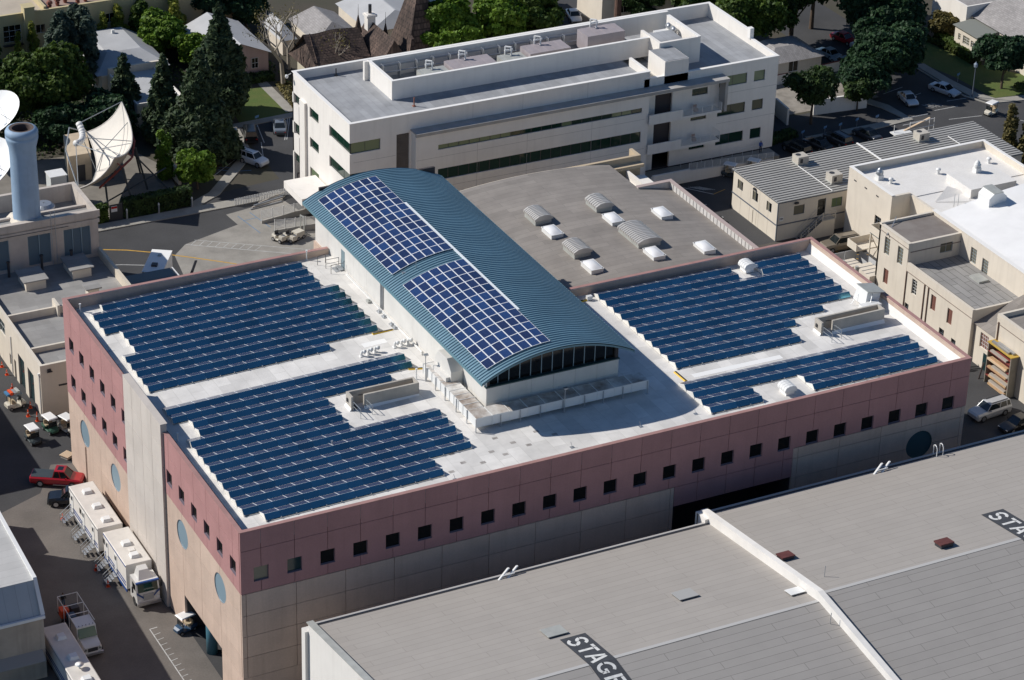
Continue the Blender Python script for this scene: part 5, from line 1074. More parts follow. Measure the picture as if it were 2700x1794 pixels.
c1.part('wall', mb, creamw2); c1.part('roof', MB().box(102.85,42.75,8.8,110.1,48.3,9.0), mat('roof_brown', (0.24,0.215,0.195), 0.92, var=0.6, vs=0.35, c2=(0.13,0.10,0.085))); c1.part('coping', MB().box(102.4,42.35,9.1,102.9,48.6,9.18), creamw2); c1.part('cornice', MB().box(102.85,42.34,7.9,110.1,42.4,8.0).box(102.44,42.4,8.4,102.5,48.6,8.46), mat('cornice_dark', (0.25,0.2,0.17), 0.8))
for i, (a, z0, b, z1_) in enumerate(w1): window(c1,'x',102.5,0.15,a,z0,b,z1_,2,glass_k2 if i < 2 else redw,bluef if i < 2 else redw,5)
window(c1,'y',42.4,0.12,107.2,6.9,109.0,8.2,2,glass_k2,bluef)
c1.part('street_lamp', MB().cyl((103.2,47.2,8.9),(104.8,48.6,9.6),0.05).cyl((103.2,47.2,8.9),(102.2,46.6,8.5),0.16,0.1,8), metal_g)
c2 = Thing('patched_roof_house', 'lower cream house with a grey patched felt roof beside the tall one', 'building', (106,35,0))
w2 = [(40.0,3.2,41.0,5.2),(36.0,3.0,37.0,5.0),(32.6,2.8,33.6,4.8),(41.2,0.3,42.0,1.5),(33.8,0.3,34.8,1.6),(31.4,0.3,32.3,1.4)]
mb = arched_wall(c2,28.9,42.35,6.7,w2); mb.box(102.85,28.9,0,110.1,29.2,6.6); c2.part('wall', mb, creamw2)
c2.part('roof', MB().box(102.85,29.2,5.9,110.1,42.35,6.15), brickmat('felt_patched', (0.33,0.32,0.305), (0.07,0.065,0.06), 3.4, 0.95, 0.035, 0.92, 'YX', 0.4, contrast=0.15)); c2.part('roof_curb', MB().box(107.8,35.0,6.15,109.2,37.0,6.4), hvac_g)
for i, (a, z0, b, z1_) in enumerate(w2): window(c2,'x',102.5,0.15,a,z0,b,z1_,2,glass_k if i in (0,) or i > 2 else redw,rail_w if i == 0 else redw if i < 3 else trim,5 if i < 3 else 2)
for y in (42.2,38.4,37.6): c2.part('downpipe', MB().cyl((102.42,y,0),(102.42,y,5.6),0.07), mat('pipe_brown', (0.2,0.13,0.1), 0.7))
c2.part('wall_trim', MB().box(102.44,29,5.55,102.5,42.3,5.62), MT['cornice_dark'])
c3 = Thing('gabled_link', 'narrow cream link with a sloping grey roof and barred window', 'building', (107,27,0))
mb = MB(); wall(mb,'x',103.0,0.35,24.4,28.85,0,4.9,[(26.0,2.5,27.6,4.4)]); c3.part('wall', mb, creamw2); window(c3,'x',103.0,0.15,26.0,2.5,27.6,4.4,4,redw,rail_w,4)
c3.part('roof', MB().add([(102.8,24.4,5.0),(110.1,24.4,6.4),(110.1,28.9,7.4),(102.8,28.9,5.0)], [(0,1,2,3)]), felt); c3.part('door', MB().box(102.95,25.8,0,103.0,26.6,2.1), glass_t)
c4 = Thing('right_cream_house', 'cream house cut by the right frame edge, lumber rack against it', 'building', (112,15,0))
mb = MB(); mb.box(102.5,-4,0,130,24.3,7.9); c4.part('wall', mb, creamw2); c4.part('roof', MB().box(102.9,-4,7.9,130,24.0,7.95), felt); c4.part('parapet', MB().box(102.45,-4,7.9,102.9,24.3,8.5).box(102.9,23.95,7.9,130,24.3,8.5), creamw2); c4.part('wall_trim', MB().box(102.44,-4,7.3,102.5,24.2,7.37), MT['cornice_dark']); c4.part('downpipe', MB().cyl((102.42,23.9,0),(102.42,23.9,7.6),0.08), MT['pipe_brown'])
bwl = Thing('white_dome_hall', 'big hall with a gently domed white roof at the right frame edge', 'building', (122,38,0))
mb = MB(); wall(mb,'x',110.1,0.4,18,48.4,0,9.5,[(39.0,6.3,40.2,8.3),(36.6,5.9,37.8,7.9)]); mb.box(110.5,48.1,0,150,48.4,8.8); bwl.part('wall', mb, creamw2)
for a in (39.0,36.6): window(bwl,'x',110.1,0.15,a,5.9 if a < 38 else 6.3,a+1.2,7.9 if a < 38 else 8.3,3,glass_k2,bluef,5)
vs, fs = [], []
for i in range(17):
    for j in range(2): x = 110.4+40*i/16; vs.append((x, 18 if j == 0 else 48.2, 9.0+2.0*math.sin(math.pi*i/16)))
for i in range(16): fs.append((2*i,2*i+2,2*i+3,2*i+1))
bwl.part('roof', MB().add(vs, fs), mat('roof_bright_white', (0.86,0.85,0.83), 0.7, var=0.1, vs=0.3), smooth=True); bwl.part('coping', MB().box(110.0,18,9.5,110.55,48.45,9.58), whitec)
t = Thing('roof_vent', 'large white house shaped vent on the domed white hall', 'vent', (117.5,46.8,9.6)); t.part('body', MB().ext([(116.3,9.4),(118.9,9.4),(118.9,11.0),(118.2,11.6),(117.0,11.6),(116.3,11.0)], 45.6, 47.9, 'y'), metal_w); t.part('cap', MB().box(116.9,45.5,11.6,118.3,48.0,11.68), hvac_g)
# fenced machine pen beside the right wing
t = Thing('machine_pen', 'grey panel fence pen holding cream machines beside the right wing', 'fence', (103,52,0))
fpan = mat('fence_grey', (0.5,0.51,0.52), 0.6)
for k in range(5): t.part('fence_panel', MB().box(100.5,47.2+1.6*k,0,100.56,48.7+1.6*k,2.2), fpan); t.part('post', MB().box(100.44,48.72+1.6*k,0,100.62,48.78+1.6*k,2.3), trim)
for k in range(2): t.part('fence_panel', MB().box(100.6+1.9*k,55.3,0,102.4+1.9*k,55.36,2.2), fpan); t.part('fence_panel', MB().box(104.5,51.4+1.9*k,0,104.56,53.2+1.9*k,2.2), fpan)
for k, (x, y, l_, w_, h) in enumerate(((101.4,52.2,1.7,2.0,1.7),(101.6,48.4,2.3,3.4,2.1))):
    t = Thing('generator', ('small cream machine','long cream machine with three lid seams')[k]+' inside the fenced pen', 'generator', (x,y,0)); t.part('casing', MB().box(x,y,0.1,x+l_,y+w_,h), creamw2)
    for j in range(1, 3+k): t.part('lid_seam', MB().box(x-0.01,y+w_*j/(3+k)-0.04,h,x+l_+0.01,y+w_*j/(3+k)+0.04,h+0.03), trim)
    t.part('exhaust', MB().cyl((x-0.1,y+w_*0.8,h*0.4),(x-0.1,y+w_*0.8,h+0.2),0.22,n=12), hvac_g)
# lumber rack
rk = Thing('lumber_rack', 'tall open rack stacked with boards against the cream house', 'rack', (101.9,21,0))
plym = mat('rack_ply', (0.3,0.27,0.22), 0.85, var=0.2, vs=1.0); rk.part('end_wall', MB().box(101.4,19.6,0,102.45,19.75,5.2), plym); rk.part('end_wall', MB().box(101.4,23.9,0,102.45,24.0,5.2), plym); rk.part('top_board', MB().box(101.3,19.5,5.2,102.45,24.1,5.3), mat('rack_yellow', (0.5,0.33,0.06), 0.8))
for z in (1.0,2.0,3.0,4.1): rk.part('shelf', MB().box(101.4,19.75,z,102.45,23.9,z+0.08), redst)
wood = [mat('board_tan', (0.55,0.36,0.2), 0.8, var=0.2, vs=3), mat('board_grey', (0.42,0.38,0.33), 0.85), mat('board_pale', (0.66,0.5,0.34), 0.8)]
for i, (z, x) in enumerate(((0.1,101.3),(0.3,101.5),(0.12,101.9),(1.1,101.3),(1.3,101.4),(1.1,101.8),(2.1,101.35),(2.3,101.5),(3.1,101.3),(3.3,101.45),(4.2,101.4),(5.32,101.5),(5.32,101.9))):
    y0 = 19.9+rnd.random()*0.6; single('board_stack', MB().box(x,y0,z,x+0.35,y0+3.0+rnd.random()*0.6,z+0.22), wood[i % 3] if z < 5 else metal_g, 'boards or rails lying lengthwise on the lumber rack', 'boards', (x,y0,z), 'boards on the lumber rack')
for i in range(7):
    x, y = 100.2+rnd.random()*1.6, 24.4+rnd.random()*4; single('scrap_board', MB().hexa([(0,0,0),(0.25,0,0),(0.25,0.1,0),(0,0.1,0)],[(0.9,0.3,1.7),(1.15,0.3,1.7),(1.15,0.4,1.7),(0.9,0.4,1.7)]), [wood[0],metal_w,joint,paint_b][i % 4], 'scrap board leaning in the clutter beside the lumber rack', 'scrap', (x,y,0), 'clutter beside the lumber rack', rz=rnd.random()*3, local=True)
# ------------------------------------------------------------------ vehicles (front towards local +x)
def wheels(t, xs_, w_, r=0.36, th_=0.24):
    tm = MB().cyl((0,-th_/2,0),(0,th_/2,0),r,n=16).mesh('wheel', tyre)
    rm = MB().cyl((0,-th_/2-0.012,0),(0,th_/2+0.012,0),r*0.62,n=12).mesh('rim', rimm)
    for x in xs_:
        for s in (-1,1):
            k = t.inst('wheel', tm, (x, s*(w_/2-th_/2+0.02), r)); ob('rim', rm, k)
def body_loft(secs):
    """secs: (x, half width, z bottom, z shoulder, z top); rounded shoulders, closed ends"""
    mb = MB(); vs, fs = [], []; n = 8
    for x, w_, zb, zs, zt in secs:
        vs += [(x,-w_*0.92,zb),(x,-w_,zb+(zs-zb)*0.35),(x,-w_,zs),(x,-w_*0.86,zt),(x,w_*0.86,zt),(x,w_,zs),(x,w_,zb+(zs-zb)*0.35),(x,w_*0.92,zb)]
    for i in range(len(secs)-1): fs += [(i*n+k, i*n+(k+1) % n, (i+1)*n+(k+1) % n, (i+1)*n+k) for k in range(n)]
    fs += [tuple(range(n-1,-1,-1)), tuple(range((len(secs)-1)*n, len(secs)*n))]
    return mb.add(vs, fs)
def car(label, loc, heading, paint, kind='sedan', L_=4.7, W_=1.82, H_=1.45, name=None, group=None):
    t = local_thing(name or {'sedan':'parked_car','suv':'parked_suv','pickup':'pickup_truck'}[kind], label, {'sedan':'car','suv':'SUV','pickup':'pickup truck'}[kind], loc, heading, group)
    h = L_/2; w_ = W_/2; belt = H_*0.62; zb = 0.24
    if kind == 'sedan': secs = [(-h,w_*0.82,0.42,0.72,0.78),(-h+0.12,w_*0.92,zb,0.8,belt),(-h*0.62,w_,zb,0.78,belt+0.03),(-h*0.2,w_,zb,0.76,belt),(h*0.3,w_,zb,0.76,belt-0.02),(h*0.62,w_*0.98,zb,0.72,belt-0.12),(h-0.2,w_*0.9,zb,0.6,belt-0.25),(h,w_*0.72,0.35,0.52,0.58)]; g0,g1,g2,g3 = -h*0.72,-h*0.38,h*0.1,h*0.42
    elif kind == 'suv': secs = [(-h,w_*0.9,0.45,0.95,belt),(-h+0.1,w_*0.97,zb,0.98,belt+0.04),(-h*0.3,w_,zb,0.95,belt+0.02),(h*0.3,w_,zb,0.92,belt),(h*0.62,w_,zb,0.9,belt-0.03),(h-0.2,w_*0.95,zb,0.8,belt-0.12),(h,w_*0.8,0.4,0.7,0.82)]; g0,g1,g2,g3 = -h*0.97,-h*0.88,h*0.16,h*0.44
    else: secs = [(-h,w_*0.94,0.5,0.98,1.12),(-h+0.08,w_,0.4,1.0,1.14),(-h*0.1,w_,0.36,1.0,1.14),(h*0.35,w_,0.36,0.98,1.12),(h*0.62,w_*0.99,0.36,0.95,1.08),(h-0.22,w_*0.96,0.36,0.88,1.0),(h,w_*0.85,0.45,0.75,0.86)]; belt = 1.13; g0,g1,g2,g3 = -h*0.12,-h*0.05,h*0.3,h*0.56
    t.part('body', body_loft(secs), paint, smooth=False)
    bw_, tw = w_*0.86, w_*0.68
    B = [(g0,-bw_,belt-0.03),(g3,-bw_,belt-0.08),(g3,bw_,belt-0.08),(g0,bw_,belt-0.03)]; T = [(g1,-tw,H_-0.05),(g2,-tw,H_-0.05),(g2,tw,H_-0.05),(g1,tw,H_-0.05)]
    gh = t.part('greenhouse', MB().hexa(B, T), glass_c)
    rp = t.part('roof', MB().hexa([(g1-0.06,-tw-0.03,H_-0.06),(g2+0.1,-tw-0.03,H_-0.07),(g2+0.1,tw+0.03,H_-0.07),(g1-0.06,tw+0.03,H_-0.06)], [(g1,-tw+0.06,H_),(g2-0.05,-tw+0.06,H_),(g2-0.05,tw-0.06,H_),(g1,tw-0.06,H_)]), paint)
    pil = MB()
    for s in (-1,1):
        for (xa, xb) in ((g3,g2),(g0,g1),((g0+g3)/2-0.1,(g1+g2)/2-0.05))+(((g0*0.45+g0*0.3,g1*0.8),) if kind == 'suv' else ()):
            pil.hexa([(xa-0.05,s*bw_-0.02,belt-0.06),(xa+0.05,s*bw_-0.02,belt-0.06),(xa+0.05,s*bw_+0.02,belt-0.06),(xa-0.05,s*bw_+0.02,belt-0.06)], [(xb-0.05,s*tw-0.02,H_-0.04),(xb+0.05,s*tw-0.02,H_-0.04),(xb+0.05,s*tw+0.025,H_-0.04),(xb-0.05,s*tw+0.025,H_-0.04)])
    t.part('pillar', pil, paint)
    for s in (-1,1):
        t.part('headlight', MB().box(h-0.16,s*w_*0.5,secs[-1][3]-0.02,h-0.04,s*w_*0.8,secs[-1][3]+0.1), lampw)
        t.part('tail_light', MB().box(-h-0.01,s*w_*0.62,secs[0][3]-0.18,-h+0.08,s*w_*0.84,secs[0][3]-0.02), lampr)
        t.part('mirror', MB().box(g3-0.5,s*(w_+0.12),belt-0.02,g3-0.35,s*(w_-0.05),belt+0.12), paint)
    t.part('bumper', MB().box(h-0.1,-w_*0.75,0.3,h+0.03,w_*0.75,0.45).box(-h-0.03,-w_*0.8,0.4,-h+0.1,w_*0.8,0.52), metal_d if kind != 'pickup' else rimm)
    wheels(t, (-h*0.6,h*0.63), W_, 0.34 if kind == 'sedan' else 0.4)
    if kind == 'pickup':
        t.part('tonneau_cover', MB().box(-h+0.1,-w_*0.84,1.13,-h*0.14,w_*0.84,1.17), mat('tonneau', (0.035,0.05,0.06), 0.6)); t.part('sunroof', MB().box((g1+g2)/2-0.25,-0.38,H_-0.01,(g1+g2)/2+0.35,0.38,H_+0.008), glass_c, rp)
        t.part('running_board', MB().box(-h*0.1,-w_-0.08,0.38,h*0.4,-w_+0.05,0.44), rimm)
    if kind == 'suv': t.part('roof_rack', MB().box(g1+0.2,-tw+0.1,H_+0.02,g2-0.2,-tw+0.15,H_+0.07).box(g1+0.2,tw-0.15,H_+0.02,g2-0.2,tw-0.1,H_+0.07), metal_d)
    return t
def paint(n, c): return mat('paint_'+n, c, 0.28, metal=0.15, spec=0.5, coat=0.6)
pk = car('bright red crew cab pickup with a dark bed cover nosed to the wall', (-2.7,46.35,0), R(-31), paint('red',(0.42,0.012,0.02)), 'pickup', 5.6, 1.95, 1.9)
car('black covered SUV half hidden behind the first white trailer', (-2.65,42.0,0), R(158), paint('black',(0.012,0.016,0.022)), 'suv', 4.9, 1.9, 1.85)
car('silver SUV parked beside the lumber rack', (97.3,17.3,0), R(185), paint('silver',(0.5,0.51,0.52)), 'suv', 5.1, 2.0, 1.85)
car('black sedan next to the silver SUV', (98.6,13.7,0), R(188), paint('black2',(0.015,0.015,0.017)), 'sedan', 4.8, 1.85, 1.45)
car('dark coupe peeking over the stage roof, nearest of the three', (99.6,10.6,0), R(188), paint('navy',(0.02,0.03,0.05)), 'sedan', 4.7, 1.85, 1.4)
car('tan large SUV parked by the fenced machine pen', (104.9,60.0,0), R(178), paint('tan',(0.2,0.17,0.13)), 'suv', 5.2, 2.0, 1.9)
car('silver sedan beside the clipped lawn', (146.4,96.3,0), R(-70), paint('silver2',(0.5,0.53,0.56)), 'sedan', 4.8, 1.85, 1.45)
car('white compact car nose out of the tree shade', (139.6,95.6,0), R(-100), paint('white',(0.72,0.74,0.75)), 'sedan', 4.3, 1.75, 1.45)
car('blue grey sedan parked by the left lawn', (54.1,122.2,0), R(70), paint('bluegrey',(0.18,0.21,0.25)), 'sedan', 4.7, 1.8, 1.45)
car('black van in the left lot beside the lawn', (49.4,121.2,0), R(72), paint('black3',(0.01,0.012,0.015)), 'suv', 4.9, 1.9, 1.9)
car('white jeep with a black bonnet by the kerb under the pine', (46.7,113.3,0), R(-62), paint('white2',(0.66,0.67,0.68)), 'suv', 4.2, 1.75, 1.75)
car('silver sedan seen past the office roof near the top', (110.6,142.5,0), R(-105), paint('silver3',(0.62,0.62,0.61)), 'sedan', 4.5, 1.8, 1.42)
car('red car in the shade under the big trees', (143.7,118.5,0), R(-75), paint('red2',(0.4,0.015,0.03)), 'sedan', 4.5, 1.8, 1.45)
car('white car glimpsed under the big trees', (144.4,114.2,0), R(-75), paint('white3',(0.68,0.7,0.72)), 'sedan', 4.5, 1.8, 1.45)
car('pale blue car under the trees, left of the red one', (138.3,114.6,0), R(100), paint('paleblue',(0.4,0.47,0.52)), 'sedan', 4.5, 1.8, 1.45)
car('light blue car deep under the trees nearest the low wall', (138.5,110.8,0), R(100), paint('paleblue2',(0.42,0.5,0.55)), 'sedan', 4.4, 1.8, 1.45)
for i, (x, y) in enumerate(((115.6,87.2),(119.2,87.5),(122.5,87.6),(127.2,87.5))): car(('first','second','third','fourth')[i]+' dark parked car from the office end, behind the modular office roof', (x,y,0), R(100), paint('dk%d' % i,(0.015+0.01*i,0.018+0.01*i,0.022+0.012*i)), 'sedan' if i % 2 else 'suv', 4.6, 1.8, 1.5 if i % 2 else 1.7)
car('dark car hidden beside the low hall wall', (93.0,72.6,0), R(20), paint('dk5',(0.02,0.02,0.02)), 'sedan', 4.6, 1.8, 1.45)
# --- golf carts
def cart(label, loc, heading, roofm, bodym, seatm=None, load=False):
    t = local_thing('golf_cart', label, 'golf cart', loc, heading)
    t.part('chassis', body_loft([(-1.15,0.5,0.35,0.6,0.72),(-0.9,0.58,0.22,0.62,0.78),(-0.35,0.58,0.22,0.6,0.74),(-0.3,0.56,0.2,0.3,0.34),(0.45,0.56,0.2,0.3,0.34),(0.5,0.54,0.22,0.6,0.82),(0.9,0.5,0.25,0.6,0.74),(1.15,0.36,0.32,0.5,0.58)]), bodym)
    t.part('seat', MB().box(-0.55,-0.5,0.72,-0.05,0.5,0.88).box(-0.65,-0.5,0.85,-0.52,0.5,1.3), seatm or mat('seat_tan', (0.45,0.36,0.24), 0.7))
    pr_ = MB()
    for x, x2 in ((0.55,0.5),(-0.8,-0.75)):
        for s in (-1,1): pr_.cyl((x,s*0.5,0.7),(x2,s*0.48,1.82),0.03,n=6)
    t.part('roof_post', pr_, metal_d)
    t.part('roof', MB().hexa([(-0.95,-0.6,1.82),(0.75,-0.6,1.82),(0.75,0.6,1.82),(-0.95,0.6,1.82)], [(-0.85,-0.52,1.91),(0.65,-0.52,1.91),(0.65,0.52,1.91),(-0.85,0.52,1.91)]), roofm)
    t.part('steering_wheel', MB().cyl((0.38,0.25,0.95),(0.5,0.25,0.85),0.17,n=12), metal_d); t.part('windshield', MB().box(0.54,-0.48,0.8,0.56,0.48,1.4), glass_c)
    wheels(t, (-0.75,0.75), 1.15, 0.22, 0.18)
    if load:
        for k in range(4): t.part('cargo', MB().box(-1.1+0.4*k,-0.5,1.92,-0.78+0.4*k,0.45,2.15+0.1*(k % 2)), [paint_b,orange,metal_g,hvac_g][k])
    return t
cb = mat('cart_cream', (0.6,0.56,0.47), 0.5); cdk = mat('cart_dark', (0.04,0.055,0.06), 0.5); cblu = mat('cart_navy', (0.03,0.07,0.13), 0.4); crw = mat('cart_roof_white', (0.82,0.81,0.79), 0.4)
cart('cream golf cart loaded with gear by the garage doors', (-1.85,63.7,0), R(8), mat('cart_rack', (0.15,0.2,0.24), 0.6), cb, None, True)
cart('white roofed golf cart in the yard shadow', (-2.4,55.7,0), R(-82), crw, cdk); cart('white roofed golf cart with green load by the annex corner', (0.05,57.1,0), R(-78), crw, mat('cart_green', (0.03,0.09,0.06), 0.5))
cart('white golf cart half hidden behind the pink wall corner', (1.75,56.3,0), R(-70), metal_w, cb); cart('navy fronted golf cart with tan seats by the carport', (-0.15,15.05,0), R(195), crw, cblu)
cart('white golf cart on the road at the far right', (148.0,87.3,0), R(200), crw, cb); cart('golf cart with a flat white roof by the access ramp', (103.3,84.2,0), R(-50), crw, cdk); cart('second white roofed golf cart further along the ramp', (106.9,84.0,0), R(-50), crw, cb)
# --- white production trailers and trucks (front towards -y in the world)
trw = mat('trailer_white', (0.8,0.77,0.72), 0.5, var=0.12, vs=0.5, streak=0.1); bluet = mat('trailer_blue', (0.02,0.07,0.25), 0.4)
def trailer(name, label, cat, x0, x1, y0, y1, zb, zt, acs, stripes, doors, steps=True):
    t = Thing(name, label, cat, ((x0+x1)/2,(y0+y1)/2,0))
    t.part('body', MB().box(x0,y0,zb,x1,y1,zt-0.06), trw); t.part('roof', MB().hexa([(x0-0.03,y0-0.03,zt-0.06),(x1+0.03,y0-0.03,zt-0.06),(x1+0.03,y1+0.03,zt-0.06),(x0-0.03,y1+0.03,zt-0.06)],[(x0+0.06,y0+0.03,zt),(x1-0.06,y0+0.03,zt),(x1-0.06,y1-0.03,zt),(x0+0.06,y1-0.03,zt)]), mat('trailer_roof', (0.7,0.66,0.6), 0.6, var=0.15, vs=0.7))
    t.part('edge_trim', MB().box(x0-0.045,y0,zt-0.22,x0,y1,zt-0.1).box(x0-0.02,y0,zb-0.35,x0+0.1,y1,zb), bluet if stripes else metal_g)
    for z in (zb+0.25,zb+0.6): t.part('stripe', MB().box(x0-0.015,y0+0.2,z,x0,y1-0.3,z+0.18), bluet)
    for y in doors:
        dd = t.part('door', MB().box(x0-0.04,y,zb+0.1,x0,y+0.75,zt-0.5), metal_w); t.part('window', MB().box(x0-0.055,y+0.18,zt-1.15,x0-0.04,y+0.57,zt-0.7), glass_k, dd)
        if steps:
            for k in range(4): t.part('step', MB().box(x0-0.35-0.28*k,y-0.1,zb-0.1-0.2*k,x0-0.1-0.28*k,y+0.8,zb-0.05-0.2*k), metal_g)
            rl = MB()
            for yy in (y-0.1,y+0.8):
                rl.cyl((x0-0.1,yy,zb-0.1),(x0-0.1,yy,zb+0.9),0.025); rl.cyl((x0-1.3,yy,0),(x0-1.3,yy,0.9),0.025); rl.cyl((x0-0.1,yy,zb+0.9),(x0-1.3,yy,0.9),0.025); rl.cyl((x0-0.1,yy,zb+0.45),(x0-1.3,yy,0.45),0.02)
            t.part('step_rail', rl, metal_g)
    for a, b in zip(doors[:-1], doors[1:]): t.part('window', MB().box(x0-0.02,a+1.0,zt-1.3,x0,a+1.6,zt-0.7), glass_k)
    for y in acs:
        ac = t.part('roof_air_conditioner', MB().hexa([((x0+x1)/2-0.45,y-0.45,zt),((x0+x1)/2+0.5,y-0.45,zt),((x0+x1)/2+0.5,y+0.45,zt),((x0+x1)/2-0.45,y+0.45,zt)],[((x0+x1)/2-0.32,y-0.32,zt+0.32),((x0+x1)/2+0.4,y-0.36,zt+0.32),((x0+x1)/2+0.4,y+0.36,zt+0.32),((x0+x1)/2-0.32,y+0.32,zt+0.32)]), metal_w)
    tm = MB().cyl((-0.14,0,0),(0.14,0,0),0.45,n=14).mesh('wheel', tyre)
    for y in (y1-1.3,y1-2.4):
        for x in (x0+0.2,x1-0.2): t.inst('wheel', tm, (x,y,0.45))
    t.part('landing_leg', MB().box(x0+0.3,y0+1.2,0,x0+0.45,y0+1.35,zb).box(x1-0.45,y0+1.2,0,x1-0.3,y0+1.35,zb), metal_d)
    return t
trailer('production_trailer','rear white production trailer with metal steps, farthest from the truck cab','trailer',-3.6,-0.95,30.5,39.5,0.95,3.7,(37.6,34.5,31.7),False,(38.2,34.6,31.6))
trk = trailer('production_truck','white trailer truck with a blue striped cab facing the camera','truck',-3.3,-0.62,22.9,29.6,0.95,3.75,(26.6,24.2),True,(28.2,25.6))
trk.part('roof_vent', MB().box(-2.1,25.1,3.75,-1.5,25.7,3.83), trw)
cabm = paint('cabwhite', (0.72,0.71,0.68))
trk.part('cab', MB().ext([(20.35,0.6),(22.4,0.6),(22.4,2.95),(20.75,2.95),(20.45,1.9)], -3.1, -0.75, 'x'), cabm); trk.part('windscreen', MB().hexa([(-2.95,20.4,1.85),(-0.9,20.4,1.85),(-0.9,20.5,1.85),(-2.95,20.5,1.85)],[(-2.95,20.66,2.75),(-0.9,20.66,2.75),(-0.9,20.76,2.75),(-2.95,20.76,2.75)]), glass_g); trk.part('sun_visor', MB().box(-3.1,20.5,2.8,-0.75,20.72,2.97), bluet)
trk.part('wind_deflector', MB().hexa([(-2.7,20.95,2.95),(-1.15,20.95,2.95),(-1.15,22.3,2.95),(-2.7,22.3,2.95)],[(-2.4,21.6,3.7),(-1.45,21.6,3.7),(-1.45,22.3,3.85),(-2.4,22.3,3.85)]), cabm); trk.part('grille', MB().box(-2.45,20.28,0.95,-1.4,20.36,1.6), metal_g); trk.part('bumper', MB().box(-3.15,20.15,0.45,-0.7,20.4,0.75), rimm)
for x in (-3.0,-1.1): trk.part('headlight', MB().box(x,20.3,0.95,x+0.3,20.36,1.15), lampw)
for s in (-3.12,-0.78): trk.part('blue_flash', MB().add([(s,20.33,1.75),(s+(0.7 if s < -2 else -0.7),20.33,1.1),(s+(0.7 if s < -2 else -0.7),20.33,1.3),(s,20.33,2.0)],[(0,1,2,3)]), bluet)
trk.part('mirror', MB().box(-3.5,20.7,1.9,-3.35,20.8,2.6).box(-0.5,20.7,1.9,-0.35,20.8,2.6), metal_d); trk.part('cab_side_window', MB().box(-3.115,20.8,1.9,-3.1,21.7,2.6), glass_k)
tm = MB().cyl((-0.15,0,0),(0.15,0,0),0.48,n=14).mesh('wheel', tyre)
for x in (-2.95,-0.9): trk.inst('wheel', tm, (x,21.3,0.48))
trailer('production_trailer','white flat roofed trailer at the lower left beside the workshop','trailer',-14.0,-11.6,2,16.8,0.8,3.2,(14.5,10.9,7.0),False,(),False)
ds = local_thing('trailer_dish', 'small round dish on the lower left trailer roof', 'satellite dish', (-12.8,9.0,3.2)); ds.part('mast', MB().cyl((0,0,0),(0,0,0.3),0.08), metal_g); ds.part('reflector', MB().lathe([(0.05,0.3),(0.3,0.36),(0.42,0.48)],(0,0,0),16), dishw, smooth=True)
t = local_thing('flatbed_truck', 'white bonneted work truck with ladder rack, hidden behind the lower left trailer', 'truck', (-9.75,14.4,0), R(-90))
t.part('bonnet', body_loft([(-2.2,1.0,0.5,1.1,1.6),(-1.0,1.0,0.5,1.1,1.55),(-0.3,0.98,0.5,1.05,1.45),(0,0.85,0.6,0.95,1.3)]), cabm); t.part('cab', MB().hexa([(-3.7,-1.0,0.6),(-1.3,-1.0,0.6),(-1.3,1.0,0.6),(-3.7,1.0,0.6)],[(-3.6,-0.95,2.6),(-1.8,-0.95,2.6),(-1.8,0.95,2.6),(-3.6,0.95,2.6)]), cabm); t.part('windscreen', MB().hexa([(-1.38,-0.9,1.6),(-1.3,-0.9,1.6),(-1.3,0.9,1.6),(-1.38,0.9,1.6)],[(-1.78,-0.85,2.45),(-1.7,-0.85,2.45),(-1.7,0.85,2.45),(-1.78,0.85,2.45)]), glass_gl)
for k in range(5): t.part('marker_lamp', MB().box(-1.95,-0.7+0.35*k,2.6,-1.88,-0.66+0.35*k,2.72), metal_d)
t.part('grille', MB().box(-0.02,-0.5,0.8,0.02,0.5,1.2), metal_d); t.part('bumper', MB().box(-0.1,-1.05,0.4,0.1,1.05,0.65), rimm)
for s in (-0.85,0.62): t.part('headlight', MB().box(-0.1,s,0.95,0.0,s+0.25,1.15), lampw)
t.part('bed', MB().box(-7.6,-1.05,0.85,-3.8,1.05,1.05), metal_d)
rk2 = MB()
for x in (-3.9,-5.5,-7.4):
    for s in (-1,1): rk2.cyl((x,s*1.0,1.05),(x,s*1.0,2.8),0.04,n=6)
    rk2.cyl((x,-1,2.8),(x,1,2.8),0.04,n=6)
for s in (-1,1): rk2.cyl((-7.4,s,2.8),(-2.2,s,2.8),0.04,n=6)
t.part('ladder_rack', rk2, metal_w)
for k, (x, y, m) in enumerate(((-4.4,0.4,yel),(-5.4,-0.3,cblu),(-6.6,0.4,metal_d),(-6.4,-0.7,orange))): t.part('load_box', MB().box(x-0.5,y-0.4,1.05,x+0.4,y+0.4,1.6+0.12*k), m)
wheels(t, (-0.7,-5.9), 2.1, 0.45, 0.3)
bt = local_thing('box_truck', 'white box truck with a roof hatch in the rear yard', 'truck', (22.9,85.3,0), R(58)); bt.part('box', MB().box(-3.0,-1.2,0.8,3.0,1.2,3.2), metal_w); bt.part('roof', MB().box(-3.05,-1.25,3.2,3.05,1.25,3.25), roofw2); bt.part('roof_vent', MB().box(1.2,-0.25,3.25,1.7,0.2,3.35), hvac_g); bt.part('roof_hatch', MB().box(-1.6,-0.3,3.25,-0.9,0.4,3.5), metal_d); bt.part('rear_door', MB().box(3.0,-1.1,0.9,3.06,1.1,3.1), hvac_g); wheels(bt, (-2.0,1.9), 2.3, 0.45, 0.3)
sh = Thing('tool_shed', 'open shed with dark corrugated roof behind the rear parapet', 'shed', (20.5,79,0)); sh.part('wall', MB().box(17.9,79.2,0,23.2,79.35,3.6).box(17.9,79.35,0,18.05,81.2,3.4).box(23.0,79.35,0,23.2,81.2,3.4), metal_w)
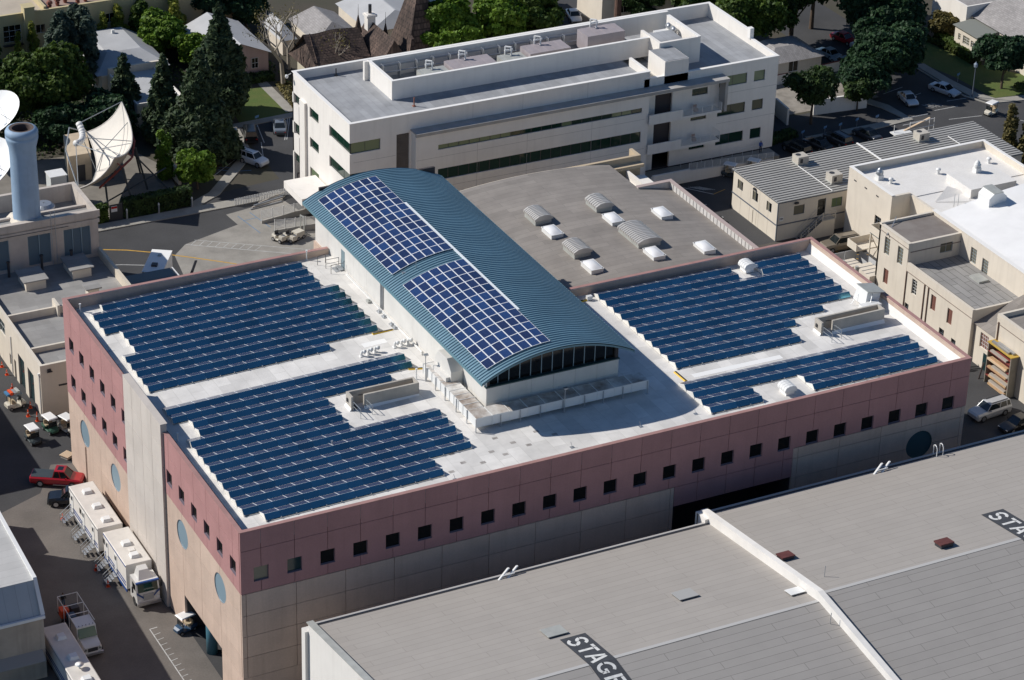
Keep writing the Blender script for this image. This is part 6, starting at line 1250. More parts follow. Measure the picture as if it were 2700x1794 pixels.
sh.part('roof', MB().hexa([(17.6,79.1,3.7),(23.4,79.1,3.7),(23.2,81.7,3.9),(17.4,81.7,3.9)],[(17.6,79.1,3.75),(23.4,79.1,3.75),(23.2,81.7,3.95),(17.4,81.7,3.95)]), mat('shed_roof', (0.12,0.16,0.17), 0.6))
for k in range(24): sh.part('roof_rib', MB().box(17.7+0.24*k,79.05,3.75,17.8+0.24*k,81.6,3.84), MT['shed_roof'])
sh.part('edge_trim', MB().box(17.5,78.95,3.55,23.5,79.1,3.8).box(23.4,79.1,3.65,23.55,81.7,4.0), metal_w)
single('step_ladder', MB().hexa([(26.2,84.2,0),(26.5,84.1,0),(26.5,84.2,0),(26.2,84.3,0)],[(27.8,85.5,2.2),(28.1,85.4,2.2),(28.1,85.5,2.2),(27.8,85.6,2.2)]), metal_d, 'dark step ladder standing behind the rear parapet', 'ladder', (27,84.8,0))
for i, (x, y) in enumerate(((40.9,90.4),(42.2,89.9))):
    t = local_thing('tow_tractor', ('left','right')[i]+' white tow tractor in the rear yard', 'tow tractor', (x,y,0), R(-70)); t.part('body', body_loft([(-0.9,0.45,0.3,0.8,0.95),(-0.2,0.5,0.25,0.75,0.85),(-0.15,0.5,0.25,0.45,0.5),(0.35,0.5,0.25,0.45,0.5),(0.4,0.48,0.3,0.9,1.05),(0.9,0.4,0.35,0.8,0.95)]), cb); t.part('seat', MB().box(-0.45,-0.3,0.8,0.0,0.3,0.95).box(-0.55,-0.3,0.9,-0.45,0.3,1.35), metal_d); t.part('steering_wheel', MB().cyl((0.35,0,1.2),(0.42,0,1.14),0.18,n=12), metal_d); wheels(t, (-0.6,0.6), 1.0, 0.28, 0.2)
t = local_thing('forklift', 'small white lift with an upright mast in the rear yard', 'forklift', (43.5,90.2,0), R(20)); t.part('body', MB().box(-0.8,-0.5,0.3,0.5,0.5,1.1), cb); t.part('mast', MB().box(0.55,-0.4,0.1,0.65,-0.28,3.0).box(0.55,0.28,0.1,0.65,0.4,3.0).box(0.55,-0.28,2.8,0.65,0.28,2.95), hvac_g); t.part('fork', MB().box(0.65,-0.35,0.1,1.6,-0.22,0.16).box(0.65,0.22,0.1,1.6,0.35,0.16), metal_d); wheels(t, (-0.5,0.35), 1.0, 0.26, 0.2)
# rail fences beside the rear loading ramp
for i, (a, b, lab) in enumerate((((40.8,96.0),(48.4,96.3),'white rail fence along the loading ramp, rear one'),((41.3,92.8),(47.8,91.5),'white rail fence along the loading ramp, near one'))):
    t = Thing('rail_fence', lab, 'fence', (a[0],a[1],0)); q = MB()
    for k in range(6): x = a[0]+(b[0]-a[0])*k/5; y = a[1]+(b[1]-a[1])*k/5; t.part('post', MB().box(x-0.04,y-0.04,0,x+0.04,y+0.04,1.9), rail_w)
    for k in range(7): z = 0.75+0.17*k; q.cyl((*a,z),(*b,z),0.03,n=4)
    t.part('rail', q, rail_w); t.part('kerb_wall', MB().hexa([(a[0],a[1]-0.1,0),(b[0],b[1]-0.1,0),(b[0],b[1]+0.1,0),(a[0],a[1]+0.1,0)],[(a[0],a[1]-0.1,0.4),(b[0],b[1]-0.1,0.9),(b[0],b[1]+0.1,0.9),(a[0],a[1]+0.1,0.4)]), curbm)
for i in range(6):
    single('steel_length', MB().box(0,0,0,4.6,0.14,0.14), [metal_g,wood[1]][i % 2], 'loose steel or timber length in the pile by the ramp', 'beam', (41.0+0.3*i,100.2+0.16*i,0.02+0.14*(i % 3)), 'pile of lengths by the loading ramp', rz=0.12+0.05*i, local=True)
fnc = MB()
for k in range(40): x = 39.5+0.23*k; fnc.box(x,102.0+0.01*k,0.13,x+0.12,102.05+0.01*k,1.1)
fnc.box(39.5,102.06,0.8,48.8,102.1,0.88); single('picket_fence', fnc, rail_w, 'low white picket fence along the rear sidewalk', 'fence', (44,102,0))
for i, x in enumerate((25.6,29.9,34.4)):
    t = local_thing('bollard_light', ('first','second','third')[i]+' grey bollard light along the hedge, counted from the gate', 'bollard light', (x,103.95,0.0)); t.part('post', MB().cyl((0,0,0),(0,0,1.25),0.12,n=10), metal_g); t.part('cap', MB().cyl((0,0,1.3),(0,0,1.5),0.13,0.06,10), metal_w)
t = Thing('yard_gate', 'dark metal gate with a red and white notice in the hedge', 'gate', (24.2,104.2,0)); t.part('leaf', MB().box(23.4,104.2,0.1,25.1,104.26,2.3), metal_d); t.part('notice', MB().box(23.6,104.12,1.3,24.4,104.18,2.1), metal_w); t.part('notice_band', MB().box(23.62,104.1,1.75,24.38,104.12,2.05), lampr)
# posts, signs, lamps
t = local_thing('street_lamp', 'tall dark street lamp at the corner of the right lawn', 'street lamp', (149.1,93.3,0)); t.part('post', MB().cyl((0,0,0),(0,0,4.6),0.09,0.06,8).cyl((0,0,0),(0,0,0.7),0.18,0.1,8), trim); t.part('lantern', MB().lathe([(0.12,4.6),(0.26,4.75),(0.3,5.2),(0.12,5.35),(0.03,5.55)],(0,0,0),8), mat('lantern_glass', (0.3,0.36,0.42), 0.2)); t.part('base', MB().box(-0.3,-0.3,0,0.3,0.3,0.15), curbm)
t = local_thing('street_lamp', 'dark lamp post under the left pine by the parking bays', 'street lamp', (45.3,116.2,0)); t.part('post', MB().cyl((0,0,0),(0,0,3.6),0.08,0.06,8), trim); t.part('lantern', MB().lathe([(0.1,3.6),(0.25,3.75),(0.28,4.1),(0.03,4.35)],(0,0,0),8), MT['lantern_glass'])
for i, (x, y) in enumerate(((122.4,90.7),(124.9,90.7),(128.0,91.2),(131.2,91.0),(118.7,90.6),(51.9,125.0),(150.6,99.0))):
    t = local_thing('parking_sign', 'small blue name plate on a thin post along the parking row' if i < 5 else 'small blue plate on a post before the left lawn' if i == 5 else 'small dark plate on the right lawn edge', 'sign', (x,y,0), R(20), 'parking name plates' if i < 5 else None); t.part('post', MB().cyl((0,0,0),(0,0,1.1),0.03), metal_g); t.part('plate', MB().box(-0.35,-0.03,1.0,0.35,0,1.35), mat('plate_blue', (0.12,0.25,0.42), 0.5))
def cone(x, y, lab, grp=None, h=0.7, fallen=False):
    t = local_thing('traffic_cone', lab, 'traffic cone', (x,y,0), 0, grp); t.part('base', MB().box(-0.2,-0.2,0,0.2,0.2,0.04), orange); t.part('cone', MB().cyl((0,0,0.04),(0,0,h),0.15,0.03,12), orange, smooth=True); t.part('band', MB().cyl((0,0,h*0.5),(0,0,h*0.68),0.098,0.066,12), lampw)
for x, y in ((-0.45,73.2),(-0.5,71.2),(-0.9,67.9)): cone(x, y, 'orange cone standing along the annex wall towards the rear', 'cones along the annex')
for x, y in ((-1.2,61.2),(-0.4,62.9)): cone(x, y, 'orange cone between the loaded cart and the annex corner', 'cones by the annex corner', 0.9)
cone(-0.6,59.8,'tall orange cone right at the annex corner',None,1.2); cone(-4.5,39.3,'orange cone beside the rear trailer steps'); cone(-4.5,28.8,'orange cone by the truck trailer steps, farther one'); cone(-4.4,25.5,'orange cone by the truck trailer steps, nearer the cab')
t = local_thing('wood_pallet', 'pale wooden pallet leaning by the pink wall corner', 'pallet', (-0.1,51.0,0.05), R(-60)); 
for k in range(6): t.part('slat', MB().box(-0.6+0.2*k,-0.6,0.35,-0.45+0.2*k,0.6,0.38), wood[2])
for y in (-0.55,0,0.5): t.part('runner', MB().box(-0.6,y,0.25,0.55,y+0.08,0.35), wood[0])
t.part('block', MB().box(-0.5,-0.5,0.0,0.45,0.5,0.25), wood[1])
t = Thing('scaffold_trailer', 'white scaffold frame with a plank behind the modular roof', 'scaffold', (132,83.6,0)); q = MB()
for x in (128.6,131.2,134.4,135.2): q.cyl((x,83.2,0),(x,83.2,3.4),0.05)
for z in (2.3,3.3): q.cyl((131.2,83.2,z),(135.2,83.2,z),0.05); q.cyl((131.2,84.8,z),(135.2,84.8,z),0.05)
t.part('tube_frame', q, metal_w); t.part('deck', MB().box(128.2,82.3,2.2,131.0,83.6,2.35), metal_w); t.part('plank', MB().hexa([(130.2,83,2.3),(134.8,83.6,3.2),(134.8,83.9,3.2),(130.2,83.3,2.3)],[(130.2,83,2.4),(134.8,83.6,3.3),(134.8,83.9,3.3),(130.2,83.3,2.4)]), wood[2])
# --- people
def person(label, loc, heading, shirt, trousers, armout=0.0):
    vs = [(0,0,0.95),(0,0,1.2),(0,0,1.42),(0,0.0,1.52),(0.01,0,1.63),(0.02,0,1.74),(0,0.17,1.42),(0.05,0.26,1.15),(0.16+armout,0.24,0.95),(0,-0.17,1.42),(0.06,-0.26,1.15),(0.2+armout,-0.2,1.0),(0,0.09,0.9),(0.05,0.11,0.5),(-0.02,0.11,0.08),(0.12,0.12,0.04),(0,-0.09,0.9),(0.06,-0.11,0.5),(0.06,-0.11,0.08),(0.2,-0.12,0.04)]
    es = [(0,1),(1,2),(2,3),(3,4),(4,5),(2,6),(6,7),(7,8),(2,9),(9,10),(10,11),(0,12),(12,13),(13,14),(14,15),(0,16),(16,17),(17,18),(18,19)]
    rad = [0.15,0.15,0.16,0.06,0.1,0.08,0.07,0.05,0.035,0.07,0.05,0.035,0.09,0.065,0.05,0.04,0.09,0.065,0.05,0.04]
    me = bpy.data.meshes.new('person'); me.from_pydata(vs, es, []); o = bpy.data.objects.new('person', me); col.objects.link(o)
    md = o.modifiers.new('skin', 'SKIN'); sv = me.skin_vertices[0].data
    for i, r_ in enumerate(rad): sv[i].radius = (r_, r_)
    sv[0].use_root = True
    o.modifiers.new('sub', 'SUBSURF').levels = 1; o.modifiers['sub'].render_levels = 2
    m = bpy.data.materials.new('clothing_'+label[:8]); m.use_nodes = True; nt = m.node_tree; b = nt.nodes['Principled BSDF']; tc = nt.nodes.new('ShaderNodeTexCoord'); sp = nt.nodes.new('ShaderNodeSeparateXYZ'); nt.links.new(tc.outputs['Object'], sp.inputs[0])
    rp = nt.nodes.new('ShaderNodeValToRGB'); rp.color_ramp.interpolation = 'CONSTANT'; e = rp.color_ramp.elements; e[0].position = 0; e[0].color = (0.02,0.02,0.02,1); e[1].position = 0.05; e[1].color = (*trousers,1)
    for p_, c_ in ((0.52,shirt),(0.80,(0.35,0.22,0.16)),(0.875,(0.03,0.02,0.015))): q = e.new(p_); q.color = (*c_,1)
    mr = nt.nodes.new('ShaderNodeMapRange'); mr.inputs[2].default_value = 1.9; nt.links.new(sp.outputs['Z'], mr.inputs[0]); nt.links.new(mr.outputs[0], rp.inputs[0]); nt.links.new(rp.outputs[0], b.inputs['Base Color']); b.inputs['Roughness'].default_value = 0.85
    me.materials.append(m); o.location = loc; o.rotation_euler = (0,0,heading); props(o, label, 'person'); return o
person('person in a dark top and blue jeans standing behind the work truck', (-9.6,23.8,0), R(-80), (0.015,0.015,0.02), (0.06,0.1,0.17))
person('person in blue on the shaded office terrace', (109.6,87.0,1.2), R(-100), (0.03,0.08,0.3), (0.03,0.04,0.06))
# ------------------------------------------------------------------ houses in the background
shing = brickmat('roof_shingle_grey', (0.36,0.34,0.33), (0.24,0.23,0.22), 0.6, 0.3, 0.03, 0.9, 'YX', 0.5, contrast=0.2)
shing_b = brickmat('roof_shingle_brown', (0.14,0.095,0.075), (0.045,0.03,0.025), 0.5, 0.34, 0.05, 0.9, 'XY', 0.5, contrast=0.55)
roof_pale = mat('roof_pale_grey', (0.47,0.475,0.48), 0.85, var=0.12, vs=0.4)
ylw = mat('stucco_yellow', (0.56,0.47,0.27), 0.9, var=0.1, vs=0.4, streak=0.1)
ap = Thing('apartment_house', 'long yellow apartment house with flat roof behind the left trees', 'building', (35,163,0))
aops = [(26.4,3.9,29.0,6.4),(31.2,4.6,32.6,5.9),(33.6,4.6,35.4,6.4),(20.5,4.2,22.4,6.2),(41.5,4.6,43.0,6.0),(46.5,4.6,48.0,6.0)]
mb = MB(); wall(mb,'y',157.4,0.35,12,62,0,8.0,aops); mb.box(12,157.75,0,62,172,7.5); mb.box(29.4,156.6,0,30.9,158.2,9.0); mb.box(32.6,157.75,7.5,33.0,172,8.4)
ap.part('wall', mb, ylw); ap.part('roof', MB().box(12,157.75,7.5,32.6,172,7.56), mat('roof_sand', (0.5,0.43,0.34), 0.9, var=0.15)); ap.part('coping', MB().box(12,157.35,8.0,62,157.8,8.06).box(29.3,156.5,9.0,31.0,158.3,9.1), ylw)
ap.part('terrace', MB().box(33.0,157.8,7.5,62,172,7.55), mat('terrace_tile', (0.3,0.2,0.16), 0.9, var=0.5, vs=0.8, c2=(0.45,0.38,0.33)))
for a, z0, b, z1_ in aops: window(ap,'y',157.4,0.12,a,z0,b,z1_,3 if b-a > 1.6 else 2,glass_k,rail_w,3 if b-a > 1.6 else 1)
q = MB()
for k in range(14): q.cyl((26.3+0.2*k,156.8,3.6),(26.3+0.2*k,156.8,4.6),0.02,n=4)
q.box(26.2,156.7,3.5,29.1,157.4,3.6); q.cyl((26.3,156.8,4.6),(29.0,156.8,4.6),0.03); ap.part('balcony', q, metal_d)
for i in range(7): single('potted_plant', MB().lathe([(0.25,0),(0.35,0.5)],(0,0,0),8).lathe([(0.1,0.5),(0.5,0.8),(0.4,1.1),(0.1,1.3)],(0,0,0),8), mat('pot_rust', (0.25,0.09,0.06), 0.8), 'reddish potted plant on the apartment roof terrace', 'plant', (33.8+1.4*i,158.8+0.7*(i % 3),7.55), 'pots on the roof terrace', local=True)
gh = Thing('grey_roof_house', 'cream cottage with a pale grey hip roof and flat front wing', 'building', (40,143,0))
gh.part('wall', MB().box(35.6,142.2,0,45.2,154.6,3.2).box(36.6,130.4,0,43.4,141.8,3.2).box(36.5,141.8,0,45.3,142.2,4.3), creamw2)
gh.part('roof', MB().hexa([(35.0,142.3,3.2),(45.8,142.3,3.2),(45.8,155.2,3.2),(35.0,155.2,3.2)],[(38.0,146.6,4.7),(43.0,146.6,4.7),(43.0,155.0,4.7),(38.0,155.0,4.7)]), roof_pale); gh.part('wing_roof', MB().box(36.8,130.6,3.2,43.2,141.8,3.26), roof_pale); gh.part('parapet', MB().box(36.6,130.4,3.2,36.8,141.8,3.5).box(43.2,130.4,3.2,43.4,141.8,3.5).box(36.8,130.4,3.2,43.2,130.6,3.5), whitep)
for y in (143.6,145.6,147.8): window(gh,'x',35.6,-0.06,y,1.0,y+0.9,2.4,2,glass_k,rail_w,1)
gh.part('roof_vent', MB().box(41.0,153.0,4.7,41.4,153.4,5.2), metal_w)
h2 = Thing('pink_house', 'pink walled house with a pale grey gable roof behind the pines', 'building', (56,147,0)); h2.part('wall', MB().box(51.4,140.6,0,60.0,153,3.6).ext([(51.4,3.6),(60.0,3.6),(55.7,5.4)], 140.6, 140.8, 'y'), mat('stucco_pink', (0.5,0.36,0.33), 0.9, streak=0.2)); h2.part('roof', MB().add([(50.9,140.1,3.5),(55.7,140.1,5.6),(55.7,153.4,5.6),(50.9,153.4,3.5)],[(0,1,2,3)]).add([(55.7,140.1,5.6),(60.5,140.1,3.5),(60.5,153.4,3.5),(55.7,153.4,5.6)],[(0,1,2,3)]), roof_pale); window(h2,'y',140.6,-0.06,57.4,1.4,58.4,3.0,2,glass_k,rail_w,2)
sb_ = Thing('storybook_house', 'cream storybook house with steep dark brown shingle roofs and thin spires', 'building', (72,133,0))
sbw = mat('stucco_sage', (0.56,0.52,0.4), 0.9, streak=0.15)
mb = MB(); wall(mb,'y',127.6,0.3,63.4,71.4,0,3.9,[(64.2,1.9,65.6,3.2),(66.4,1.9,67.8,3.2),(68.6,1.9,69.2,3.2)]); wall(mb,'y',127.2,0.3,71.4,75.4,0,5.2,[(72.2,2.6,74.0,3.9)]); mb.box(63.4,127.9,0,75.4,138,3.8); sb_.part('wall', mb, sbw)
for a, z0, b, z1_ in ((64.2,1.9,65.6,3.2),(66.4,1.9,67.8,3.2),(68.6,1.9,69.2,3.2)): window(sb_,'y',127.6,0.1,a,z0,b,z1_,2,glass_k2,trim,1)
window(sb_,'y',127.2,0.1,72.2,2.6,74.0,3.9,3,glass_k2,trim,1)
rfm = MB(); 
def wavy(x0, x1, y0, z0, y1, z1_, n=10, sag=0.5, jx=0.0):
    vs, fs = [], []
    for i in range(n+1):
        for j in range(n+1):
            u, v = i/n, j/n; vs.append((x0+(x1-x0)*u+jx*v, y0+(y1-y0)*v, z0+(z1_-z0)*v-sag*math.sin(math.pi*v)*0.6+0.12*math.sin(9*u+3*v)))
    for i in range(n):
        for j in range(n): fs.append((i*(n+1)+j,(i+1)*(n+1)+j,(i+1)*(n+1)+j+1,i*(n+1)+j+1))
    rfm.add(vs, fs)
wavy(62.6,71.2,126.8,3.5,134.0,8.2); wavy(62.6,71.2,139.5,3.3,134.0,8.2)
rfm.ext([(71.0,4.6),(75.8,4.6),(73.4,8.4)], 126.6, 136.0, 'y'); rfm.add([(62.6,126.8,3.5),(62.6,139.5,3.3),(63.6,134,8.2)],[(0,1,2)])
sb_.part('roof', rfm, shing_b)
sb_.part('tower_roof', MB().hexa([(76.2,128.8,2.4),(80.6,128.8,2.4),(80.8,136.5,2.4),(76.4,136.5,2.4)],[(80.2,133.4,13.5),(81.4,133.4,13.5),(81.6,135.6,13.8),(80.4,135.6,13.8)]).hexa([(75.9,127.8,2.4),(78.2,127.6,2.4),(78.6,131,2.4),(76.4,131,2.4)],[(77.4,129.6,6.8),(77.8,129.6,6.8),(78.0,131,7.0),(77.6,131,7.0)]), shing_b)
sb_.part('tower_wall', MB().box(82.0,133.0,0,84.6,137.5,10.5), whitep)
for x, y, z, h in ((71.2,134.2,7.2,4.2),(75.0,133.2,5.6,4.4)): sb_.part('spire', MB().cyl((x,y,z),(x,y,z+h*0.6),0.6,0.08,8).cyl((x,y,z+h*0.6),(x,y,z+h),0.05,0.02,5), shing_b)
ch = sb_.part('chimney', MB().box(72.6,134.0,6.6,73.8,135.2,9.6).box(72.4,133.8,9.2,74.0,135.4,9.5), whitep); sb_.part('chimney_pot', MB().cyl((73.2,134.6,9.6),(73.2,134.6,10.9),0.25,n=8), metal_d, ch)
for i, (x0, x1, y0, y1, zr, lab) in enumerate(((67.6,75.0,141.2,151.5,5.2,'grey gabled house roof behind the storybook house, left one'),(76.0,86.5,141.0,153.5,5.6,'large pale grey roof behind the storybook spires'),(64.2,66.8,146.0,154.0,4.2,'small grey roof behind the bare sycamore'))):
    t = Thing('background_house', lab, 'house', ((x0+x1)/2,(y0+y1)/2,0)); xm = (x0+x1)/2; t.part('wall', MB().box(x0+0.4,y0+0.4,0,x1-0.4,y1-0.4,zr-1.7), creamw2); t.part('roof', MB().hexa([(x0,y0,zr-1.8),(x1,y0,zr-1.8),(x1,y1,zr-1.8),(x0,y1,zr-1.8)],[(xm-0.1,y0+2.5,zr),(xm+0.1,y0+2.5,zr),(xm+0.1,y1-1,zr),(xm-0.1,y1-1,zr)]), roof_pale if i else shing)
for i, (x0, y0, x1, y1, z, lab) in enumerate(((99,143,107.8,152,4.4,'cream house top centre with a dark window'),(113.0,138.2,119.5,146,5.0,'cream house with a clipped tree at the top edge'),(121.5,136.5,132,144,3.6,'low pale house behind the office at the top'),(124.5,108.5,133,116,3.4,'low tan bungalow in deep tree shade'))):
    t = Thing('background_house', lab, 'house', ((x0+x1)/2,(y0+y1)/2,0)); mb = MB(); wall(mb,'y',y0,0.3,x0,x1,0,z,[(x0+3.0,1.6,x0+4.6,3.2)]); mb.box(x0,y0+0.3,0,x1,y1,z-0.1); t.part('wall', mb, creamw2 if i else ylw); window(t,'y',y0,0.1,x0+3.0,1.6,x0+4.6,3.2,2,redw if i == 0 else glass_k,redw if i == 0 else rail_w,1); t.part('roof', MB().hexa([(x0-0.4,y0-0.4,z),(x1+0.4,y0-0.4,z),(x1+0.4,y1,z),(x0-0.4,y1,z)],[(x0+2,y0+2.4,z+1.3),(x1-2,y0+2.4,z+1.3),(x1-2,y1-2,z+1.3),(x0+2,y1-2,z+1.3)]), shing)
# top right houses
t = Thing('garden_house', 'cream house with grey shingle roof and low wing at the top right', 'house', (164,105,0))
mb = MB(); wall(mb,'x',157.3,0.3,104.2,109.7,0,3.8,[(105.0,1.9,105.6,2.9),(106.0,1.7,107.6,3.0),(108.2,1.9,108.8,2.9)]); mb.box(157.6,104.2,0,161,109.7,3.7); mb.box(160.9,96,0,178,111,4.6); t.part('wall', mb, creamw2)
for a, b in ((105.0,105.6),(106.0,107.6),(108.2,108.8)): window(t,'x',157.3,0.1,a,1.8,b,3.0,2 if b-a > 1 else 1,glass_k2,rail_w,3)
t.part('wing_roof', MB().hexa([(157.0,103.9,3.8),(161,103.9,3.8),(161,110,3.8),(157.0,110,3.8)],[(157.0,103.9,3.9),(161,103.9,4.3),(161,110,4.3),(157.0,110,3.9)]), mat('wing_felt', (0.2,0.21,0.19), 0.9)); t.part('roof', MB().hexa([(160.5,95.6,4.5),(178,95.6,4.5),(178,111.4,4.5),(160.5,111.4,4.5)],[(168.6,97,8.4),(176,97,8.4),(176,109,8.4),(168.6,109,8.4)]), shing)
t = Thing('white_villa', 'white flat roofed villa at the top right corner', 'house', (165,115,0)); t.part('wall', MB().box(159.6,110.4,0,168.6,119,5.6), whitep); t.part('roof', MB().box(159.9,110.7,5.6,168.3,118.7,5.64), shing); t.part('parapet', MB().box(159.6,110.4,5.6,159.9,119,6.1).box(168.3,110.4,5.6,168.6,119,6.1).box(159.9,110.4,5.6,168.3,110.7,6.1), whitep)
single('green_tank', MB().box(165.6,108.4,4.3,167.8,110.2,5.6), mat('tank_green', (0.1,0.2,0.15), 0.6), 'green box unit on the top right house roof', 'unit', (166.7,109.3,4.3))
t = Thing('board_fence', 'brown board fence beside the clipped shrub row', 'fence', (156.4,118.8,0))
for k in range(16): t.part('board', MB().box(156.3+0.02*k,121.0-0.29*k,0,156.34+0.02*k,121.26-0.29*k,2.4), mat('fence_brown', (0.11,0.07,0.055), 0.9, var=0.3, vs=3))
for a, b, h, lab in (((119.4,95.6),(119.8,99.5),2.4,'white garden wall end at the left of the tree shade'),((124.6,97.2),(133.0,96.4),2.2,'white garden wall behind the small trees'),((119.6,108.0),(136.8,109.4),1.5,'long pale low wall with reddish top in the shade')):
    t = Thing('garden_wall', lab, 'wall', (a[0],a[1],0)); dx, dy = b[0]-a[0], b[1]-a[1]; l_ = math.hypot(dx,dy); nx, ny = -dy/l_*0.15, dx/l_*0.15
    q = [(a[0]+nx,a[1]+ny),(b[0]+nx,b[1]+ny),(b[0]-nx,b[1]-ny),(a[0]-nx,a[1]-ny)]; t.part('wall', MB().slab(q,0,h), whitep); t.part('coping', MB().slab([(x,y) for x,y in q],h,h+0.08), redst if h < 1.6 else whitec)
patch('courtyard', [(120,98.5),(136.8,98.8),(137,109),(120,108)], 0.010, mat('courtyard_paving', (0.32,0.29,0.25), 0.9, var=0.4, vs=0.6))
t = Thing('garden_wall', 'tan retaining wall end below the bright vine', 'wall', (35.4,114,0)); t.part('wall', MB().box(35.2,111.0,0,35.6,117.5,2.0), creamw)

# ------------------------------------------------------------------ trees and shrubs
LM = {'dark': leafmat('leaf_dark', (0.019,0.040,0.016), (0.065,0.109,0.028)), 'mid': leafmat('leaf_mid', (0.031,0.065,0.012), (0.101,0.152,0.025)),
      'bright': leafmat('leaf_bright', (0.062,0.139,0.012), (0.171,0.264,0.031)), 'yellow': leafmat('leaf_yellow', (0.109,0.155,0.023), (0.310,0.310,0.046)),
      'grey': leafmat('leaf_grey', (0.046,0.074,0.053), (0.132,0.171,0.124)), 'pine': leafmat('leaf_pine', (0.034,0.062,0.034), (0.096,0.132,0.059)), 'olive': leafmat('leaf_olive', (0.093,0.085,0.028), (0.217,0.178,0.062)),
      'blue': leafmat('leaf_bluegreen', (0.016,0.043,0.022), (0.046,0.096,0.037))}
def leaf_mesh(name, cen, nor, size, m, stretch=1.0):
    n = len(cen); r_ = npr.normal(size=(n,3)); t1 = np.cross(nor, r_); t1 /= np.linalg.norm(t1, axis=1)[:,None]+1e-9; t2 = np.cross(nor, t1)
    s = size[:,None]; j = npr.uniform(0.7,1.3,(n,4,1))
    v = np.empty((n,4,3)); v[:,0] = cen-t1*s*stretch*j[:,0]; v[:,1] = cen-t2*s*j[:,1]; v[:,2] = cen+t1*s*stretch*j[:,2]; v[:,3] = cen+t2*s*j[:,3]
    me = bpy.data.meshes.new(name); me.vertices.add(4*n); me.vertices.foreach_set('co', v.reshape(-1)); me.loops.add(4*n); me.loops.foreach_set('vertex_index', np.arange(4*n, dtype=np.int32)); me.polygons.add(n)
    me.polygons.foreach_set('loop_start', np.arange(0,4*n,4, dtype=np.int32)); me.materials.append(m); me.update(calc_edges=True); return me
def lobed(lobes, per, size, out=0.75, up=0.25):
    C_, N_, S_ = [], [], []
    for cx, cy, cz, rx, rz in lobes:
        n = max(20, int(per*rx*rx)); d_ = npr.normal(size=(n,3)); d_ /= np.linalg.norm(d_, axis=1)[:,None]; d_[:,2] = np.where(d_[:,2] < -0.35, -d_[:,2], d_[:,2])
        rad = npr.uniform(0.55,1.12,(n,1))**0.7; rad *= 1+0.18*np.sin(5*d_[:,:1]+7*d_[:,1:2])
        C_.append(np.array([cx,cy,cz])+d_*rad*np.array([rx,rx,rz])); nn = d_*out+npr.normal(size=(n,3))*0.55; nn[:,2] += up; nn /= np.linalg.norm(nn, axis=1)[:,None]; N_.append(nn); S_.append(npr.uniform(0.6,1.35,n)*size)
    return np.concatenate(C_), np.concatenate(N_), np.concatenate(S_)
def trunk_mesh(h, limbs, r0):
    mb = MB(); k = [(0,0,0),(0.1*r0,0.05,h*0.3),(0.2*r0,-0.1,h*0.62)]
    mb.cyl(k[0],k[1],r0,r0*0.8,8); mb.cyl(k[1],k[2],r0*0.8,r0*0.5,8)
    for p in limbs:
        b = Vector(k[1]).lerp(Vector(k[2]), rnd.uniform(0.1,1.0)); p = Vector(p); mid = b.lerp(p,0.5)+Vector((rnd.uniform(-0.3,0.3),rnd.uniform(-0.3,0.3),rnd.uniform(0,0.4)))
        mb.cyl(b,mid,r0*0.4,r0*0.26,6); mb.cyl(mid,p,r0*0.26,r0*0.1,5)
    return mb
def tree(name, label, x, y, h, r, lm, kind='broad', per=420, size=0.22, base=0.3, tm=None, cat='tree', group=None):
    t = local_thing(name, label, cat, (x,y,0), 0, group); lobes = []
    if kind == 'broad':
        zc = h*(base+1)/2; hz = h*(1-base)/2; K = int(14+r*5)
        for i in range(K):
            d_ = npr.normal(size=3); d_ /= np.linalg.norm(d_); f_ = npr.uniform(0.35,0.8); lr = r*npr.uniform(0.26,0.44)
            lobes.append((d_[0]*r*f_, d_[1]*r*f_, zc+d_[2]*hz*f_, lr, lr*0.8))
    elif kind == 'pine':
        tiers = max(8, int(h*1.15))
        for i in range(tiers):
            tt = (i+0.5)/tiers; z = h*(0.06+0.9*tt); rr = r*(1-tt)**0.75*npr.uniform(0.8,1.1)+0.12; nb = max(2, int(3+rr*2.4))
            for k in range(nb):
                a = 2*math.pi*(k+npr.uniform(0,1))/nb; q = rr*npr.uniform(0.45,0.85); lr = max(0.3, rr*0.34)*npr.uniform(0.8,1.2); lobes.append((q*math.cos(a), q*math.sin(a), z+0.25*q*0.3, lr, lr*1.35))
        lobes.append((0,0,h*0.95,0.35,0.8))
    elif kind == 'column':
        for i in range(max(5, int(h*1.6))):
            tt = i/max(1,int(h*1.6)-1); lobes.append((npr.uniform(-0.3,0.3)*r, npr.uniform(-0.3,0.3)*r, h*(0.08+0.86*tt), r*(0.75-0.45*tt)*npr.uniform(0.8,1.15), 0.9))
    elif kind == 'weep':
        for i in range(34):
            a = npr.uniform(0,2*math.pi); q = r*math.sqrt(npr.uniform(0,1))*0.8; z = h*(0.92-0.55*npr.uniform(0,1)*(0.5+q/r)); lobes.append((q*math.cos(a), q*math.sin(a), z, r*0.24, r*0.42))
    c_, n_, s_ = lobed(lobes, per, size)
    k = c_[:,2] > 0.15; c_, n_, s_ = c_[k], n_[k], s_[k]
    if kind == 'broad':
        pass
    ob('crown', leaf_mesh('crown', c_, n_, s_, LM[lm], 1.5 if kind in ('pine','weep') else 1.2), t.root)
    lims = [l[:3] for l in lobes[::max(1,len(lobes)//7)]] if kind != 'pine' else []
    r0 = max(0.14, h*0.026)
    tmesh = trunk_mesh(h*(0.95 if kind == 'pine' else 0.75), lims, r0)
    ob('trunk', tmesh.mesh('trunk', tm or bark), t.root); return t
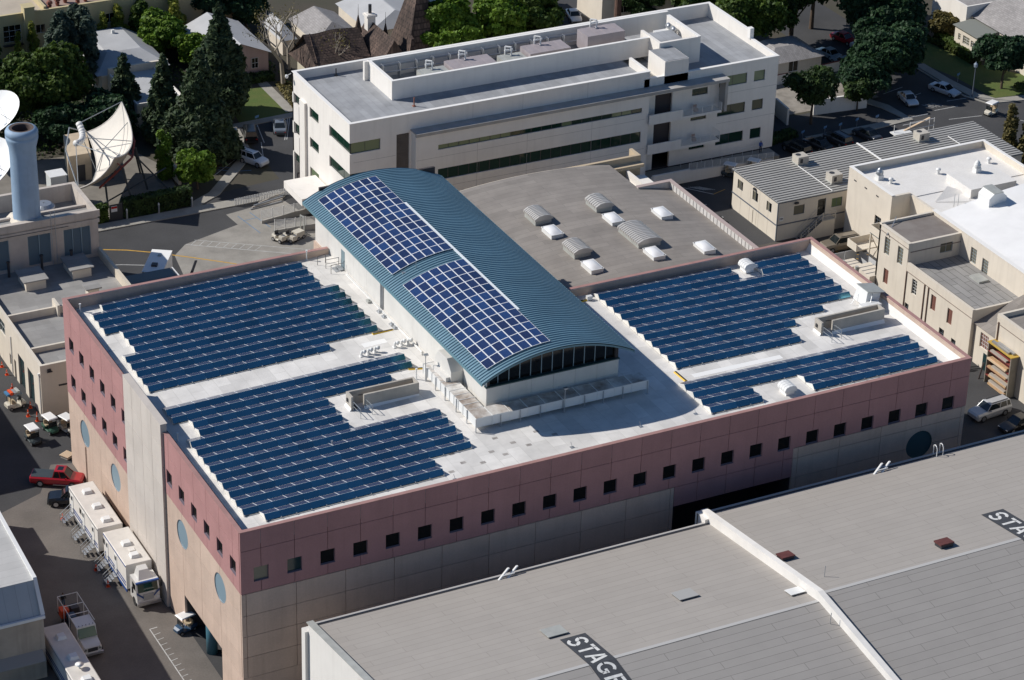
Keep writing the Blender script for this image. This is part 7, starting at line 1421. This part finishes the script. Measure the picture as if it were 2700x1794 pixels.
TREES = [('weeping_tree','grey green weeping tree beside the grey roofed cottage',33.1,147.0,11.0,3.9,'grey','weep',900,0.2,0.2),
 ('broadleaf_tree','huge dark broadleaf tree behind the white dishes',25.6,135.0,11.4,5.6,'mid','broad',340,0.24,0.15),('broadleaf_tree','dark rounded tree at the left edge above the dishes',18.6,137.5,9.4,4.6,'mid','broad',340,0.24,0.15),('broadleaf_tree','green tree cut by the left frame edge near the apartment',20.0,146.6,9.0,3.4,'mid','broad',340,0.24,0.15),
 ('broadleaf_tree','low dark tree filling the gap behind the big dish',31.5,128.2,6.5,4.0,'blue','broad',340,0.24,0.05),('broadleaf_tree','dark shrubby tree behind the shelter',25.5,129.0,7.0,3.6,'blue','broad',340,0.24,0.05),
 ('pine_tree','small slim pine before the flat cottage wing',36.1,134.0,9.4,2.7,'pine','pine',520,0.2,0),('pine_tree','tallest pine with pointed top left of the lawn',48.6,130.0,16.4,4.1,'pine','pine',380,0.24,0),('pine_tree','broad bushy pine in front of the tallest pine',41.4,118.6,15.4,4.6,'pine','pine',380,0.24,0),('pine_tree','leftmost pine of the trio by the parking bays',38.4,124.6,12.6,3.0,'pine','pine',420,0.22,0),
 ('broadleaf_tree','bright green rounded tree right of the cottage roof',48.0,152.0,7.4,3.5,'bright','broad',420,0.22,0.1),('broadleaf_tree','bright green tree half behind the pines',51.0,146.3,5.8,2.9,'bright','broad',420,0.22,0.1),
 ('bamboo_clump','tall yellow bamboo clump before the apartment wall',43.4,156.2,7.0,1.7,'yellow','column',700,0.17,0),('bamboo_clump','yellow bamboo clump under the apartment chimney',30.2,155.8,6.6,1.2,'yellow','column',700,0.17,0),('bamboo_clump','slim yellow bamboo left of the apartment chimney',28.0,156.0,5.4,0.8,'yellow','column',700,0.17,0),('bamboo_clump','yellow bamboo beside the weeping tree',40.6,156.0,6.4,1.2,'yellow','column',700,0.17,0),('bamboo_clump','yellow green bamboo at the top beside the bright tree',51.5,156.0,7.0,2.0,'yellow','column',600,0.18,0),('bamboo_clump','yellow bamboo at the left frame edge',23.0,155.0,5.0,1.2,'yellow','column',700,0.17,0),('bamboo_clump','thin bamboo right of the weeping tree crown',35.6,155.8,5.8,0.9,'yellow','column',700,0.17,0),
 ('broadleaf_tree','tall mid green tree before the apartment terrace',46.6,156.0,8.2,2.0,'mid','broad',520,0.2,0.1),('broadleaf_tree','dark tree mass left of the sycamore at the top',57.4,160.5,9.0,4.2,'blue','broad',340,0.24,0.05),('broadleaf_tree','second dark tree at the top, near the grey roofs',63.5,158.0,9.0,4.0,'blue','broad',340,0.24,0.05),
 ('shrub_tree','bright vine bush climbing the tan wall',34.4,113.6,6.4,1.5,'bright','column',800,0.17,0),('shrub_tree','rounded bright bush at the sidewalk corner',37.0,108.8,5.6,2.7,'bright','broad',480,0.2,0.1),
 ('broadleaf_tree','large yellow green ficus behind the office, left one',84.6,131.5,11.0,4.9,'bright','broad',360,0.24,0.1),('broadleaf_tree','large yellow green ficus behind the office, middle one',92.5,131.0,10.8,4.2,'bright','broad',360,0.24,0.1),('broadleaf_tree','large green ficus behind the office, right one',98.4,132.5,10.4,4.3,'mid','broad',360,0.24,0.1),('broadleaf_tree','green tree left of the top parked car',101.8,138.5,5.2,2.6,'mid','broad',420,0.22,0.05),
 ('broadleaf_tree','dark clipped tree at the top before the cream house',118.9,136.2,6.8,3.2,'dark','broad',420,0.22,0.1),('broadleaf_tree','dark tree at the top beside the office corner',124.6,131.0,8.8,3.8,'mid','broad',360,0.24,0.1),
 ('broadleaf_tree','big dark tree right of the office, leftmost',127.0,118.5,13.0,5.8,'mid','broad',340,0.24,0.2),('broadleaf_tree','big dark tree over the parked cars',134.8,119.5,15.5,6.8,'dark','broad',320,0.25,0.35),('broadleaf_tree','big dark tree over the lane, rear one',142.0,125.0,14.5,6.2,'dark','broad',320,0.25,0.35),('broadleaf_tree','tall dark tree beside the right lawn',144.2,109.6,13.6,5.6,'blue','broad',340,0.25,0.25),('broadleaf_tree','spreading dark tree in front of the tall one',140.2,102.2,9.0,5.4,'blue','broad',360,0.24,0.15),('broadleaf_tree','loose tree before the white garden wall',122.6,94.6,8.6,3.9,'dark','broad',320,0.2,0.3),('broadleaf_tree','small dark tree by the walkway corner',131.2,96.0,5.2,2.2,'dark','broad',420,0.2,0.25),('broadleaf_tree','low dark tree spreading over the walkway',134.2,98.6,6.6,4.2,'blue','broad',420,0.22,0.25),('shrub_tree','lighter bush in the courtyard shade',128.4,113.2,5.0,2.0,'mid','broad',480,0.2,0.05),
 ('broadleaf_tree','dark tree at the top, above the lane',150.0,125.5,12.0,5.0,'dark','broad',340,0.25,0.3),('broadleaf_tree','round dark tree on the right lawn with visible trunk',155.0,94.4,7.8,3.9,'blue','broad',420,0.22,0.3),
 ('cypress_tree','brownish cypress at the right frame edge, left one',140.8,73.4,8.0,1.35,'olive','column',700,0.18,0),('cypress_tree','brownish cypress at the right frame edge, right one',142.6,71.4,8.2,1.6,'olive','column',700,0.18,0),('shrub_tree','olive grey bush by the brown fence',158.0,113.6,4.6,2.3,'olive','broad',480,0.18,0.05),('broadleaf_tree','dark tree behind the white villa',172.0,119.5,8.0,3.5,'dark','broad',360,0.24,0.1)]
for nm, lab, x, y, h, r, lm, kd, per, size, base in TREES: tree(nm, lab, x, y, h, r, lm, kd, per, size, base, cat='tree' if 'bamboo' not in nm else 'bamboo')
# bare sycamores with pale limbs
def bare(label, x, y, h, seed, spread):
    rg = random.Random(seed); mb = MB(); tips = []
    def grow(p, d_, l_, r_, lev):
        q = p+d_*l_; mb.cyl(p, q, r_, r_*0.72, 6 if lev < 2 else 4)
        if lev >= 5: tips.append(q); return
        for k in range(2 if lev else 3):
            nd = (d_+Vector((rg.uniform(-1,1),rg.uniform(-1,1),rg.uniform(-0.25,0.6)))*spread).normalized(); grow(q, nd, l_*rg.uniform(0.62,0.85), r_*0.62, lev+1)
    grow(Vector((0,0,0)), Vector((rg.uniform(-0.15,0.15),rg.uniform(-0.1,0.1),1)).normalized(), h*0.27, h*0.026, 0)
    t = local_thing('sycamore_tree', label, 'tree', (x,y,0)); ob('trunk', mb.mesh('trunk', bark_w), t.root)
    C_ = np.repeat(np.array([tuple(v) for v in tips]), 5, axis=0)+npr.normal(size=(len(tips)*5,3))*0.45; N_ = npr.normal(size=C_.shape); N_ /= np.linalg.norm(N_,axis=1)[:,None]
    ob('crown', leaf_mesh('crown', C_, N_, npr.uniform(0.06,0.14,len(C_)), LM['olive']), t.root)
bare('large bare sycamore with pale crooked limbs beside the lawn path', 60.4,136.0,13.5,3,0.75); bare('bare pale sycamore before the storybook house', 66.6,132.5,10.0,8,0.8); bare('bare sycamore behind the pink house corner', 63.5,141.5,11.5,12,0.7)
t = local_thing('palm_trunk', 'tall brown trunk rising behind the office roof', 'tree', (113.0,133.5,0)); t.part('trunk', MB().cyl((0,0,0),(0.2,0,14),0.55,0.45,10), mat('trunk_brown', (0.16,0.09,0.065), 0.95, var=0.4, vs=2)); ob('crown', leaf_mesh('crown', *lobed([(0.2,0,15.5,2.2,1.6)],300,0.25), LM['mid']), t.root)
# clipped shrubs along the right lawn
bc, bn, bs_ = lobed([(0,0,0.45,0.55,0.5)], 1500, 0.09, 1.2, 0.1); ball_me = leaf_mesh('foliage', bc, bn, bs_, leafmat('leaf_boxwood', (0.05,0.075,0.015), (0.1,0.125,0.03)))
pts = [(154.6,120.2),(154.9,116.4),(156.1,111.4),(156.9,102.9)]
for k in range(27):
    u = k/26*3; i = min(2, int(u)); f_ = u-i; x = pts[i][0]+(pts[i+1][0]-pts[i][0])*f_; y = pts[i][1]+(pts[i+1][1]-pts[i][1])*f_
    t = local_thing('clipped_shrub', 'clipped round shrub in the long row edging the right lawn', 'shrub', (x,y,0), rnd.random()*6, 'clipped shrub row'); o = ob('foliage', ball_me, t.root); s = rnd.uniform(0.85,1.1); o.scale = (s,s,s)
for x, y in ((156.9,92.8),(157.8,92.5),(159.6,92.4),(161,92.2)):
    t = local_thing('clipped_shrub', 'clipped round shrub beyond the lawn tree at the right edge', 'shrub', (x,y,0), rnd.random()*6, 'shrubs at the right edge'); o = ob('foliage', ball_me, t.root); o.scale = (1.3,1.3,1.3)
def hedge(label, a, b, w_, h, lm, per=60):
    l_ = math.hypot(b[0]-a[0], b[1]-a[1]); n = int(l_*(2*h+w_)*per); u = npr.uniform(0,1,n); side = npr.uniform(0,2*h+w_,n); dx, dy = (b[0]-a[0])/l_, (b[1]-a[1])/l_; nx, ny = -dy, dx
    off_ = np.where(side < h, -w_/2, np.where(side < h+w_, side-h-w_/2, w_/2))+npr.normal(size=n)*0.07; zz = np.where(side < h, side, np.where(side < h+w_, h, side-h-w_))+npr.normal(size=n)*0.07
    C_ = np.stack([u*(b[0]-a[0])+nx*off_, u*(b[1]-a[1])+ny*off_, np.maximum(zz,0.05)],1); N_ = np.stack([nx*np.sign(off_)*(np.abs(off_) > w_*0.4), ny*np.sign(off_)*(np.abs(off_) > w_*0.4), (zz > h*0.95)*1.0],1)+npr.normal(size=(n,3))*0.5; N_ /= np.linalg.norm(N_,axis=1)[:,None]
    t = local_thing('hedge', label, 'hedge', (a[0],a[1],0)); ob('foliage', leaf_mesh('foliage', C_, N_, npr.uniform(0.09,0.2,n), LM[lm]), t.root)
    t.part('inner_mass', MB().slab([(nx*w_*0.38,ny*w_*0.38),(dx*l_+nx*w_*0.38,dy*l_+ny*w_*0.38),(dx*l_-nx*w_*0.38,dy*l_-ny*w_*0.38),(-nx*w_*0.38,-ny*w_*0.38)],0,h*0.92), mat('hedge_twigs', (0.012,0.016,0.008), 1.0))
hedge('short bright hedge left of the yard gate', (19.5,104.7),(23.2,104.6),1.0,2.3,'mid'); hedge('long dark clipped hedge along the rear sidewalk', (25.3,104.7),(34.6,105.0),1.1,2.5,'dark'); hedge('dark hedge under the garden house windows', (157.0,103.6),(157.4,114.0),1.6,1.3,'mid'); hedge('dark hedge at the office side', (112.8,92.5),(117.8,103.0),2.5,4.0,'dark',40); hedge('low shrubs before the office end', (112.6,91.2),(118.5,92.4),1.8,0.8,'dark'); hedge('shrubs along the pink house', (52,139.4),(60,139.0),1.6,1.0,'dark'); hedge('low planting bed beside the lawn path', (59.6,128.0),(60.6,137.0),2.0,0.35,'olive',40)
# fill of low garden growth that reads as one mass
n = 9000; gx = npr.uniform(12,62,n); gy = npr.uniform(126,156,n); k = ~(((gx > 34.5) & (gx < 46) & (gy > 129.8)) | ((gx > 49) & (gx < 61)))
C_ = np.stack([gx[k],gy[k],npr.uniform(0.1,0.9,k.sum())],1); N_ = npr.normal(size=C_.shape); N_[:,2] += 1.2; N_ /= np.linalg.norm(N_,axis=1)[:,None]
o = ob('ground_cover', leaf_mesh('ground_cover', C_, N_, npr.uniform(0.12,0.3,len(C_)), LM['dark'])); props(o, 'dark low growth under the left trees', 'ground cover', None, 'stuff')
